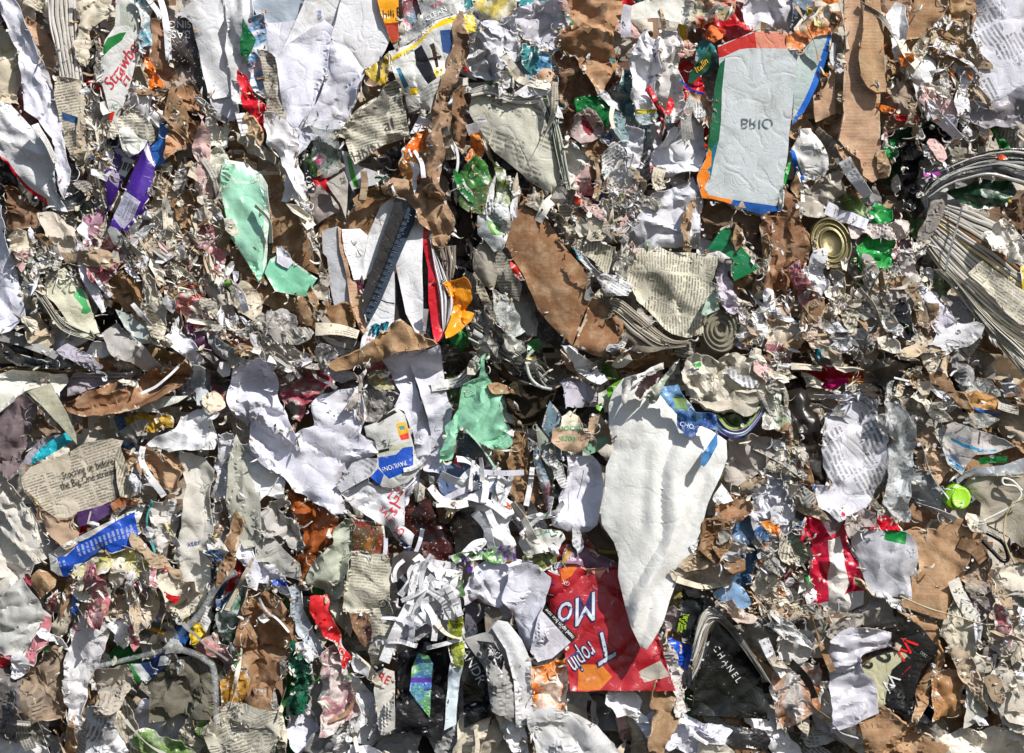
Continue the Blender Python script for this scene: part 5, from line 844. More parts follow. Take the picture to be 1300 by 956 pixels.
s('plastic_tray', 'tray', 'black glossy folded tray card right of the dark red-brown pages', 'g:#1c1614', 22, '960,890 1000,830 1050,805 1100,830 1130,880 1145,990 1000,1050 990,960', amp=2, wl=50, rag=.5, th=2, lm='black tray card')
s('crumpled_paper', 'paper', 'bright green crumpled paper drooping over the dark recess', 'b:#a0dcbc', 38, '1085,65 1130,90 1140,30 1155,60 1150,130 1170,180 1240,225 1230,270 1245,370 1260,420 1220,410 1260,440 1290,480 1240,520 1180,510 1100,450 1040,410 1000,420 990,470 980,560 925,585 925,520 950,400 990,330 1020,270 1040,190 1120,150 1130,110', amp=7, wl=27, rag=1.5, curl=6, pleat=6, pw=15, fa=60, lm='green crumpled paper')
rb('plastic_strip', 'strap', 'thin pale green strip hanging from the green crumpled paper', 'p:#a8ccb8', 40, 8, '1050,415 1110,480 1160,550 1215,640')
s('photo_print', 'photo', 'picture of a lake landscape with buildings behind the green crumpled paper', 'x:#2c3a44,#5a4a3c,#3c4c60,#1c2420', 10, '1000,430 1090,440 1130,480 1190,520 1200,640 1100,600 1010,560', amp=2, lm='lake picture')
s('magazine_page', 'magazine', 'dark green flowering photo above the lake picture', 'x:#2c3c10,#4a5c1c,#1a2008', 4, '945,140 1040,140 1020,220 1000,290 970,250', amp=3)
s('magazine_page', 'brochure', 'slate blue brochure with reversed white capitals among the shredded strips', 'g:#56688c', 16, '930,590 1000,570 1110,600 1190,600 1245,700 1200,800 1100,780 980,780 920,720 900,650', amp=2, wl=50, rag=.8, lm='slate blue brochure')
t(ITEMS[-1], 'LITER', 1135, 682, 42, 180, '#c8ccd8', sx=.9); t(ITEMS[-1], 'NSH', 1145, 712, 34, 180, '#c8ccd8')
s('paper_sheet', 'paper', 'white flat sheet under the shredded strips beside the black tray card', 'W', 14, '860,640 920,730 1000,790 1100,770 1250,760 1290,830 1260,880 1290,1000 1200,1010 1150,960 1140,880 1080,810 1000,820 940,800 880,740', amp=5, wl=30)
for k, pt in enumerate(['1000,560 1060,570 1090,600 1060,680 1010,690', '1210,600 1160,690 1110,740 1020,770', '920,640 990,670 1060,690 1110,700', '1110,600 1050,640 1000,720 960,820', '1230,650 1200,740 1180,800 1100,810', '1090,830 1150,900 1170,980 1180,1010', '1160,820 1200,900 1270,960 1290,1000', '870,700 920,760 990,790 1060,780', '1250,660 1220,700 1240,770 1280,800', '1000,740 1100,760 1180,790 1260,850', '1090,600 1130,640 1150,700 1140,780']):
    rb('shredded_strip', 'paper strip', 'white shredded strip in the tangle over the slate blue brochure', 'W', 30+(k % 4)*3, 15+3*(k % 3), pt, group='white shredded strips over the slate blue brochure')
rb('paper_strip', 'paper strip', 'short cream-yellow strip left of the black tray card', 'p:#dcd8a8', 40, 16, '985,775 970,810 955,850')
s('wrapper', 'wrapper', 'small bright orange scrap right of the shredded strips', 'g:#e85c1c', 34, '1250,770 1265,780 1285,810 1275,820 1250,800', amp=1)
s('crumpled_paper', 'paper', 'torn grey and white paper chunks left of the copper foil', 'p:#b4b0ac', 18, '20,820 80,770 130,740 170,790 120,820 200,860 250,980 200,1050 170,1000 120,940 50,960 20,900', amp=8, wl=22, rag=4, lm='grey chunks')
s('plastic_film', 'foil', 'coppery brown glossy foil sheet crumpled in the lower left centre', 'g:#9c5428', 14, '140,690 200,730 300,790 400,850 390,900 370,980 330,1050 300,1090 280,1170 230,1220 210,1100 170,1060 240,1030 240,930 190,830 150,760', amp=9, wl=26, rag=3, lm='copper foil')
# ---------------------------------------------------------------- third row, centre-right
O(650, 440)
s('paper_layers', 'magazine', 'dark curved plastic cup rim showing at the centre seam', 'g:#4c4c48', 16, '0,60 80,20 120,60 160,200 120,200 60,180 0,140', amp=4, wl=24)
tb('plastic_ring', 'ring', 'pale curved plastic rim ring at the centre seam', 'g:#b8c0b8', 34, 2.2, '110,15 80,50 75,100 95,160 140,200 200,215', lm='pale rim ring')
s('paper_sheet', 'paper', 'white torn page strip slanting down at the centre seam', 'W', 26, '240,-10 330,10 390,70 430,140 470,160 440,185 400,170 330,120 270,60', amp=4, rag=3, lm='slanting white page strip')
s('cardboard_piece', 'board', 'pale tan board strip beneath the slanting white page strip', 'k:#a88868', 20, '240,20 290,80 350,140 420,190 350,160 280,110', amp=3, th=3)
s('kraft_paper', 'paper', 'olive-brown sheet coloured dark as the shaded recess right of the green crumpled paper', 'p:#3c3428', -20, '-60,130 0,180 120,190 230,220 180,300 120,400 40,400 -20,330', amp=7, wl=34)  # dark sheet set in the recess, its shade put into the colour
s('kraft_paper', 'paper', 'shaggy torn brown fibre hanging right of the green crumpled paper', 'k:#84603c', 6, '0,400 60,400 80,470 110,560 150,700 140,800 60,790 0,790 -30,650', amp=10, wl=16, st=2, fa=80, rag=5, lm='shaggy brown fibre')
s('magazine_page', 'magazine', 'curled blue floral page edge right of the shaggy brown fibre', 'x:#1c6a9c,#b8c8d0,#8a4a5a,#2a84b0', 16, '95,460 125,480 150,580 190,680 215,780 170,820 150,720 110,580', amp=2, bul=5, rag=.8, lm='curled blue page')
s('paper_sheet', 'paper', 'grey-green curled page layers right of the curled blue page', 'p:#8c9488', 14, '115,375 160,440 200,500 225,570 210,660 185,660 140,580 125,480', amp=3, bul=4)
s('plastic_film', 'plastic', 'teal-grey shaded film strip below the dark recess sheet', 'g:#6c8490', 10, '150,400 190,270 240,340 230,420 290,540 280,600 220,580 200,480', amp=3)
s('magazine_page', 'magazine', 'black printed page with faint green marks left of the folded lavender paper', 'x:#141412,#2a2c26,#101010,#6a8a74', 10, '225,560 290,560 290,660 240,760 200,760 200,680', amp=4)
s('paper_sheet', 'paper', 'lavender-white paper folded like a collar left of the white carrier bag', 'L', 22, '270,540 330,540 400,540 450,600 460,660 450,780 430,880 380,920 280,920 200,900 190,860 240,830 240,760 280,670', amp=6, wl=40, rag=1, lm='folded lavender collar')
rb('pen_line', 'wire', 'thin dark wire lying on the folded lavender collar', 'g:#20202a', 32, 2, '358,620 345,690 325,760')
s('paper_sheet', 'paper', 'shaded lavender crumpled paper above the mushroom-shaped torn carton', 'p:#b4b0bc', 16, '235,170 290,150 340,160 420,200 430,240 390,290 320,300 270,310 260,240', amp=7, wl=24, rag=3, lm='shaded lavender crumple')
t(ITEMS[-1], '211', 268, 185, 34, -30, '#33323a')
s('carton', 'carton', 'torn tan carton piece with rows of green characters beside the white carrier bag', 'k:#b89a7c', 28, '200,415 240,400 250,350 290,320 330,350 355,420 380,420 400,350 430,340 410,420 380,490 330,525 250,515 200,475', [('p:#d8d4c0', '240,410 250,352 290,322 330,352 350,415')], amp=4, wl=26, rag=2, lm='green-lettered carton')
t(ITEMS[-1], 'OOOO', 290, 410, 34, 0, '#3aa470', sx=1.1); t(ITEMS[-1], '8300', 280, 460, 34, -4, '#3aa470', sx=1.1)
s('carton', 'carton', 'pale green folded card under the green-lettered carton', 'p:#84ac90', 22, '350,520 400,470 470,450 480,480 430,520 380,540', amp=3, rag=1)
s('crumpled_paper', 'paper', 'torn tan and grey card folds right of the green-lettered carton', 'p:#a89884', 18, '390,350 440,330 500,420 500,490 440,480 400,440', amp=7, wl=18, rag=3)
s('leaf', 'leaf', 'bright green leaf scrap at the upper left of the white carrier bag', 'g:#5ca41c', 32, '470,210 500,190 560,155 560,180 510,220 490,270 475,250', amp=3, rag=1)
s('leaf', 'leaf', 'tiny bright green leaf scrap left of the white carrier bag', 'g:#6cc02c', 30, '420,290 455,300 440,325 420,310', amp=1, rag=1)
s('crumpled_paper', 'paper', 'light paper crumple between the bright green leaf and the green-lettered carton', 'p:#c0c4b4', 20, '430,230 500,200 490,290 470,320 420,290', amp=5, wl=18)
bag = s('plastic_bag', 'plastic bag', 'large white plastic carrier bag hanging down the centre right', 'b:#f4f4f1', 50, '560,160 640,135 720,180 780,290 840,330 900,380 1000,420 1075,470 1078,560 1050,640 1000,740 980,790 940,930 900,1030 880,1090 830,1160 790,1260 750,1380 700,1470 670,1510 640,1500 590,1390 550,1240 530,1150 535,1060 510,980 450,890 445,810 465,700 470,600 510,510 485,400 485,290 510,220', amp=3.0, wl=46, st=4, fa=68, pleat=15, pw=33, rag=.4, bul=12, curl=1, tilt=(0, .07), conform=False, drop=1, lm='white carrier bag', seed=77)
s('wrapper', 'card', 'dark brown striped card over the mouth of the white carrier bag', 'g:#3c2c28', 72, '600,250 620,190 660,140 745,130 720,190 670,230 640,270', amp=3, rag=1.5)
s('carton', 'carton', 'teal-green torn card curl over the white carrier bag mouth', 'x:#8cb0a0,#c8c8b8,#5a8c78,#d8d4c8', 76, '650,250 720,180 790,110 840,60 790,150 750,210 720,280 690,300', amp=5, wl=18, rag=2)
s('wrapper', 'wrapper', 'white torn corner above the white carrier bag', 'p:#dcd8d4', 66, '560,160 640,130 760,80 770,120 700,150 600,170 560,290 545,270 550,190', amp=4, rag=2)
s('wrapper', 'wrapper', 'blue torn printed wrapper with a green patch over the white carrier bag', 'x:#2a5ca8,#7aa8d0,#1c4a98,#d8dce0', 70, '740,240 760,200 830,190 880,270 920,330 1020,340 1030,420 940,400 930,430 905,465 870,450 825,410 825,340 780,300', [('p:#8cac70', '800,250 870,260 880,320 820,310')], amp=4, wl=30, rag=2, lm='blue torn wrapper')
s('wrapper', 'wrapper', 'narrow blue paper tongue drooping on the white carrier bag', 'g:#4a84c0', 80, '1030,425 1030,490 990,560 960,600 945,590 950,540 990,480', amp=2, rag=.8)
t(ITEMS[-2], 'CHO', 875, 395, 32, -15, '#e8eef4')
s('crumpled_paper', 'paper', 'dirty white caked pulp slab above the striped paper cup rims', 'd:#c4beb0', 44, '850,180 840,130 880,70 950,60 1100,50 1220,60 1280,130 1290,250 1200,330 1100,330 950,310 900,280', amp=10, wl=22, rag=5, lm='caked pulp slab')
s('cardboard_piece', 'board', 'thick torn cream board edge lying under the caked pulp slab', 'p:#c8c0b0', 52, '880,250 1000,270 1100,240 1230,210 1280,230 1200,340 1100,320 960,320', amp=4, rag=3, th=4, lm='thick cream board edge')
s('wrapper', 'wrapper', 'small vivid green plastic scrap on the caked pulp slab', 'g:#2ea02c', 54, '895,90 940,75 945,100 910,115', amp=2)
stk('cup_rims', 'wrapper', 'nested curved wrapper rims striped blue, white, green and purple', 44, 8, '960,330 1050,440 1160,450 1250,350 1270,290', '1030,340 1090,400 1150,400 1210,350 1240,300', [('g:#d8dcdc', 3), ('g:#3a74a8', 2), ('g:#8cb040', 1), ('g:#2a2c34', 1), ('g:#6a3a9c', 1)], hgt=3, lm='nested wrapper rims')
s('wrapper', 'wrapper', 'dark green inside of the nested wrapper rims', 'g:#143018', 36, '1060,350 1120,330 1240,300 1200,380 1150,400 1100,390', amp=3)
s('crumpled_cloth', 'rag', 'shaded cream draped rag right of the white carrier bag', 'p:#b8b0a8', 12, '1080,480 1200,440 1300,460 1320,600 1250,620 1200,660 1130,700 1080,680 1060,640 1085,560', amp=8, wl=36, rag=2, lm='shaded cream rag')
s('cardboard_piece', 'cardboard', 'crumpled two-tone brown board right of the white carrier bag', 'k:#9c6e48', 22, '1000,860 1010,790 1090,740 1130,745 1160,735 1195,770 1190,830 1150,860 1070,870 1020,880', amp=9, wl=26, rag=2, lm='two-tone brown board')
s('paper_sheet', 'paper', 'white pointed fold right of the white carrier bag', 'W', 26, '1010,740 1050,680 1080,720 1110,770 1050,785 1000,775', amp=3)
s('crumpled_paper', 'paper', 'rolled tan tube paper above the two-tone brown board', 'p:#b09c84', 20, '1140,700 1180,655 1280,640 1285,670 1220,710 1150,720', amp=3, bul=5)
t(ITEMS[-1], 'U', 1080, 680, 26, -40, '#c83020')
s('crumpled_paper', 'paper', 'large white and blue-grey shredded tangle right of the shaded cream rag', 'p:#ccccd4', 14, '1190,740 1260,660 1310,600 1380,640 1400,720 1450,800 1420,900 1330,930 1240,900 1200,850', amp=13, wl=16, rag=6, lm='white shredded tangle')
s('plastic_film', 'plastic', 'steel blue plastic sheet below the two-tone brown board', 'g:#44688c', 8, '1100,870 1190,830 1240,860 1240,1000 1200,1180 1100,1240 1060,1180 1100,1000', amp=5, wl=40, lm='steel blue plastic')
# ---------------------------------------------------------------- third row, right
O(970, 440)
s('crumpled_paper', 'paper', 'greenish-white crumpled wrapper left of the black twisted plastic strap', 'x:#d0d0c0,#dcdcd4,#8aa870,#b8b8a8', 18, '-20,100 60,110 95,200 100,300 150,380 160,440 80,420 0,400', amp=9, wl=20, rag=4, lm='greenish-white wrapper')
s('wrapper', 'wrapper', 'red snack wrapper with magenta and yellow print above the crumpled letter', 'g:#8c1018', 20, '185,120 300,95 420,105 520,120 525,180 400,190 330,220 270,200 190,160', [('g:#c01c68', '300,200 330,165 430,155 425,185 335,218'), ('g:#e89028', '425,160 500,160 505,185 430,185')], amp=5, wl=26, rag=1.5, lm='red snack wrapper')
s('paper_sheet', 'paper', 'cream white scroll at the left end of the red snack wrapper', 'p:#ccc8bc', 26, '185,130 250,150 310,180 280,210 210,200', amp=3, bul=4)
s('plastic_film', 'strap', 'black twisted plastic strap hanging at the right centre', 'g:#28221e', 26, '105,150 170,130 215,200 240,300 265,360 270,540 300,600 320,680 310,705 250,670 200,620 180,520 170,420 130,340 110,250', amp=5, wl=30, st=3, fa=-75, rag=1, lm='black twisted strap')
s('crumpled_paper', 'paper', 'white and olive scraps left of the black twisted strap lower end', 'x:#ccc4b8,#d8d4cc,#a89850,#8c8478', 12, '90,480 160,450 180,560 200,640 150,660 90,600', amp=8, wl=16, rag=4)
s('cardboard_piece', 'board', 'ochre scrap behind the black twisted strap', 'k:#9c6c1c', 18, '268,460 300,475 300,500 285,525 268,520', amp=1)
lt = s('letter_sheet', 'letter', 'big crumpled white letter with faint slanting text at the right centre', 't:#dadae2', 26, '270,420 330,330 400,250 480,230 560,280 570,370 620,470 610,600 600,690 540,750 500,800 440,830 370,865 290,810 245,750 240,680 320,690 290,560', amp=6, wl=40, uvang=-62, rag=2, lm='crumpled white letter')
s('paper_sheet', 'paper', 'lavender folded top of the crumpled white letter', 'L', 24, '350,260 430,200 510,210 580,250 600,290 540,300 470,260 400,270', amp=6, wl=22, rag=2)
s('foil_scrap', 'foil', 'silvery black crinkled foil right of the crumpled white letter', 'x:#c8c8d0,#2a2a30,#e0e0e4,#4c4c58', 30, '555,350 600,330 670,380 650,440 600,445 570,400', amp=8, wl=12, rag=2)
s('plastic_film', 'plastic film', 'grey translucent film gathered above the crumpled white letter', 'b:#8c8478', 28, '500,90 560,70 620,60 690,100 670,160 630,210 560,200 500,170', amp=6, wl=20, rag=2, lm='gathered grey film')
s('plastic_film', 'plastic film', 'brown translucent film pocket right of the gathered grey film', 'f:#b0a494', 26, '650,180 740,200 800,260 830,310 780,360 730,370 690,300', amp=4, wl=30)
s('plastic_film', 'plastic film', 'long clear cellophane strip hanging beside the crumpled white letter', 'f:#e4e8ea', 38, '620,190 660,170 640,230 700,330 750,400 750,560 740,650 720,760 722,870 660,860 600,780 620,650 640,470 600,330', amp=7, wl=24, st=2.5, pleat=6, pw=12, fa=80, rag=1.5, lm='clear cellophane strip')
s('cardboard_piece', 'board', 'small reddish-tan corrugated board bar at the right seam', 'k:#b08058', 24, '890,75 1010,70 1060,125 960,125 900,110', amp=1.5, th=4, rag=2, lm='corrugated bar')
tb('stick', 'stick', 'long glossy ochre brown stick slanting at the right', 'g:#7a5420', 32, 3.2, '770,60 850,130 930,210 990,280 1035,325', lm='ochre stick')
s('crumpled_paper', 'paper', 'dark tangled paper fibres left of the ochre stick', 'd:#6c5c48', 4, '690,110 780,110 860,190 930,280 850,300 760,260 700,200', amp=12, wl=14, rag=6)
s('plastic_bag', 'packet', 'clear packet with an orange-brown picture and blue band at the right', 'g:#b88c58', 24, '1000,230 1080,210 1160,250 1195,290 1180,350 1120,340 1040,310 1010,290', [('g:#1c64b8', '1030,300 1120,318 1185,330 1180,352 1110,338 1035,315')], amp=5, wl=24, bul=6, rag=1, lm='orange-brown packet')
s('plastic_film', 'plastic film', 'clear wet-looking film over the top of the orange-brown packet', 'f:#dce0e0', 34, '970,190 1020,150 1100,160 1190,240 1150,250 1060,210 1000,230', amp=8, wl=14, rag=3)
s('plastic_film', 'plastic film', 'crinkled clear film base below the orange-brown packet', 'f:#d0d4d0', 30, '1000,330 1100,340 1180,360 1120,400 1060,410 1010,370', amp=6, wl=16)
s('crumpled_paper', 'paper', 'white crumpled scrap left of the orange-brown packet', 'p:#d0c8bc', 20, '830,290 870,255 930,300 930,350 860,350 820,330', amp=8, wl=16, rag=4)
s('crumpled_paper', 'paper', 'black and white torn film at the right edge above the grey crushed carton', 'x:#1c1c20,#e0e0e4,#2c2c30', 18, '1200,180 1240,160 1290,240 1270,290 1240,250 1190,250', amp=8, wl=14, rag=4)
s('crumpled_paper', 'paper', 'stack of dusty grey-tan folded paper at the right edge', 'p:#a89c8c', 14, '1190,330 1260,290 1380,280 1380,480 1300,480 1220,460 1180,400', amp=8, wl=28, rag=2, lm='dusty right-edge folds')
ic = s('carton', 'carton', 'flattened grey-white packet with thin blue lines and lettering', 'p:#b8b4b0', 26, '850,420 960,380 1080,420 1200,460 1250,500 1150,530 1060,540 1000,600 980,640 920,590 890,510 860,460', [('g:#2a7cac', '940,455 1000,490 1100,515 1160,515 1155,525 1090,525 1000,505 935,468'), ('g:#2a7cac', '925,560 960,580 995,610 985,620 930,580')], amp=4, wl=36, rag=1.5, lm='blue-lined packet')
t(ic, 'HJJG', 945, 550, 36, -15, '#6a8ab8'); t(ic, 'ROSES', 1000, 465, 26, -18, '#3a6ca4'); t(ic, 'Olan', 905, 435, 34, 5, '#7a8498', shear=.3)
s('wrapper', 'wrapper', 'green printed edge under the blue-lined packet', 'g:#1c6a34', 28, '1070,560 1140,550 1220,550 1215,578 1130,580 1080,590', amp=2)
s('plastic_bag', 'plastic bag', 'grey translucent bag with green tint lying at the right edge', 'b:#a8acb0', 24, '940,640 1060,600 1200,590 1380,540 1380,640 1260,640 1120,640 1010,650 960,700', amp=4, wl=40, st=2, fa=15, rag=1, lm='green-tinted bag')
s('crumpled_cloth', 'rag', 'gathered tan tissue right of the clear cellophane strip', 'k:#b09074', 22, '750,530 850,500 900,560 930,600 910,660 870,700 840,640 760,600', amp=9, wl=14, st=2.5, fa=-20, rag=3, lm='gathered tan tissue')
s('crumpled_paper', 'paper', 'tan crumpled paper above the gathered tan tissue', 'p:#a48c74', 16, '750,420 840,410 870,480 830,530 760,530', amp=8, wl=20, rag=3)
s('plastic_bag', 'plastic bag', 'torn grey bag shreds left of the lime green bottle cap', 'b:#b0b4b4', 22, '740,600 830,640 860,700 930,730 950,790 860,810 780,790 730,740', amp=10, wl=16, rag=4, lm='grey bag shreds')
cap = dc('bottle_cap', 'cap', 'lime green plastic bottle cap', 'g:#94cc1c', 36, '985,758', 12, [(1.1, -14), (1.06, -2), (1., 1), (.9, 2), (.82, 1.6), (.1, 1.6)], sq=1.15, ang=15, tilt=.25, lm='lime cap')
dc('cap_skirt', None, None, 'g:#7cb414', 34, '955,748', 12.5, [(1.1, -12), (1.05, 0), (1, 1), (.1, 1)], sq=1.2, ang=15, on=cap)
s('paper_layers', 'carton', 'grey-cream ribbed carton block at the lower right edge', 'p:#b0a898', 20, '1000,700 1040,650 1200,640 1380,650 1380,1000 1290,1000 1200,940 1140,900 1080,860 1090,780 1040,740', amp=4, wl=60, st=2, fa=80, rag=1.5, th=3, lm='ribbed carton block')
tb('string', 'string', 'looped white string over the ribbed carton block', 'g:#d4d4cc', 34, 1.6, '1290,720 1240,670 1195,660 1200,690 1260,700 1285,740 1250,790 1180,830 1100,870', lm='looped white string')
tb('string', 'string', 'thin tan string falling beside the ribbed carton block', 'p:#c4b490', 36, 1.1, '1300,760 1240,790 1205,860 1200,950 1230,1040 1255,1085')
tb('cable', 'cable', 'black cable loops at the right below the ribbed carton block', 'g:#141416', 30, 2.6, '1085,920 1150,950 1200,990 1220,1060 1190,1070 1130,1010 1090,970', lm='black cable')
s('cardboard_piece', 'board', 'shaded brown board above the largest lower brown board', 'k:#84583a', 14, '580,740 700,860 740,780 860,830 930,860 830,870 800,930 700,920 640,860', amp=4, wl=40)
# ================================================================ bottom row, left
O(0, 640)
s('leaflet', 'leaflet', 'blue and white printed leaflet with columns of fine text', 'p:#d4d4d0', 26, '240,250 380,170 520,100 650,30 730,0 700,80 680,100 690,150 700,210 640,220 560,250 500,230 400,300 340,370 290,360 250,330',
 [('g:#1c48a8', '385,195 450,165 520,120 590,80 672,40 690,150 700,205 640,215 560,245 500,230 430,290 370,300 345,375 315,375 282,265 330,260 370,225')], amp=4, wl=40, rag=1, lm='blue leaflet')
for i in range(13): t(ITEMS[-1], 'llllllll lllll', 395+22*i, 235-9.5*i+(8 if i > 9 else 0), 17, -72, '#c4ccdc')
for i in range(2): t(ITEMS[-1], 'llll lll', 300+22*i, 300-5*i, 16, -72, '#c4ccdc')
s('crumpled_paper', 'paper', 'arched grey and yellow crumpled wrapper layers below the blue leaflet', 'x:#b8b4a0,#d0ccb8,#c8c070,#8c8874', 22, '360,340 430,280 540,250 640,220 700,250 760,330 740,430 700,380 640,330 560,310 480,350 400,370', amp=9, wl=20, st=2, fa=20, rag=4, lm='arched grey wrapper')
s('crumpled_paper', 'paper', 'pinkish-cream curved torn wrapper beneath the arched grey wrapper', 'x:#d0c4b8,#dcd4cc,#b89490,#ccc4b4', 20, '350,370 420,350 520,330 620,300 700,340 730,420 700,470 650,400 580,390 500,440 420,420', amp=9, wl=18, rag=4, lm='pink-cream wrapper')
s('wrapper', 'wrapper', 'dark red folded wrapper edge below the arched grey wrapper', 'g:#9c2830', 28, '575,390 640,345 690,380 740,440 720,450 650,385 600,400', amp=3, rag=2)
s('wrapper', 'wrapper', 'small bright red glossy curl at the lower left', 'g:#d02028', 26, '795,420 830,440 900,465 880,500 830,480', amp=3, rag=1)
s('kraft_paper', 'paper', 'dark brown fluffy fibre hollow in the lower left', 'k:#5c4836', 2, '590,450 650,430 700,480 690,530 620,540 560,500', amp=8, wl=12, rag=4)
s('pulp_clump', 'pulp', 'tan and white shredded clump below the dark red wrapper edge', 'd:#b8a894', 10, '400,470 500,430 600,440 720,480 860,550 860,600 740,580 600,560 480,540 400,530', amp=11, wl=14, rag=6, lm='lower tan clump')
s('crumpled_paper', 'paper', 'cream torn folded paper right of the lower tan clump', 'p:#c8c0b0', 20, '770,330 850,300 900,340 960,400 1000,480 970,540 920,600 850,500 820,430 780,400', amp=9, wl=20, rag=4, lm='cream torn fold')
s('paper_sheet', 'paper', 'frayed pure white tissue below the lower tan clump', 'W', 24, '440,520 500,560 560,570 700,565 720,600 660,660 620,700 560,690 520,620 470,600', amp=8, wl=18, rag=6, lm='frayed white tissue')
s('crumpled_paper', 'paper', 'crumpled white packet standing at the bottom left', 'p:#d6d4d6', 22, '370,600 430,530 500,560 540,640 530,720 490,790 460,850 440,900 420,960 350,960 320,860 330,720 350,640', amp=7, wl=32, rag=2, lm='white bottom packet')
s('plastic_bag', 'plastic bag', 'milky white plastic bag at the bottom left edge', 'b:#d8d8d4', 26, '-60,520 0,480 60,420 110,370 160,420 200,480 250,560 240,690 200,740 170,800 120,790 40,760 -60,730', amp=7, wl=34, st=1.8, pleat=7, pw=18, fa=50, rag=1, bul=5, lm='milky left bag')
s('plastic_bag', 'plastic bag', 'pink tinted fold of plastic at the lower edge of the milky left bag', 'b:#d89098', 32, '120,770 180,640 220,560 250,570 245,690 200,740 165,810 60,780 0,760 60,752', amp=4, wl=26, st=2.5, fa=55, lm='pink fold')
s('plastic_bag', 'plastic', 'red corner under the milky left bag', 'g:#c02030', 22, '-60,740 60,760 80,790 40,810 -60,815', amp=3)
s('kraft_paper', 'paper', 'small round brown kraft piece above the milky left bag', 'k:#a07850', 22, '155,350 200,320 270,360 280,410 230,450 190,475 160,420', amp=4, wl=24, rag=1.5, lm='round kraft piece')
s('wrapper', 'wrapper', 'small dark red wrapper bit left of the round kraft piece', 'g:#9c3048', 20, '120,345 155,350 155,410 130,390', amp=3)
s('paper_sheet', 'paper', 'curved grey-cream page right of the milky left bag', 'p:#b0a898', 18, '250,440 300,490 350,440 365,520 330,640 270,690 250,600 290,560', amp=4, bul=6, rag=2)
s('wrapper', 'wrapper', 'dark maroon shredded scrap right of the round kraft piece', 'x:#4a2824,#6c3c38,#2a1a18', 20, '235,470 280,430 290,480 270,540 230,530', amp=4)
s('wrapper', 'wrapper', 'blue scrap below the left end of the blue leaflet', 'g:#2458a8', 20, '355,420 385,410 400,520 380,560 358,540', amp=2)
s('crumpled_paper', 'paper', 'brown dusty crumpled mass at the bottom beneath the milky left bag', 'k:#8a7868', 4, '80,810 170,800 260,720 330,720 320,860 330,960 200,1000 80,1000', amp=11, wl=24, rag=4, lm='dusty bottom mass')
s('plastic_film', 'plastic film', 'grey crinkled film at the bottom left corner', 'b:#8c8684', 8, '-60,820 60,800 110,830 120,960 60,1040 -60,1060', amp=8, wl=22, rag=3)
s('paper_sheet', 'paper', 'flattened white and grey cup pages at the bottom left of the clear hose', 'p:#b4aca0', 14, '470,830 560,820 640,800 650,900 600,980 500,980 460,900', amp=6, wl=26, rag=2)
s('plastic_film', 'plastic film', 'dark grey plastic with an ochre curl above the clear hose', 'g:#5c5852', 12, '670,640 740,580 860,590 890,640 840,680 760,700 680,690', [('g:#c08a1c', '705,600 760,615 830,640 820,652 750,635 705,612')], amp=4, wl=26)
hose = tb('hose', 'hose', 'clear ribbed plastic hose with a joint lying at the lower left', 'f:#f2f6f8', 40, 3.3, '475,815 560,795 680,765 800,735 850,705', lm='clear hose')
tb('hose_branch', None, None, 'f:#f2f6f8', 44, 4.6, '850,700 920,630 1000,550 1060,450 1110,380 1180,340', on=hose)
tb('hose_branch', None, None, 'f:#f2f6f8', 42, 4.2, '860,720 950,740 1030,780 1070,840 1085,960', on=hose)
s('joint_sleeve', None, None, 'f:#c8c8c4', 50, '820,720 850,670 890,680 920,720 900,750 860,745', amp=1, on=hose, bul=3)
s('kraft_paper', 'paper', 'greenish-grey wide flap at the bottom beside the clear hose', 'p:#6c685c', 18, '740,880 800,820 900,770 1050,780 1130,820 1160,900 1140,1000 900,1010 760,980', amp=7, wl=26, rag=2, lm='greenish-grey flap')
s('wrapper', 'wrapper', 'navy blue striped wrapper beneath the clear hose', 'g:#1c2c60', 24, '650,800 740,790 800,750 880,750 850,800 790,850 740,900 700,880', [('p:#d4d8dc', '650,800 700,800 760,870 730,895 690,870'), ('p:#d4d8dc', '805,760 880,752 855,800 790,810')], amp=3, rag=1.5, lm='navy striped wrapper')
s('wrapper', 'wrapper', 'tangle of dark blue and green wrappers left of the brown fibre lump', 'x:#24406c,#2c6a40,#c8ccd0,#1c2428', 14, '1080,540 1180,380 1260,370 1240,500 1230,600 1220,700 1130,720 1080,640', amp=9, wl=20, rag=3, lm='blue-green tangle')
s('wrapper', 'wrapper', 'green, teal and pink striped wrapper pieces below the clear hose joint', 'x:#1c7a3c,#a8ccc0,#cc8484,#2a6a50', 18, '980,700 1080,640 1110,700 1190,720 1180,800 1120,790 1020,760', amp=6, wl=20)
s('crumpled_paper', 'paper', 'white and mustard printed scrap at the bottom right of the clear hose', 'x:#d8d4c8,#c08a2c,#2a2a2c,#d8d8d4', 26, '1100,880 1160,820 1230,820 1240,890 1200,980 1110,980', amp=6, wl=18, rag=2)
s('crumpled_paper', 'paper', 'mottled white-brown scraps strip beside the long pale sleeve base', 'x:#c8c0b8,#d8d4d0,#8c6c54,#c4bcb0', 10, '1060,0 1140,-60 1150,160 1060,240 1050,120', amp=9, wl=16, rag=4)
rb('paper_strip', 'paper strip', 'curled white band near the foot of the tall soiled sheet', 'W', 26, 24, '1045,190 1060,235 1100,240 1130,205')
rb('paper_strip', 'paper strip', 'thin white loop hanging above the clear hose end', 'L', 24, 8, '1110,240 1118,290 1105,340 1070,370')
s('paper_sheet', 'paper', 'pale lavender strip crossing right of the clear hose end', 'L', 24, '1150,180 1260,210 1300,330 1290,420 1230,330 1180,250', amp=4, rag=1)
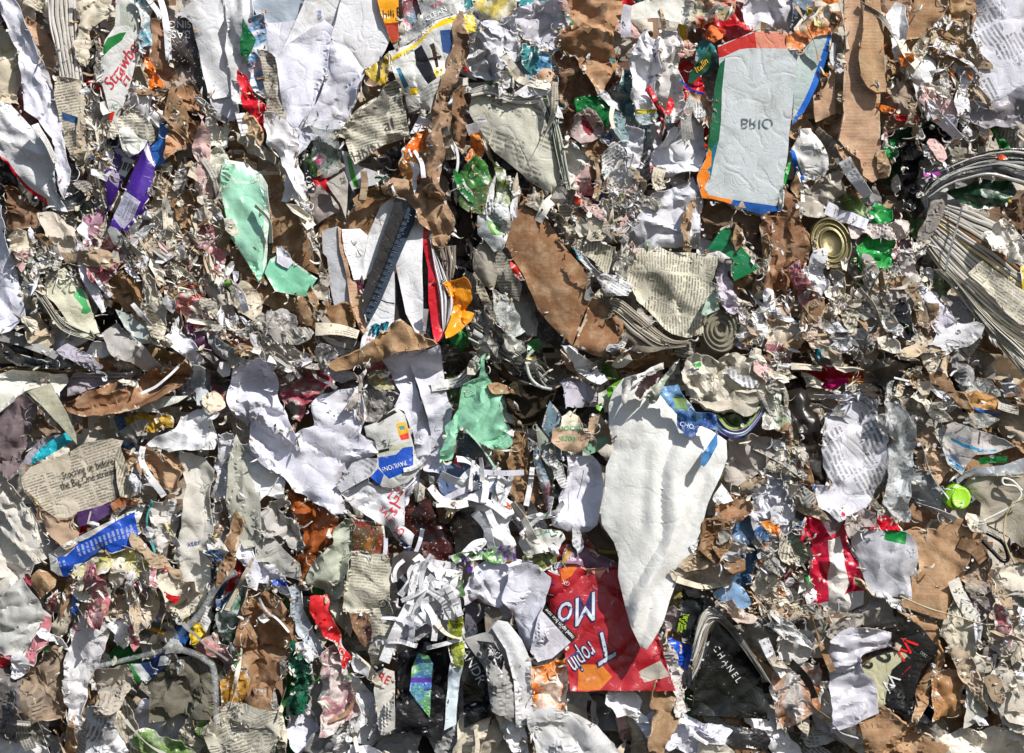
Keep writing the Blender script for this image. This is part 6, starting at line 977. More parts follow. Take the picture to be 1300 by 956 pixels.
# ---------------------------------------------------------------- bottom row, centre-left
O(325, 640)
s('paper_sheet', 'paper', 'pale grey flat card flap left of the copper foil foot', 'p:#c0bfb8', 22, '-10,180 80,160 130,220 220,300 230,385 130,360 60,290 0,290', amp=3, wl=40, rag=1, lm='pale grey flap')
s('paper_sheet', 'paper', 'white ragged sheet with blue ink marks below the pale grey flap', 'L', 18, '-60,260 20,270 80,300 150,370 180,440 200,480 100,430 40,400 -10,410 -50,340', amp=6, wl=26, rag=3, lm='blue-inked ragged sheet')
s('wrapper', 'wrapper', 'blue ink marked scrap on the blue-inked ragged sheet', 'g:#28449c', 30, '65,375 110,370 150,380 155,410 90,405', amp=3, rag=3)
s('kraft_paper', 'paper', 'huge crumpled brown kraft pile at the lower left centre', 'k:#8c6442', 16, '-20,400 60,420 140,480 180,560 220,690 200,760 150,830 100,880 60,960 -80,980 -90,700 -60,520', amp=12, wl=30, rag=3, lm='crumpled kraft pile')
rb('paper_strip', 'paper strip', 'white cord-like strip over the crumpled kraft pile', 'W', 42, 9, '15,470 50,530 110,580 165,640')
s('crumpled_paper', 'paper', 'tiny white crumple resting on the crumpled kraft pile', 'W', 40, '5,570 40,545 70,575 40,590', amp=4)
s('plastic_film', 'plastic film', 'light grey-blue plastic strip slanting left of the red folded wrapper', 'b:#b4bcc4', 18, '165,420 200,400 240,520 290,640 340,740 320,760 250,690 200,640 180,520', amp=4, wl=30, st=3, fa=-65, rag=1, lm='grey-blue strip')
s('plastic_film', 'plastic', 'dark green net-like plastic at the bottom left centre', 'g:#1c5c44', 24, '155,665 200,670 220,720 270,770 290,850 270,900 260,980 160,960 180,860 165,770', amp=11, wl=14, rag=5, lm='dark green net')
s('crumpled_paper', 'paper', 'white fluffy tuft over the dark green net', 'W', 34, '190,750 240,700 290,710 320,760 250,760', amp=7, wl=12, rag=5)
s('crumpled_paper', 'paper', 'pink speckled crumpled napkin below the red folded wrapper', 'x:#d0c0bc,#dcd0cc,#b87880,#c8c0bc', 20, '320,760 400,700 440,760 430,830 480,860 520,960 340,980 320,880', amp=7, wl=20, rag=3, lm='pink napkin')
s('magazine_page', 'flyer', 'photo flyer strip with dark panel above the crinkled newspaper columns', 'x:#b8783c,#4a4a30,#b83a30,#2c2c24', 20, '480,60 560,80 640,100 650,190 665,250 580,250 490,230 470,150', amp=3, wl=30, lm='photo flyer strip')
s('newspaper_page', 'newspaper', 'greenish-grey crumpled newspaper slanting left of the crinkled newspaper columns', 'p:#b4b8a8', 22, '390,120 440,70 480,60 490,110 470,170 460,300 450,420 420,470 370,500 330,430 250,400 260,330 330,250 380,200', amp=9, wl=24, st=2.2, fa=75, rag=2, lm='greenish-grey newspaper')
s('newspaper_page', 'newspaper', 'crinkled newspaper with narrow text columns and a round emblem', 'n:#c4c0b0', 26, '475,235 580,250 668,250 672,400 675,520 695,620 700,740 660,760 640,800 580,820 550,740 580,640 570,560 540,540 470,550 430,540 440,420 470,330', amp=5, wl=34, uvang=-6, rag=1.5, lm='crinkled newspaper columns')
t(ITEMS[-1], 'O', 635, 500, 60, 0, '#2c2c34')
s('magazine_page', 'magazine', 'maroon and dark blue photo fragment inside the crinkled newspaper columns', 'x:#5a1c24,#a88060,#24202c,#7a2c34', 32, '470,550 545,540 572,560 575,650 550,720 520,690 480,620', amp=2, rag=1)
rd = s('wrapper', 'wrapper', 'long bright red folded wrapper with pale handwriting', 'g:#d82c30', 32, '270,455 360,450 365,530 400,620 440,710 475,770 460,810 430,850 430,780 400,690 350,660 300,600 262,540', amp=4, wl=26, rag=1.5, lm='red folded wrapper')
t(rd, 'XOX', 430, 740, 40, -60, '#e8b8b0')
s('paper_sheet', 'paper', 'light cream curved paper edge below the red folded wrapper', 'p:#d4ccb8', 28, '500,740 560,800 610,850 640,910 600,900 540,840 500,790', amp=3)
s('leaflet', 'leaflet', 'cream leaflet with bold red letters at the bottom centre', 'p:#d0ccc4', 24, '590,850 640,820 690,840 700,980 620,980 590,930', amp=2); t(ITEMS[-1], 'RE', 640, 875, 62, -25, '#c82428')
s('cardboard_piece', 'card', 'dark grey-brown card panel right of the crinkled newspaper columns', 'p:#4c4648', 20, '680,270 740,235 810,240 820,330 830,420 800,490 740,530 710,510 710,440 680,360', amp=2.5, wl=50, rag=1, lm='dark card panel')
s('wrapper', 'wrapper', 'small yellow scrap among the lower shredded strips', 'g:#d8b81c', 22, '830,345 860,370 855,430 835,465 835,400', amp=1)
s('paper_sheet', 'paper', 'grey shaded curved sheet behind the lower shredded strips', 'p:#a8a4ac', 12, '740,640 800,600 900,600 960,640 900,680 800,700 740,800 700,780', amp=4, wl=36, rag=1)
s('plastic_film', 'plastic film', 'black glossy plastic sheet at the bottom centre', 'g:#18181c', 14, '700,760 800,700 860,650 960,680 970,800 960,900 940,1000 700,1000', amp=8, wl=40, rag=1, lm='black bottom sheet')
s('packet', 'packet', 'small colourful packet with blue, green and purple bands', 'x:#c8dce8,#3a6ac0,#6aa84c,#dce0e4', 26, '780,820 810,750 860,760 885,800 880,880 870,940 770,930', [('g:#5c3ca0', '775,870 880,872 878,895 770,895')], amp=2, rag=.8, lm='colourful packet')
s('paper_sheet', 'paper', 'bluish white creased sheet under the lower shredded strips', 'L', 24, '780,300 900,280 1010,300 1030,420 1010,560 900,560 800,620 720,700 690,640 760,520 790,400', amp=6, wl=26, rag=1.5)
for k, pt in enumerate(['1000,310 930,300 850,290 790,320', '860,290 900,330 1000,350 1010,360', '800,260 820,290 780,340 790,400 780,440 815,480', '780,480 740,560 700,640 640,790', '760,560 780,620 770,690 760,700', '950,430 860,470 800,510 730,580', '950,460 880,520 820,560 760,570', '910,320 930,380 950,430 980,470', '1000,350 980,420 960,450 900,440', '860,560 840,500 880,470 960,420', '970,440 1000,480 1010,560 1025,650', '985,470 970,520 965,580', '1010,430 960,400 900,390 860,360', '840,430 900,400 960,420 1010,460', '800,600 840,560 900,600 880,560', '880,350 950,370 1010,380', '1040,250 1090,200 1140,190 1090,240']):
    rb('shredded_strip', 'paper strip', 'white shredded strip in the tangle above the black bottom sheet', 'W', 34+(k % 5)*3, 15+3*(k % 4), pt, group='white shredded strips tangled above the black bottom sheet')
s('crumpled_paper', 'paper', 'crushed white crumple at the heart of the lower shredded strips', 'W', 26, '860,360 930,340 1000,350 1020,420 980,480 900,500 850,460', amp=9, wl=16, rag=4)
s('wrapper', 'wrapper', 'green and yellow grass-print wrapper strip running down at the bottom', 'x:#5c7c1c,#a8b020,#3c4c14,#d8dcc0', 34, '960,580 1040,560 1045,700 1040,800 1030,820 980,790 960,700', amp=3, wl=26, rag=1.5, lm='grass-print strip')
s('wrapper', 'wrapper', 'pale bluish foot of the grass-print strip', 'g:#c4d0d8', 30, '975,780 1040,800 1020,880 1000,960 940,960 960,860', amp=3, rag=1)
s('wrapper', 'wrapper', 'narrow purple and green wrapper lying across the paper tatters at the centre bottom', 'x:#3a8a3c,#8cc870,#6a3a8c,#d0d8d0', 34, '960,250 1060,240 1180,220 1300,215 1310,280 1200,290 1100,285 1000,290', amp=5, wl=20, rag=2, lm='purple-green wrapper')
s('wrapper', 'wrapper', 'round purple sticker below the narrow purple and green wrapper', 'g:#5c2c9c', 40, '1055,320 1070,308 1085,315 1082,335 1060,342', amp=.5, rag=.3)
s('crumpled_paper', 'paper', 'thin green plastic stem below the purple-green wrapper', 'g:#4a6a3c', 36, '1015,310 1035,320 1030,400 1050,470 1020,460 1010,400', amp=3)
s('paper_sheet', 'paper', 'large white sheet curled like a hood in the lower centre', 'L', 26, '1060,380 1090,320 1150,285 1250,275 1380,290 1390,420 1300,500 1260,480 1220,520 1160,500 1110,480 1040,500 1030,430', amp=7, wl=36, rag=1, lm='white hood sheet')
s('paper_sheet', 'paper', 'violet-grey sheet coloured as the shaded hollow under the white hood sheet', 'p:#6c6874', 8, '1050,490 1160,500 1150,560 1060,640 1045,600', amp=3)  # stands in for the hollow: the shade is painted as sheet colour
s('newspaper_page', 'newspaper', 'dark printed brown and black page below the white hood sheet', 'n:#8c8478', 20, '1145,530 1210,510 1230,560 1190,660 1150,660', amp=3, uvang=60, rag=1)
s('magazine', 'magazine', 'black magazine with bold white capitals at the bottom centre', 'g:#141416', 22, '1040,720 1100,740 1160,850 1200,930 1180,1000 1040,1000 1030,860', amp=1.5, rag=.6, lm='black capitals magazine')
t(ITEMS[-1], 'ANDR', 1085, 815, 68, -62, '#e0e0e0')
s('plastic_film', 'plastic film', 'grey translucent sheet draped over black print at the bottom centre', 'p:#a4a2a0', 26, '1040,680 1150,650 1200,590 1250,650 1290,800 1300,960 1180,980 1150,830 1080,740', [('g:#1c1c20', '1100,690 1190,700 1240,780 1230,830 1160,760')], amp=3, wl=40, rag=.8, lm='grey draped sheet')
t(ITEMS[-1], 'EPICA', 1195, 745, 36, -40, '#b0b0b4')
s('paper_sheet', 'paper', 'smooth light grey arched sheet right of the grey draped sheet', 'p:#d0d0d2', 32, '1180,620 1210,580 1260,590 1330,680 1375,780 1385,960 1300,980 1290,880 1250,730', amp=2.5, wl=60, bul=6, rag=.6, lm='arched grey sheet')
# ---------------------------------------------------------------- bottom row, centre-right
O(650, 640)
s('crumpled_paper', 'paper', 'white crumpled paper with a green pen line left of the folded lavender collar', 'p:#dcdcd8', 26, '40,140 140,120 240,140 260,170 220,220 130,240 60,250 40,200', amp=5, wl=26, rag=2)
rb('pen_line', None, 'green printed line', 'g:#2aa070', 34, 4, '120,158 160,148 185,138', on=ITEMS[-1])
s('paper_sheet', 'paper', 'white pointed paper above the green-lined crumple', 'W', 24, '60,60 140,40 220,60 150,80 80,75', amp=3)
s('magazine_page', 'magazine', 'curved grey and olive page fan below the green-lined crumple', 'x:#8c8a80,#6a7c2c,#b8b4b0,#4a4438', 20, '60,260 130,240 215,220 220,290 160,330 100,310', amp=5, wl=20, lm='olive page fan')
s('plastic_bag', 'bag', 'open rim of a dark red sack above the red produce sack', 'g:#6c1418', 16, '225,230 290,180 350,160 400,200 440,250 420,270 340,210 290,200 250,240 240,290 215,280', amp=3, rag=1)
s('plastic_bag', 'bag', 'translucent violet-brown inner bag showing in the mouth of the red sack', 'b:#94748c', 20, '250,260 270,210 330,200 430,250 530,300 480,320 380,325 320,300 250,290', [('b:#c8a050', '250,280 275,225 300,205 300,235 270,290')], amp=5, wl=30, lm='violet inner bag')
red = s('produce_sack', 'sack', 'large red printed fruit sack with upside-down outlined script letters', 'g:#a4222c', 26, '155,340 190,300 260,285 310,300 380,325 470,318 540,310 620,330 700,600 740,700 790,860 815,930 290,930 280,820 230,640 180,500 170,420',
  [('p:#e0deda', '170,330 200,300 265,285 275,300 225,325 240,360'), ('g:#d87028', '245,330 290,300 340,305 300,360 250,390'), ('g:#dc9884', '345,320 480,318 440,370 400,345'), ('p:#bdb4a8', '632,835 740,780 790,855 660,890'), ('g:#c8742c', '330,800 450,800 500,860 440,925 330,925')], amp=3.6, wl=34, rag=1, bul=4, lm='red fruit sack')
for ink, of, lf, sc in (('#1c2a60', .09, 1.0, 1.), ('#c4c8d0', 0.0, 1.7, 1.)):
    t(red, 'Mo', 345, 525, 190*sc, 200, ink, off=of*18, shear=.45, lift=lf, sx=.85)
    t(red, 'T', 478, 690, 200*sc, 212, ink, off=of*18, shear=.4, lift=lf, sx=.9)
    t(red, 'ropin', 358, 762, 140*sc, 222, ink, off=of*18, shear=.35, lift=lf, sx=.5, curve=0)
    t(red, 'a', 228, 312, 70, 200, ink, off=of*18, shear=.4, lift=lf)
t(red, 'I', 200, 400, 60, 80, '#283c88'); t(red, 'I', 190, 455, 60, 80, '#d8d8e0'); t(red, 'GK', 270, 395, 30, 160, '#e8c8c0')
s('paper_sheet', 'paper', 'folded lavender-white paper rolls left of the red fruit sack', 'L', 30, '-20,310 60,290 130,310 190,375 180,430 160,500 150,590 180,680 120,740 60,745 40,680 10,560 -40,480', amp=6, wl=34, st=2, pleat=9, pw=26, fa=78, rag=1, lm='lavender paper rolls')
s('carton', 'card', 'white card with a black banner strip of white slogan text', 'p:#d4d2dc', 36, '165,500 325,665 200,770 130,790 90,740 110,640 130,560', [('g:#141414', '165,500 190,510 328,650 322,680 296,695 150,535')], amp=1.5, rag=.6, lm='black banner card')
t(ITEMS[-1], 'need upon bite now', 237, 598, 30, 134, '#e4e4e4', sx=.82)
s('paper_sheet', 'paper', 'white curved paper cup edge beneath the black banner card', 'p:#cccac4', 28, '75,750 130,790 200,770 280,700 240,770 200,800 140,820 100,800', amp=3, bul=4)
s('wrapper', 'wrapper', 'orange and cream crumpled wrapper at the bottom left of the red fruit sack', 'x:#e86c1c,#e8dccc,#f0882c,#a8401c', 28, '90,815 160,800 220,770 275,760 280,860 270,980 120,980 100,880', amp=5, wl=20, rag=2, lm='orange-cream wrapper')
s('wrapper', 'wrapper', 'black wrapper with neon green letters at the bottom centre', 'g:#101210', 24, '45,760 90,800 110,890 120,980 50,980 50,860', amp=1.5, lm='neon-lettered wrapper')
t(ITEMS[-1], 'vren', 78, 862, 34, 12, '#6ae01c')
s('plastic_film', 'plastic', 'shaded striped grey board between the violet inner bag and the white carrier bag', 'p:#5c5048', 2, '360,140 440,90 520,200 535,300 450,260 400,200', amp=5, wl=30)
rb('paper_strip', 'strip', 'narrow yellow-lettered band right of the violet inner bag', 'g:#8c8430', 12, 14, '430,235 470,240 525,240')
s('crumpled_paper', 'paper', 'white frayed scraps between the red fruit sack and the black fashion magazine', 'p:#cfc8c4', 22, '720,650 760,640 800,720 830,800 860,900 880,980 820,980 790,850 750,740', amp=8, wl=16, rag=4, lm='frayed white column')
s('plastic_bag', 'plastic bag', 'crumpled clear bag right beside the tip of the white carrier bag', 'b:#c8bcbc', 24, '750,540 800,510 845,560 820,610 770,640 740,600', amp=7, wl=14, rag=2)
s('book', 'book', 'bright cobalt blue glossy panel under the black fashion magazine', 'g:#1c50c0', 18, '780,660 840,690 900,710 900,760 880,840 830,800 790,730', amp=1.5, rag=.5, lm='cobalt panel')
s('magazine_page', 'magazine', 'yellow and olive crushed page beside the neon quote page', 'x:#c8a820,#8c8450,#d8d4c0', 20, '780,470 840,430 850,500 830,530 790,500', amp=4)
fm_ = s('fashion_magazine', 'magazine', 'bent black fashion magazine with spaced white capitals on its cover', 'g:#121412', 26, '1000,640 1020,590 1080,620 1130,680 1190,770 1240,840 1280,940 1290,1010 900,1010 920,880 970,760', amp=3, wl=40, rag=.8, th=2, lm='fashion magazine')
t(fm_, 'C H A N E L', 1075, 800, 48, -55, '#d4d4d4', sx=.85)
stk('pages', None, None, 34, 13, '905,700 925,600 965,520 1010,515 1080,580 1180,710 1300,900', '900,880 945,790 980,650 1005,575 1060,610 1150,720 1260,880', [('g:#c8c4bc', 4), ('g:#3c4454', 1), ('g:#6c84b8', 1), ('p:#a89c90', 2), ('g:#dcdcd8', 2)], hgt=3, on=fm_)
s('back_cover', None, 'black back cover edge', 'g:#101012', 36, '840,400 900,420 980,460 1040,520 1100,600 1160,660 1150,690 1070,600 1010,530 940,480 870,450', amp=2, rag=1, on=fm_)
nq = s('magazine_page', 'magazine', 'black page with neon yellow quotation above the cobalt panel', 'g:#121618', 32, '850,410 880,460 960,470 980,510 930,560 905,700 810,630 840,560 845,480', amp=2.5, wl=40, rag=.8, lm='neon quote page')
for i, tx in enumerate(['Your own', 'DR of some', 'of denim']): t(nq, tx, 872-17*i, 588+8*i, 24, -100, '#b8e01c', sx=.8)
s('paper_sheet', 'paper', 'small pale yellow note right of the white carrier bag tip side', 'p:#e4dcac', 24, '930,250 960,200 1000,190 1030,200 1020,260 960,295', amp=3, rag=2, lm='pale yellow note')
s('crumpled_paper', 'paper', 'dirty white tattered papers below the pale yellow note', 'd:#b8aca0', 18, '840,360 900,290 980,290 1060,280 1140,320 1100,380 1000,430 900,420', amp=9, wl=18, rag=4, lm='dirty tattered papers')
s('crumpled_paper', 'paper', 'small torn white packet right of the white carrier bag above the pale yellow note', 'p:#d0ccc4', 20, '940,90 1000,70 1040,110 1010,170 960,190 920,160', amp=7, wl=18, rag=4)
s('crumpled_paper', 'paper', 'white frayed band across the steel blue plastic', 'p:#ccc8c4', 20, '1030,180 1100,160 1180,190 1190,240 1100,260 1030,230', amp=8, wl=14, rag=5)
s('carton', 'carton', 'orange upright carton strip with dark lettering at the lower right centre', 'x:#e8801c,#c85c14,#f0a040,#a84c1c', 22, '1245,90 1300,70 1340,100 1350,250 1340,400 1290,420 1265,300 1250,200', amp=3, wl=30, rag=1.5, lm='orange upright carton')
s('paper_sheet', 'plastic', 'light blue glossy panel above the fashion magazine', 'g:#7c9cc0', 16, '1000,440 1100,390 1160,420 1200,500 1150,530 1060,490 1010,470', amp=3, wl=30, lm='light blue panel')
s('crumpled_paper', 'paper', 'pinkish-cream folded rag right of the fashion magazine top', 'p:#c8b8ac', 22, '1030,500 1110,480 1180,540 1260,560 1200,600 1130,620 1080,560', amp=8, wl=22, rag=3, lm='pinkish folded rag')
s('plastic_bottle', 'bottle', 'crushed grey plastic bottle right of the fashion magazine', 'b:#8c8880', 20, '1180,600 1230,560 1290,560 1310,640 1290,730 1250,760 1200,720', amp=6, wl=26, bul=6, rag=1, lm='crushed grey bottle')
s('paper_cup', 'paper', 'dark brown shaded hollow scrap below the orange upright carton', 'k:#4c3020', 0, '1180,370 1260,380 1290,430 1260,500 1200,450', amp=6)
# ---------------------------------------------------------------- bottom row, right
O(970, 640)
s('crumpled_paper', 'paper', 'pale green and tan mouldy paper strip right of the orange upright carton', 'x:#b8ac94,#a8c8a0,#c8bca4,#8c7c64', 18, '115,120 170,100 220,180 230,260 180,300 130,270', amp=8, wl=14, rag=4, lm='mouldy strip')
s('plastic_film', 'plastic', 'small dark green plastic above the mouldy strip', 'g:#1c6438', 20, '130,-50 210,-80 240,-70 220,0 160,0', amp=4)
s('crumpled_paper', 'paper', 'crumpled white papers below the orange lettering at the right centre', 'p:#d4d4da', 20, '30,30 90,0 150,10 150,80 120,110 50,90', amp=9, wl=18, rag=4)
pk = s('packet', 'packet', 'crushed crimson and white striped packet at the lower right', 'g:#b81838', 24, '175,120 230,20 290,-30 400,40 410,130 430,180 470,280 500,410 500,500 420,545 330,530 260,500 225,440 210,370 240,200 180,180',
  [('p:#dcd6d0', '315,180 380,160 395,220 400,300 430,400 400,460 350,480 325,500 320,380 325,260'), ('p:#d4d0cc', '270,500 330,480 430,440 500,430 500,505 420,548 330,532'), ('b:#a89094', '290,0 400,60 380,130 330,160 280,80')], amp=7, wl=34, rag=1.5, bul=6, lm='crimson striped packet')
s('plastic_bag', 'plastic bag', 'white plastic bag with a bright green label beside the crimson striped packet', 'b:#dcdce2', 30, '440,120 600,130 710,140 760,200 778,270 770,340 742,370 742,480 650,465 580,470 530,440 500,370 480,290 450,220', [('g:#168a3c', '608,130 708,142 700,202 600,175')], amp=5, wl=40, rag=.8, bul=6, lm='green-labelled bag')
s('plastic_bag', 'wrapper', 'red and clear plastic fold above the green-labelled bag', 'g:#d01c30', 32, '470,110 560,90 570,40 540,10 600,60 640,70 690,130 600,132 520,125', amp=4, wl=24, rag=1.5)
s('plastic_film', 'plastic film', 'cloudy clear plastic pouch above the green-labelled bag', 'b:#c0b4b0', 34, '400,60 500,20 560,40 570,110 480,120 440,180 410,150', amp=6, wl=20)
s('cardboard_piece', 'cardboard', 'largest lower brown board with corrugated streaks at the lower right', 'k:#b48860', 18, '700,140 760,120 870,130 920,60 1000,70 1085,110 1080,160 1040,220 1020,300 960,440 970,460 910,580 850,575 760,540 680,500 640,470 740,480 745,370 775,330 770,240', amp=4, wl=60, st=2.5, fa=15, rag=2.5, th=3, lm='lower brown board')
s('crumpled_paper', 'paper', 'grey fibrous crumpled plastic under the crimson striped packet', 'p:#a8a29a', 20, '300,650 400,580 520,500 540,440 620,480 640,530 650,600 560,620 460,620 350,680', amp=7, wl=20, st=2.5, fa=30, rag=3, lm='grey fibrous crumple')
s('plastic_bag', 'plastic bag', 'white gathered plastic bag covering the black card at the bottom right', 'b:#d8d6de', 32, '330,680 430,620 560,620 650,640 640,720 560,740 480,770 500,840 560,900 560,980 340,980 330,880 320,760', amp=6, wl=34, st=2.2, pleat=8, pw=14, fa=10, rag=1, lm='gathered white bag')
bw = s('magazine', 'card', 'black card with a bold red letter and two dark round shapes', 'g:#121212', 28, '640,480 660,530 780,610 875,720 865,750 790,830 700,960 560,960 480,820 560,760 650,730 645,640 720,630 650,560', [('p:#c0bc9c', '480,830 545,770 650,740 700,740 720,760 640,830 570,960 560,960')], amp=1, wl=60, rag=.4, th=2, lm='black card')
t(bw, 'W', 700, 715, 125, 230, '#e01418', sx=.9, lift=1.2); t(bw, 'W', 630, 890, 90, 230, '#dcdcdc'); t(bw, 'tttt', 800, 750, 30, -38, '#8a8a8a'); t(bw, '------', 710, 830, 34, 45, '#c01c20'); t(bw, '0', 600, 760, 120, 60, '#141412', off=.8); t(bw, '0', 520, 800, 84, 60, '#141412', off=.8)
s('cardboard_piece', 'cardboard', 'tan board wedge right behind the black card', 'k:#a87c54', 14, '660,530 760,560 870,600 880,700 900,800 860,900 740,960 700,960 870,750', amp=5, wl=34, rag=2, th=3, lm='tan wedge')
s('pulp_clump', 'pulp', 'tall cream torn paper standing right of the tan wedge', 'p:#ccc4b0', 18, '920,560 960,460 1010,500 1040,600 1065,700 1040,760 960,780 900,740 880,640', amp=8, wl=26, rag=3, lm='tall cream torn paper')
s('wrapper', 'wrapper', 'tiny bright red scrap at the foot of the tall cream torn paper', 'g:#e02020', 28, '955,770 995,768 990,785 960,785', amp=1)
s('cardboard_piece', 'cardboard', 'dark brown layered board beneath the tall cream torn paper', 'k:#6c4428', 8, '880,750 960,780 1040,760 1030,830 940,840 880,820', amp=6, wl=18, st=2)
s('plastic_cup', 'board', 'rounded glossy tan plastic wad at the bottom right', 'g:#a07850', 16, '840,860 900,830 980,840 1000,900 990,990 820,990', amp=6, wl=30, bul=8)
s('crumpled_paper', 'paper', 'light grey-cream sheet at the bottom right of the tan plastic wad', 'p:#c8c4b8', 22, '1010,840 1070,740 1110,780 1110,860 1120,980 1000,980', amp=5, wl=34, rag=2, lm='bottom grey-cream sheet')
stk('magazine_edges', 'magazine', 'dark curved magazine edge right of the bottom grey-cream sheet', 16, 5, '1130,700 1190,740 1160,840 1130,900', '1110,780 1150,800 1130,850 1110,890', [('p:#d0ccc8', 2), ('g:#3c3c40', 1)], hgt=2.5)
s('pulp_clump', 'pulp', 'broad white matted pulp area at the lower right edge', 'd:#c4bcae', 16, '1150,320 1240,280 1380,280 1380,560 1300,580 1240,560 1160,540 1140,420', amp=8, wl=24, rag=4, lm='white matted pulp')
s('pulp_clump', 'pulp', 'mixed grey and white pulp at the bottom right corner', 'd:#b4aca0', 8, '1040,580 1200,560 1380,580 1380,980 1150,980 1180,800 1110,700', amp=12, wl=18, rag=5, lm='corner pulp')
s('cloth_rag', 'rag', 'twisted brown-grey cloth knot right of the lower brown board', 'k:#907c6c', 14, '1030,260 1110,240 1150,280 1130,380 1080,430 1020,420 990,380 1010,320', amp=9, wl=18, rag=2, lm='twisted cloth knot')
s('crumpled_paper', 'paper', 'brown-lavender crumpled paper below the twisted cloth knot', 'p:#a89498', 12, '980,430 1060,440 1130,400 1150,480 1120,540 1040,540 980,500', amp=9, wl=18, rag=3)
s('kraft_paper', 'paper', 'dark brown paper fold at the right edge under the black cable', 'k:#5c4030', 10, '1240,200 1380,180 1380,290 1280,290 1240,260', amp=6)
tb('string', 'string', 'long thin cream string stretched across the white matted pulp', 'p:#c0b496', 34, 1.0, '680,460 820,520 960,560 1100,600 1220,595 1340,560')
s('crumpled_paper', 'paper', 'torn cream and brown paper flakes left of the grey fibrous crumple', 'x:#c8bca8,#d8d0c4,#9c7c5c,#ccc4b4', 14, '-20,520 60,470 120,460 200,540 150,620 80,660 30,600', amp=11, wl=16, rag=5, lm='cream-brown flakes')
s('crumpled_paper', 'paper', 'lumpy white paper wad at the bottom between bottle and bag', 'p:#d0ccca', 18, '70,700 130,620 200,610 240,660 230,760 170,790 60,770', amp=8, wl=22, rag=3, lm='lumpy white wad')
s('crumpled_paper', 'paper', 'white and orange stained papers along the bottom right of the fashion magazine', 'x:#d0c8c0,#dcd8d4,#c88450,#ccc4bc', 14, '30,780 160,780 280,790 300,860 280,980 60,980', amp=8, wl=24, rag=3, lm='orange-stained papers')
s('plastic_film', 'plastic film', 'grey frosted film pocket left of the gathered white bag', 'b:#9c968c', 12, '200,560 270,540 310,610 280,700 240,660', amp=5, wl=24)
tb('wire', 'wire', 'thin dark green wire over the grey frosted film pocket', 'g:#2c4838', 26, 1.1, '250,530 280,570 300,610 290,640')
# ---------------------------------------------------------------- the lower rows of the bale, going on below
O(0, 866, 1)
s('newspaper_page', 'newspaper', 'crumpled newspaper page at the very bottom left of the black capitals magazine', 'n:#cdc8b8', 32, '255,62 290,24 352,36 362,60 338,100 280,126', amp=7, wl=30, rag=2, uvang=20, lm='bottom crumpled newspaper')
s('paper_sheet', 'paper', 'pale grey sheet at the bottom across the foot of the red fruit sack', 'p:#cfcfd0', 40, '668,42 704,30 760,56 790,92 760,122 690,128', amp=7, wl=36, rag=1.5, lm='bottom pale grey sheet')
s('cardboard_piece', 'cardboard', 'corrugated brown board at the bottom below the black card', 'k:#a87c54', 30, '1085,42 1120,28 1160,60 1206,82 1180,120 1110,122', amp=5, wl=50, rag=2, th=4, lm='bottom corrugated board')
# ================================================================ the bale body behind everything
def bale_core():
    xs = np.arange(-190, 1491, 7.); ys = np.arange(-190, 1151, 7.)
    X, Y = np.meshgrid(xs, ys); h = -58 + 15*crumple(X, Y, 3, 70, 1.8, 10) + 7*facet(X, Y, 9, 22.) + 4*facet(X, Y, 12, 11.)
    h += -40*np.exp(-((Y-462-14*np.sin(X/170))/18)**2)       # the gap between the two bales
    V = np.stack([(X-650)*S, -h*S, ZC+(478-Y)*S], -1).reshape(-1, 3); n = len(xs); m = len(ys)
    F = [(j*n+i, (j+1)*n+i, (j+1)*n+i+1, j*n+i+1) for j in range(m-1) for i in range(n-1)]
    # sides and back close the bale so that it is a real block
    b0 = len(V); ring = [(0, 0), (n-1, 0), (n-1, m-1), (0, m-1)]
    bk = [((xs[i]-650)*S, 1.2, ZC+(478-ys[j])*S) for i, j in ring]; V = np.vstack([V, bk])
    top = [i for i in range(n)]; bot = [(m-1)*n+i for i in range(n)]; lf = [j*n for j in range(m)]; rt = [j*n+n-1 for j in range(m)]
    F += [tuple(top+[b0+1, b0]), tuple(bot[::-1]+[b0+3, b0+2]), tuple(lf[::-1]+[b0, b0+3]), tuple(rt+[b0+2, b0+1]), (b0, b0+1, b0+2, b0+3)]
    pal = [mat(c) for c in ('d:#a89a86', 'd:#c4bcb0', 'd:#7c6450', 'x:#3c3834,#a8a098,#5c4c3c', 'd:#c8c2b8', 'g:#2a2826')]
    cid = ((facet(X/1.6, Y, 21, 34.)+1)*.5*len(pal)).astype(int).clip(0, len(pal)-1)
    fm = [int(cid[j, i]) for j in range(m-1) for i in range(n-1)] + [0]*5
    uv = np.vstack([np.stack([X, -Y], -1).reshape(-1, 2)/100, np.zeros((4, 2))])
    o, _ = link('compacted_paper', V, F, pal, fm, uv)
    tag(o, 'compacted mass of waste paper filling the two stacked bales behind every piece', 'paper bale', None, 'stuff')
    np.maximum.at(DM, cells(X.ravel(), Y.ravel()), h.ravel())
bale_core()
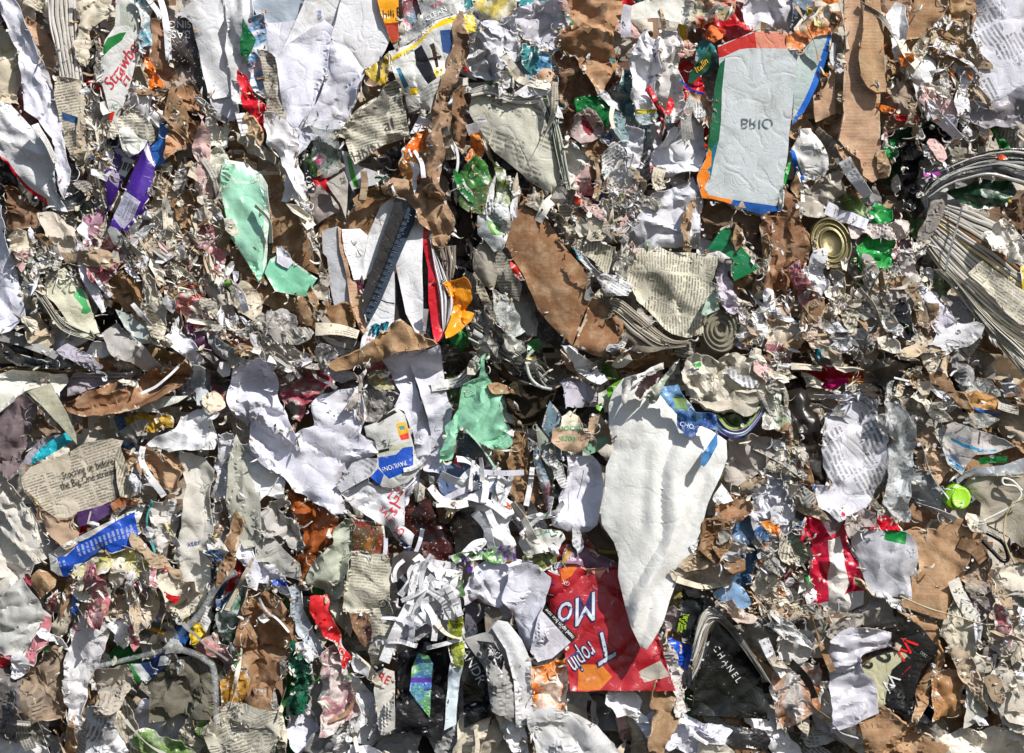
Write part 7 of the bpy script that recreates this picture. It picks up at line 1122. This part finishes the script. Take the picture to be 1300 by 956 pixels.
# ---------------------------------------------------------------- where do the traced things lie?
COV = np.zeros((NY, NX), bool); CLEAN = COV.copy(); TXT = COV.copy()
cxs, cys = np.meshgrid(CX0+CS*(np.arange(NX)+.5), CY0+CS*(np.arange(NY)+.5))
LM = []
def covers(x, y, L, W, a):        # would a loose bit lying here hide print or page edges?
    for f in (-.5, -.25, 0, .25, .5):
        for g in (-.5, .5):
            j, i = cells(x+math.cos(a)*L*f-math.sin(a)*W*g, y+math.sin(a)*L*f+math.cos(a)*W*g)
            if TXT[j, i]: return True
    return False
for it in ITEMS:
    a = it['args']
    if it['fn'] == 'sheet':
        m_ = inside(cxs, cys, a[0]); COV |= m_
        if not (a[2][:2] in ('d:', 'x:') or it['name'] in ('pulp_clump', 'crumpled_paper') and a[1] < 14): CLEAN |= m_
        if any(k['fn'] == 'text' for k in it['kids']): TXT |= m_
    elif it['fn'] == 'stack':
        m_ = inside(cxs, cys, list(a[0])+list(a[1])[::-1]); COV |= m_; CLEAN |= m_; TXT |= m_
    elif it['fn'] == 'disc':
        m_ = (cxs-a[0])**2+(cys-a[1])**2 < (a[2]*1.2)**2; COV |= m_; CLEAN |= m_; TXT |= m_
    if it['lm']:
        p = np.array(a[0]) if it['fn'] != 'disc' else np.array([[a[0], a[1]]])
        if it['fn'] == 'stack': p = np.vstack([p, np.array(a[1])])
        LM.append((float(p[:, 0].mean()), float(p[:, 1].mean()), it['lm']))
vis = (cxs > -10) & (cxs < 1310) & (cys > -10) & (cys < 966)
print('traced things', len(ITEMS), 'coverage', (COV & vis).sum()/vis.sum())
REG = [  # x, y, palette of the loose scraps there
 (70, 60, 'cream brown'), (120, 130, 'cream brown dark'), (230, 200, 'brown tan cream'), (250, 300, 'tan cream brown cream'), (330, 440, 'grey cream brown'),
 (60, 330, 'cream brown grey'), (60, 470, 'grey white dark'), (250, 450, 'grey cream white'), (430, 500, 'white lavender grey'), (560, 350, 'dark grey brown'),
 (600, 230, 'dark brown green'), (700, 260, 'cream white brown'), (790, 250, 'pink white cream'), (760, 180, 'white teal'), (900, 100, 'cream pink red yellow'),
 (1040, 200, 'brown tan'), (1160, 110, 'tan orange brown'), (1060, 380, 'cream white tan brown'), (1130, 330, 'white green grey'), (1230, 200, 'dark grey white'),
 (1200, 460, 'brown tan dark cream'), (1250, 520, 'grey clear brown'), (1060, 480, 'brown cream tan'), (940, 430, 'white grey brown'), (660, 470, 'grey dark green'),
 (640, 620, 'brown dark white'), (960, 620, 'white grey cream blue'), (920, 680, 'cream blue orange'), (1000, 780, 'cream tan white'), (1250, 800, 'cream white grey'),
 (1200, 870, 'tan brown cream'), (160, 760, 'cream white yellow red'), (60, 850, 'brown grey cream'), (240, 820, 'green blue grey white'), (420, 620, 'white grey brown'),
 (420, 860, 'green cream pink'), (560, 760, 'white lavender dark'), (560, 860, 'dark grey white green'), (700, 700, 'white brown green'), (860, 800, 'white pink cream'),
 (1150, 760, 'grey cream'), (150, 560, 'brown grey cream'), (200, 930, 'white cream brown grey'), (450, 930, 'brown white cream dark'), (700, 930, 'white grey tan cream'), (950, 930, 'cream white grey brown'), (1180, 930, 'tan cream white')]
PAL = dict(cream=['p:#ddd6c8', 'p:#d0c6b4', 'n:#cec6b4'], white=['W', 'p:#dcdce0', 't:#e0e0e4', 'n:#dcdcdc'], lavender=['L'], grey=['p:#a8a49e', 'n:#b4b0a8', 'b:#a4a4a4'],
           brown=['k:#84603f', 'k:#94704c'], tan=['k:#b8946c', 'k:#c4a47c', 'd:#b09c80'], dark=['g:#242224', 'x:#1c1c1e,#4c4844,#8c8880', 'p:#3c3632'], red=['g:#c02028'],
           yellow=['g:#d8b830', 'p:#dcd49c'], green=['g:#2c7c3c', 'x:#2c5c2c,#88a860,#d0d4c8'], blue=['g:#2c5ca4', 'x:#8cb4d0,#2c5c94,#d8dce0'], pink=['p:#d4b4b0', 'x:#dcc8c4,#b8606c,#d8d0cc'],
           teal=['g:#3c8488', 'b:#a8c0c4'], orange=['g:#e07828'], clear=['f:#dce0e0'], straw=['p:#c0ae96', 'p:#a8947c'], pale=['p:#e0dcd2', 'd:#d6d0c4'])
def palette(x, y):
    if random.random() < .08: return random.choice(['white', 'cream', 'grey', 'blue', 'red', 'brown', 'dark', 'green', 'white', 'pink', 'yellow'])
    c = sorted(REG, key=lambda r: (r[0]-x)**2+(r[1]-y)**2)[0 if random.random() < .75 else 1]
    return random.choice(c[2].split())
USED = set(it['label'] for it in ITEMS)
def side(x, y, l):
    dx, dy = x-l[0], y-l[1]
    if abs(dx) > 2.2*abs(dy): return 'right of' if dx > 0 else 'left of'
    if abs(dy) > 2.2*abs(dx): return 'below' if dy > 0 else 'above'
    return ('lower right' if dx > 0 else 'lower left') + ' of' if dy > 0 else ('upper right' if dx > 0 else 'upper left') + ' of'
def autolabel(size, shape, colour, kind, x, y):
    L = sorted(LM, key=lambda l: (l[0]-x)**2+(l[1]-y)**2)[:6]
    for i in range(6):
        a = L[i]
        lab = f'{size} {shape} {colour} {kind} {side(x, y, a)} the {a[2]}'
        if lab not in USED: USED.add(lab); return lab
        for j in range(i+1, 6):
            b = L[j]; lab = f'{size} {shape} {colour} {kind} {side(x, y, a)} the {a[2]}, {side(x, y, b)} the {b[2]}'
            if lab not in USED and len(lab.split()) <= 16: USED.add(lab); return lab
    return lab
KIND = dict(straw='paper_scrap', pale='paper_scrap', cream='paper_scrap', white='paper_scrap', lavender='paper_scrap', grey='paper_scrap', pink='tissue_scrap', brown='cardboard_scrap', tan='cardboard_scrap', dark='plastic_scrap',
            red='wrapper_scrap', yellow='wrapper_scrap', green='wrapper_scrap', blue='wrapper_scrap', teal='wrapper_scrap', orange='wrapper_scrap', clear='film_scrap')
CATS = dict(newspaper_scrap=('newspaper scrap', 'loose newspaper scraps in the gaps'), pulp_scrap=('pulp scrap', 'loose pulp scraps in the gaps'), paper_scrap=('paper scrap', 'loose paper scraps in the gaps'), tissue_scrap=('tissue scrap', 'loose tissue scraps in the gaps'), cardboard_scrap=('cardboard scrap', 'loose board scraps in the gaps'),
            plastic_scrap=('plastic scrap', 'loose plastic scraps in the gaps'), wrapper_scrap=('wrapper scrap', 'loose wrapper scraps in the gaps'), film_scrap=('film scrap', 'loose film scraps in the gaps'))
def lie(x, y, rnd):
    """the way the bale lies: upright and slanting above, flat along the gap between the bales"""
    if 415 < y < 500: a = 8
    elif y < 415: a = 72 if x > 420 else 58
    else: a = 80 if x < 850 else 40
    return math.radians(a) + rnd.gauss(0, .45)
def blob(x, y, r, el, ang, n=9):
    pts = []
    for i in range(n):
        t_ = 2*math.pi*i/n; q = r*(.65+.6*random.random()); u, v = q*math.cos(t_)*el, q*math.sin(t_)/el
        pts.append((x+u*math.cos(ang)-v*math.sin(ang), y+u*math.sin(ang)+v*math.cos(ang)))
    return pts
def scrap(x, y, r, d, el=None, colour=None, big=0):
    c = colour or palette(x, y); el = el or random.uniform(1, 2.2); k = KIND[c]; mm = random.choice(PAL[c])
    if k == 'paper_scrap': k = dict(n='newspaper_scrap', d='pulp_scrap', b='film_scrap').get(mm[0], k)
    H = sheet(k, blob(x, y, r, el, lie(x, y, random), random.choice([5, 6, 7, 9])), d, mm, amp=random.uniform(4, 9), wl=random.uniform(12, 30), rag=random.uniform(1, 5),
              st=random.uniform(1, 3), th=3 if c in ('brown', 'tan') else .6, tilt=(random.uniform(-.35, .35), random.uniform(-.35, .35)), res=3.0, uvang=random.uniform(0, 360))
    size = 'small' if r < 16 else ('palm-sized' if r < 26 else 'large')
    shape = 'long' if el > 1.55 else ('ragged' if random.random() < .5 else 'crumpled')
    tag(H['o'], autolabel(size, shape, c, k.split('_')[0].replace('cardboard', 'board') + (' strip' if el > 1.55 else ' scrap'), x, y), CATS[k][0], CATS[k][1])
free = [(cxs[j, i], cys[j, i]) for j in range(NY) for i in range(NX) if not COV[j, i] and -25 < cxs[j, i] < 1325 and -25 < cys[j, i] < 985]
random.shuffle(free); placed = []
for x, y in free:
    if len(placed) >= 330: break
    r = random.choice([12, 15, 18, 22, 28]) if y < 880 else random.choice([18, 24, 30, 36])
    if any((x-a)**2+(y-b)**2 < (.62*(r+q))**2 for a, b, q in placed): continue
    placed.append((x, y, r))
for n_, (x, y, r) in enumerate(sorted(placed, key=lambda p: -p[2])): scrap(x, y, r*1.35, -26+n_*.06)
# rows below the photograph's lower edge: the same waste goes on
for n_ in range(74):
    x = -20 + 1340*((n_*0.618) % 1); y = 886 + 100*random.random()
    scrap(x, y, random.choice([20, 26, 34, 46]), -14+52*(n_/74)+random.uniform(-3, 3), random.uniform(1.2, 2.3), random.choice(['white', 'white', 'cream', 'cream', 'grey', 'lavender', 'brown', 'dark', None, None]), big=1)
# ---------------------------------------------------------------- every traced thing, back to front
for it in sorted(ITEMS, key=lambda i: (i['args'][2] if i['fn'] in ('ribbon', 'tube') else i['args'][3] if i['fn'] in ('stack', 'disc') else i['args'][1])): make(it)
# ---------------------------------------------------------------- torn bits caught on the edges of the larger things
edge = []
for it in ITEMS:
    if it['fn'] == 'sheet':
        P_ = it['args'][0]
        for i in range(len(P_)):
            a, b = P_[i-1], P_[i]
            if random.random() < .5: q = random.random(); edge.append((a[0]+(b[0]-a[0])*q, a[1]+(b[1]-a[1])*q))
random.shuffle(edge); put = []
for x, y in edge:
    if len(put) >= 90: break
    if not (0 < x < 1300 and 0 < y < 960) or any((x-a)**2+(y-b)**2 < 900 for a, b in put): continue
    j, i = cells(x, y)
    if DM[j, i] > 34 or CLEAN[j, i] or covers(x, y, 26, 20, 1.2): continue
    put.append((x, y)); scrap(x, y, random.choice([6, 8, 10, 13]), DM[j, i]+3, random.uniform(1.2, 2.4), random.choice(['cream', 'white', 'white', 'grey', 'brown', 'lavender']) if random.random() < .75 else None)
# more of the long white office shreds in their two tangles
for cx_, cy_, rx, ry, lab, grp, cnt in ((600, 615, 52, 34, 'white shredded strip in the tangle over the slate blue brochure', 'white shredded strips over the slate blue brochure', 12),
                                        (548, 745, 48, 52, 'white shredded strip in the tangle above the black bottom sheet', 'white shredded strips tangled above the black bottom sheet', 17)):
    for n_ in range(cnt):
        x, y = random.gauss(cx_, rx*.75), random.gauss(cy_, ry*.75); a = random.uniform(0, 6.28); L = random.uniform(22, 60); b = random.gauss(0, .12)
        j, i = cells(x, y); z = DM[j, i]+3
        pts = [(x-math.cos(a-b)*L*.5, y-math.sin(a-b)*L*.5), (x-math.cos(a)*L*.16, y-math.sin(a)*L*.16), (x+math.cos(a)*L*.16, y+math.sin(a)*L*.16), (x+math.cos(a+b)*L*.5, y+math.sin(a+b)*L*.5)]
        H = ribbon('shredded_strip', pts, random.uniform(5, 9), z, random.choice(['W', 'W', 'L', 't:#e4e4e8']), twist=random.choice([.2, .5, 1.0]), amp=2.5, conform=n_ % 3 == 0)
        tag(H['o'], lab, 'paper strip', grp)
# ---------------------------------------------------------------- crumpled middling bits in the pulpy places
PULP = [(200, 260, 85), (215, 330, 60), (1195, 90, 60), (1190, 170, 50), (1120, 430, 80), (300, 400, 50), (790, 260, 40), (950, 480, 50), (160, 740, 60), (1270, 830, 70), (1000, 760, 50), (940, 690, 50),
        (1170, 490, 50), (250, 700, 30), (60, 350, 40), (1010, 610, 40), (120, 130, 40), (1060, 400, 50)]
put = []
for tries in range(900):
    if len(put) >= 150: break
    a = random.choice(PULP); x, y = random.gauss(a[0], a[2]*.6), random.gauss(a[1], a[2]*.6); j, i = cells(x, y)
    if CLEAN[j, i] or covers(x, y, 40, 34, 1.2) or DM[j, i] > 40 or any((x-p)**2+(y-q)**2 < 500 for p, q in put): continue
    put.append((x, y)); scrap(x, y, random.choice([11, 15, 19, 25]), DM[j, i]+2, random.uniform(1.1, 2.2), random.choice(['cream', 'white', 'cream', 'grey', 'straw', 'brown', 'pink']) if random.random() < .8 else None)
# folded sheets jammed in edge-on
put = []
for tries in range(2500):
    if len(put) >= 85: break
    x, y = random.uniform(0, 1300), random.uniform(0, 950); j, i = cells(x, y)
    if CLEAN[j, i] or TXT[j, i] or DM[j, i] > 34 or any((x-p)**2+(y-q)**2 < 1300 for p, q in put): continue
    a = lie(x, y, random); L = random.choice([28, 40, 55, 75])
    if covers(x, y, L, 14, a): continue
    put.append((x, y)); c = random.choice(['white', 'cream', 'grey', 'white', 'lavender', 'brown', 'cream', 'straw', 'pale']) if random.random() < .93 else 'dark'
    b = a+random.gauss(0, .35); pts = [(x-math.cos(a)*L/2, y-math.sin(a)*L/2), (x, y), (x+math.cos(b)*L/2, y+math.sin(b)*L/2)]
    H = ribbon('paper_strip' if c not in ('brown',) else 'board_strip', pts, random.choice([6, 9, 13, 17]), DM[j, i]+random.uniform(4, 12), random.choice(PAL[c]), twist=random.choice([.8, 1.2, 1.6]), amp=4)
    tag(H['o'], autolabel('narrow' if L < 50 else 'long', 'creased', c, ('board' if c == 'brown' else 'paper')+' strip', x, y), 'strip', 'narrow strips jammed in edge-on')
# ---------------------------------------------------------------- shreds and flakes too many to count
def shreds():
    rng = random.Random(4); V, F, fm = [], [], []; keys = list(PAL); ms = []; idx = {}
    for c in keys:
        for sp in PAL[c][:2]:
            idx.setdefault(c, []).append(len(ms)); ms.append(mat(sp))
    BL = blurred(); pulp = [(200, 260, 85), (120, 110, 40), (215, 330, 60), (1195, 90, 60), (1200, 160, 50), (1120, 430, 90), (300, 400, 50), (1040, 400, 60), (790, 260, 50), (950, 480, 60), (160, 740, 60), (1270, 830, 80),
            (1000, 760, 50), (940, 690, 60), (1170, 490, 60), (690, 290, 45), (960, 420, 40), (1150, 350, 45), (640, 850, 20), (250, 700, 30), (60, 350, 40), (130, 190, 30), (370, 430, 40), (1010, 610, 45), (600, 620, 30)]
    U = []
    def flake(x, y, z, r, el, mi):
        a1 = lie(x, y, rng) + rng.gauss(0, .5); tx, ty = rng.gauss(0, .45), rng.gauss(0, .45); cv = rng.uniform(-.6, .6)/r
        k = rng.choice([6, 7, 8]); b = len(V)
        V.append((x, y, z)); U.append((x/100, y/100)); ph = rng.uniform(0, 6.28)
        for ring in (.5, 1):
            for q in range(k):
                t_ = 6.283*q/k; rr = r*ring*rng.uniform(.6, 1.3); u, v = rr*math.cos(t_)*el, rr*math.sin(t_)/el
                X, Y = x+u*math.cos(a1)-v*math.sin(a1), y+u*math.sin(a1)+v*math.cos(a1)
                V.append((X, Y, z+(X-x)*tx+(Y-y)*ty+cv*u*u*.7+r*ring*.4*math.sin(2*t_+ph)+rng.uniform(-.15, .15)*r)); U.append((X/100, Y/100))
        for q in range(k):
            n1 = (q+1) % k
            F.append((b, b+1+n1, b+1+q)); fm.append(mi); F.append((b+1+q, b+1+n1, b+1+k+n1, b+1+k+q)); fm.append(mi)
    def curl(x, y, z, L, wd, mi):        # a long soft curling shred
        a1 = lie(x, y, rng) + rng.gauss(0, .7); n = 9; b = len(V); tw = rng.uniform(0, 6.28); dt = rng.gauss(0, .35); wa = rng.gauss(0, .22); p = [x, y]; zz = z; zs = rng.uniform(0, 6.28)
        for i in range(n):
            a1 += wa + rng.gauss(0, .12); wa += rng.gauss(0, .05); p[0] += math.cos(a1)*L/n; p[1] += math.sin(a1)*L/n; tw += dt
            zz = z + L*.10*math.sin(zs+i*.8) - L*.02*i*.3; w_ = wd*(1-.5*(i/(n-1))**2)
            for q in (-.5, .5):
                V.append((p[0]-math.sin(a1)*q*w_*math.cos(tw), p[1]+math.cos(a1)*q*w_*math.cos(tw), zz+q*w_*math.sin(tw))); U.append((p[0]/100, p[1]/100+q*.02))
            if i: F.append((b+2*i-2, b+2*i-1, b+2*i+1, b+2*i)); fm.append(mi)
    def tone(x, y): return palette(x, y) if rng.random() < .2 else rng.choice(['cream', 'white', 'cream', 'grey', 'straw', 'white', 'cream', 'grey', 'pale', 'pale'])
    for n in range(6500):
        if rng.random() < .82:
            a = rng.choice(pulp); x, y = rng.gauss(a[0], a[2]*.6), rng.gauss(a[1], a[2]*.6)
        else: x, y = rng.uniform(-60, 1360), rng.uniform(-60, 1040)
        j, i = cells(x, y); free_ = not COV[j, i]; inp = any((x-a)**2+(y-b)**2 < (c*1.1)**2 for a, b, c in pulp); cl = CLEAN[j, i]
        if cl and rng.random() < .95 or TXT[j, i] and rng.random() < .9: continue
        if cl: inp = False
        if not free_ and not inp and rng.random() < .72: continue
        top = BL[j, i]
        if top > 34 and rng.random() < .85: continue
        mi = rng.choice(idx[tone(x, y)])
        if rng.random() < .5: curl(x, y, top+rng.uniform(-1, 3), rng.choice([6, 9, 13, 18, 26]) if not cl else 5, rng.choice([1, 1.4, 2, 2.8]), mi)
        else: flake(x, y, top+rng.uniform(-1, 1.5), rng.choice([1.2, 1.6, 2.4, 3.4, 5, 7, 10]) if not cl else rng.choice([.7, 1, 1.6]), rng.choice([1, 1.3, 1.7, 2.2]), mi)
    for it in ITEMS:                     # fibres and tatters along torn edges
        if it['fn'] != 'sheet': continue
        P_ = it['args'][0]; rg = it['kw'].get('rag', 1.4)
        if rg < 1.2: continue
        for i in range(len(P_)):
            a, b = P_[i-1], P_[i]; L = math.hypot(b[0]-a[0], b[1]-a[1])
            for q in range(int(L*.022*min(rg, 3.2)+rng.random()*.8)):
                f = rng.random(); x, y = a[0]+(b[0]-a[0])*f+rng.gauss(0, 1.2), a[1]+(b[1]-a[1])*f+rng.gauss(0, 1.2); j, i2 = cells(x, y)
                if BL[j, i2] > 50: continue
                mi = rng.choice(idx[tone(x, y)])
                if rng.random() < .6: curl(x, y, BL[j, i2]+1, rng.choice([5, 8, 12, 18]), rng.choice([.7, 1, 1.6, 2.4, 3.4]), mi)
                else: flake(x, y, BL[j, i2]+1, rng.choice([1, 1.6, 2.4, 3.4]), rng.choice([1, 1.4, 2]), mi)
    V = np.array(V); W = np.stack([(V[:, 0]-650)*S*(1-12*S/D), -V[:, 2]*S, ZC+(478-V[:, 1])*S*(1-12*S/D)], 1)
    o, _ = link('paper_shreds', W, F, ms, fm, U, smooth=False)
    tag(o, 'countless tiny torn shreds and flakes of paper littered over the bales', 'paper shreds', None, 'stuff'); solid(o, .4)
shreds()
print('objects', len(bpy.data.objects), 'verts', sum(len(m.vertices) for m in bpy.data.meshes))
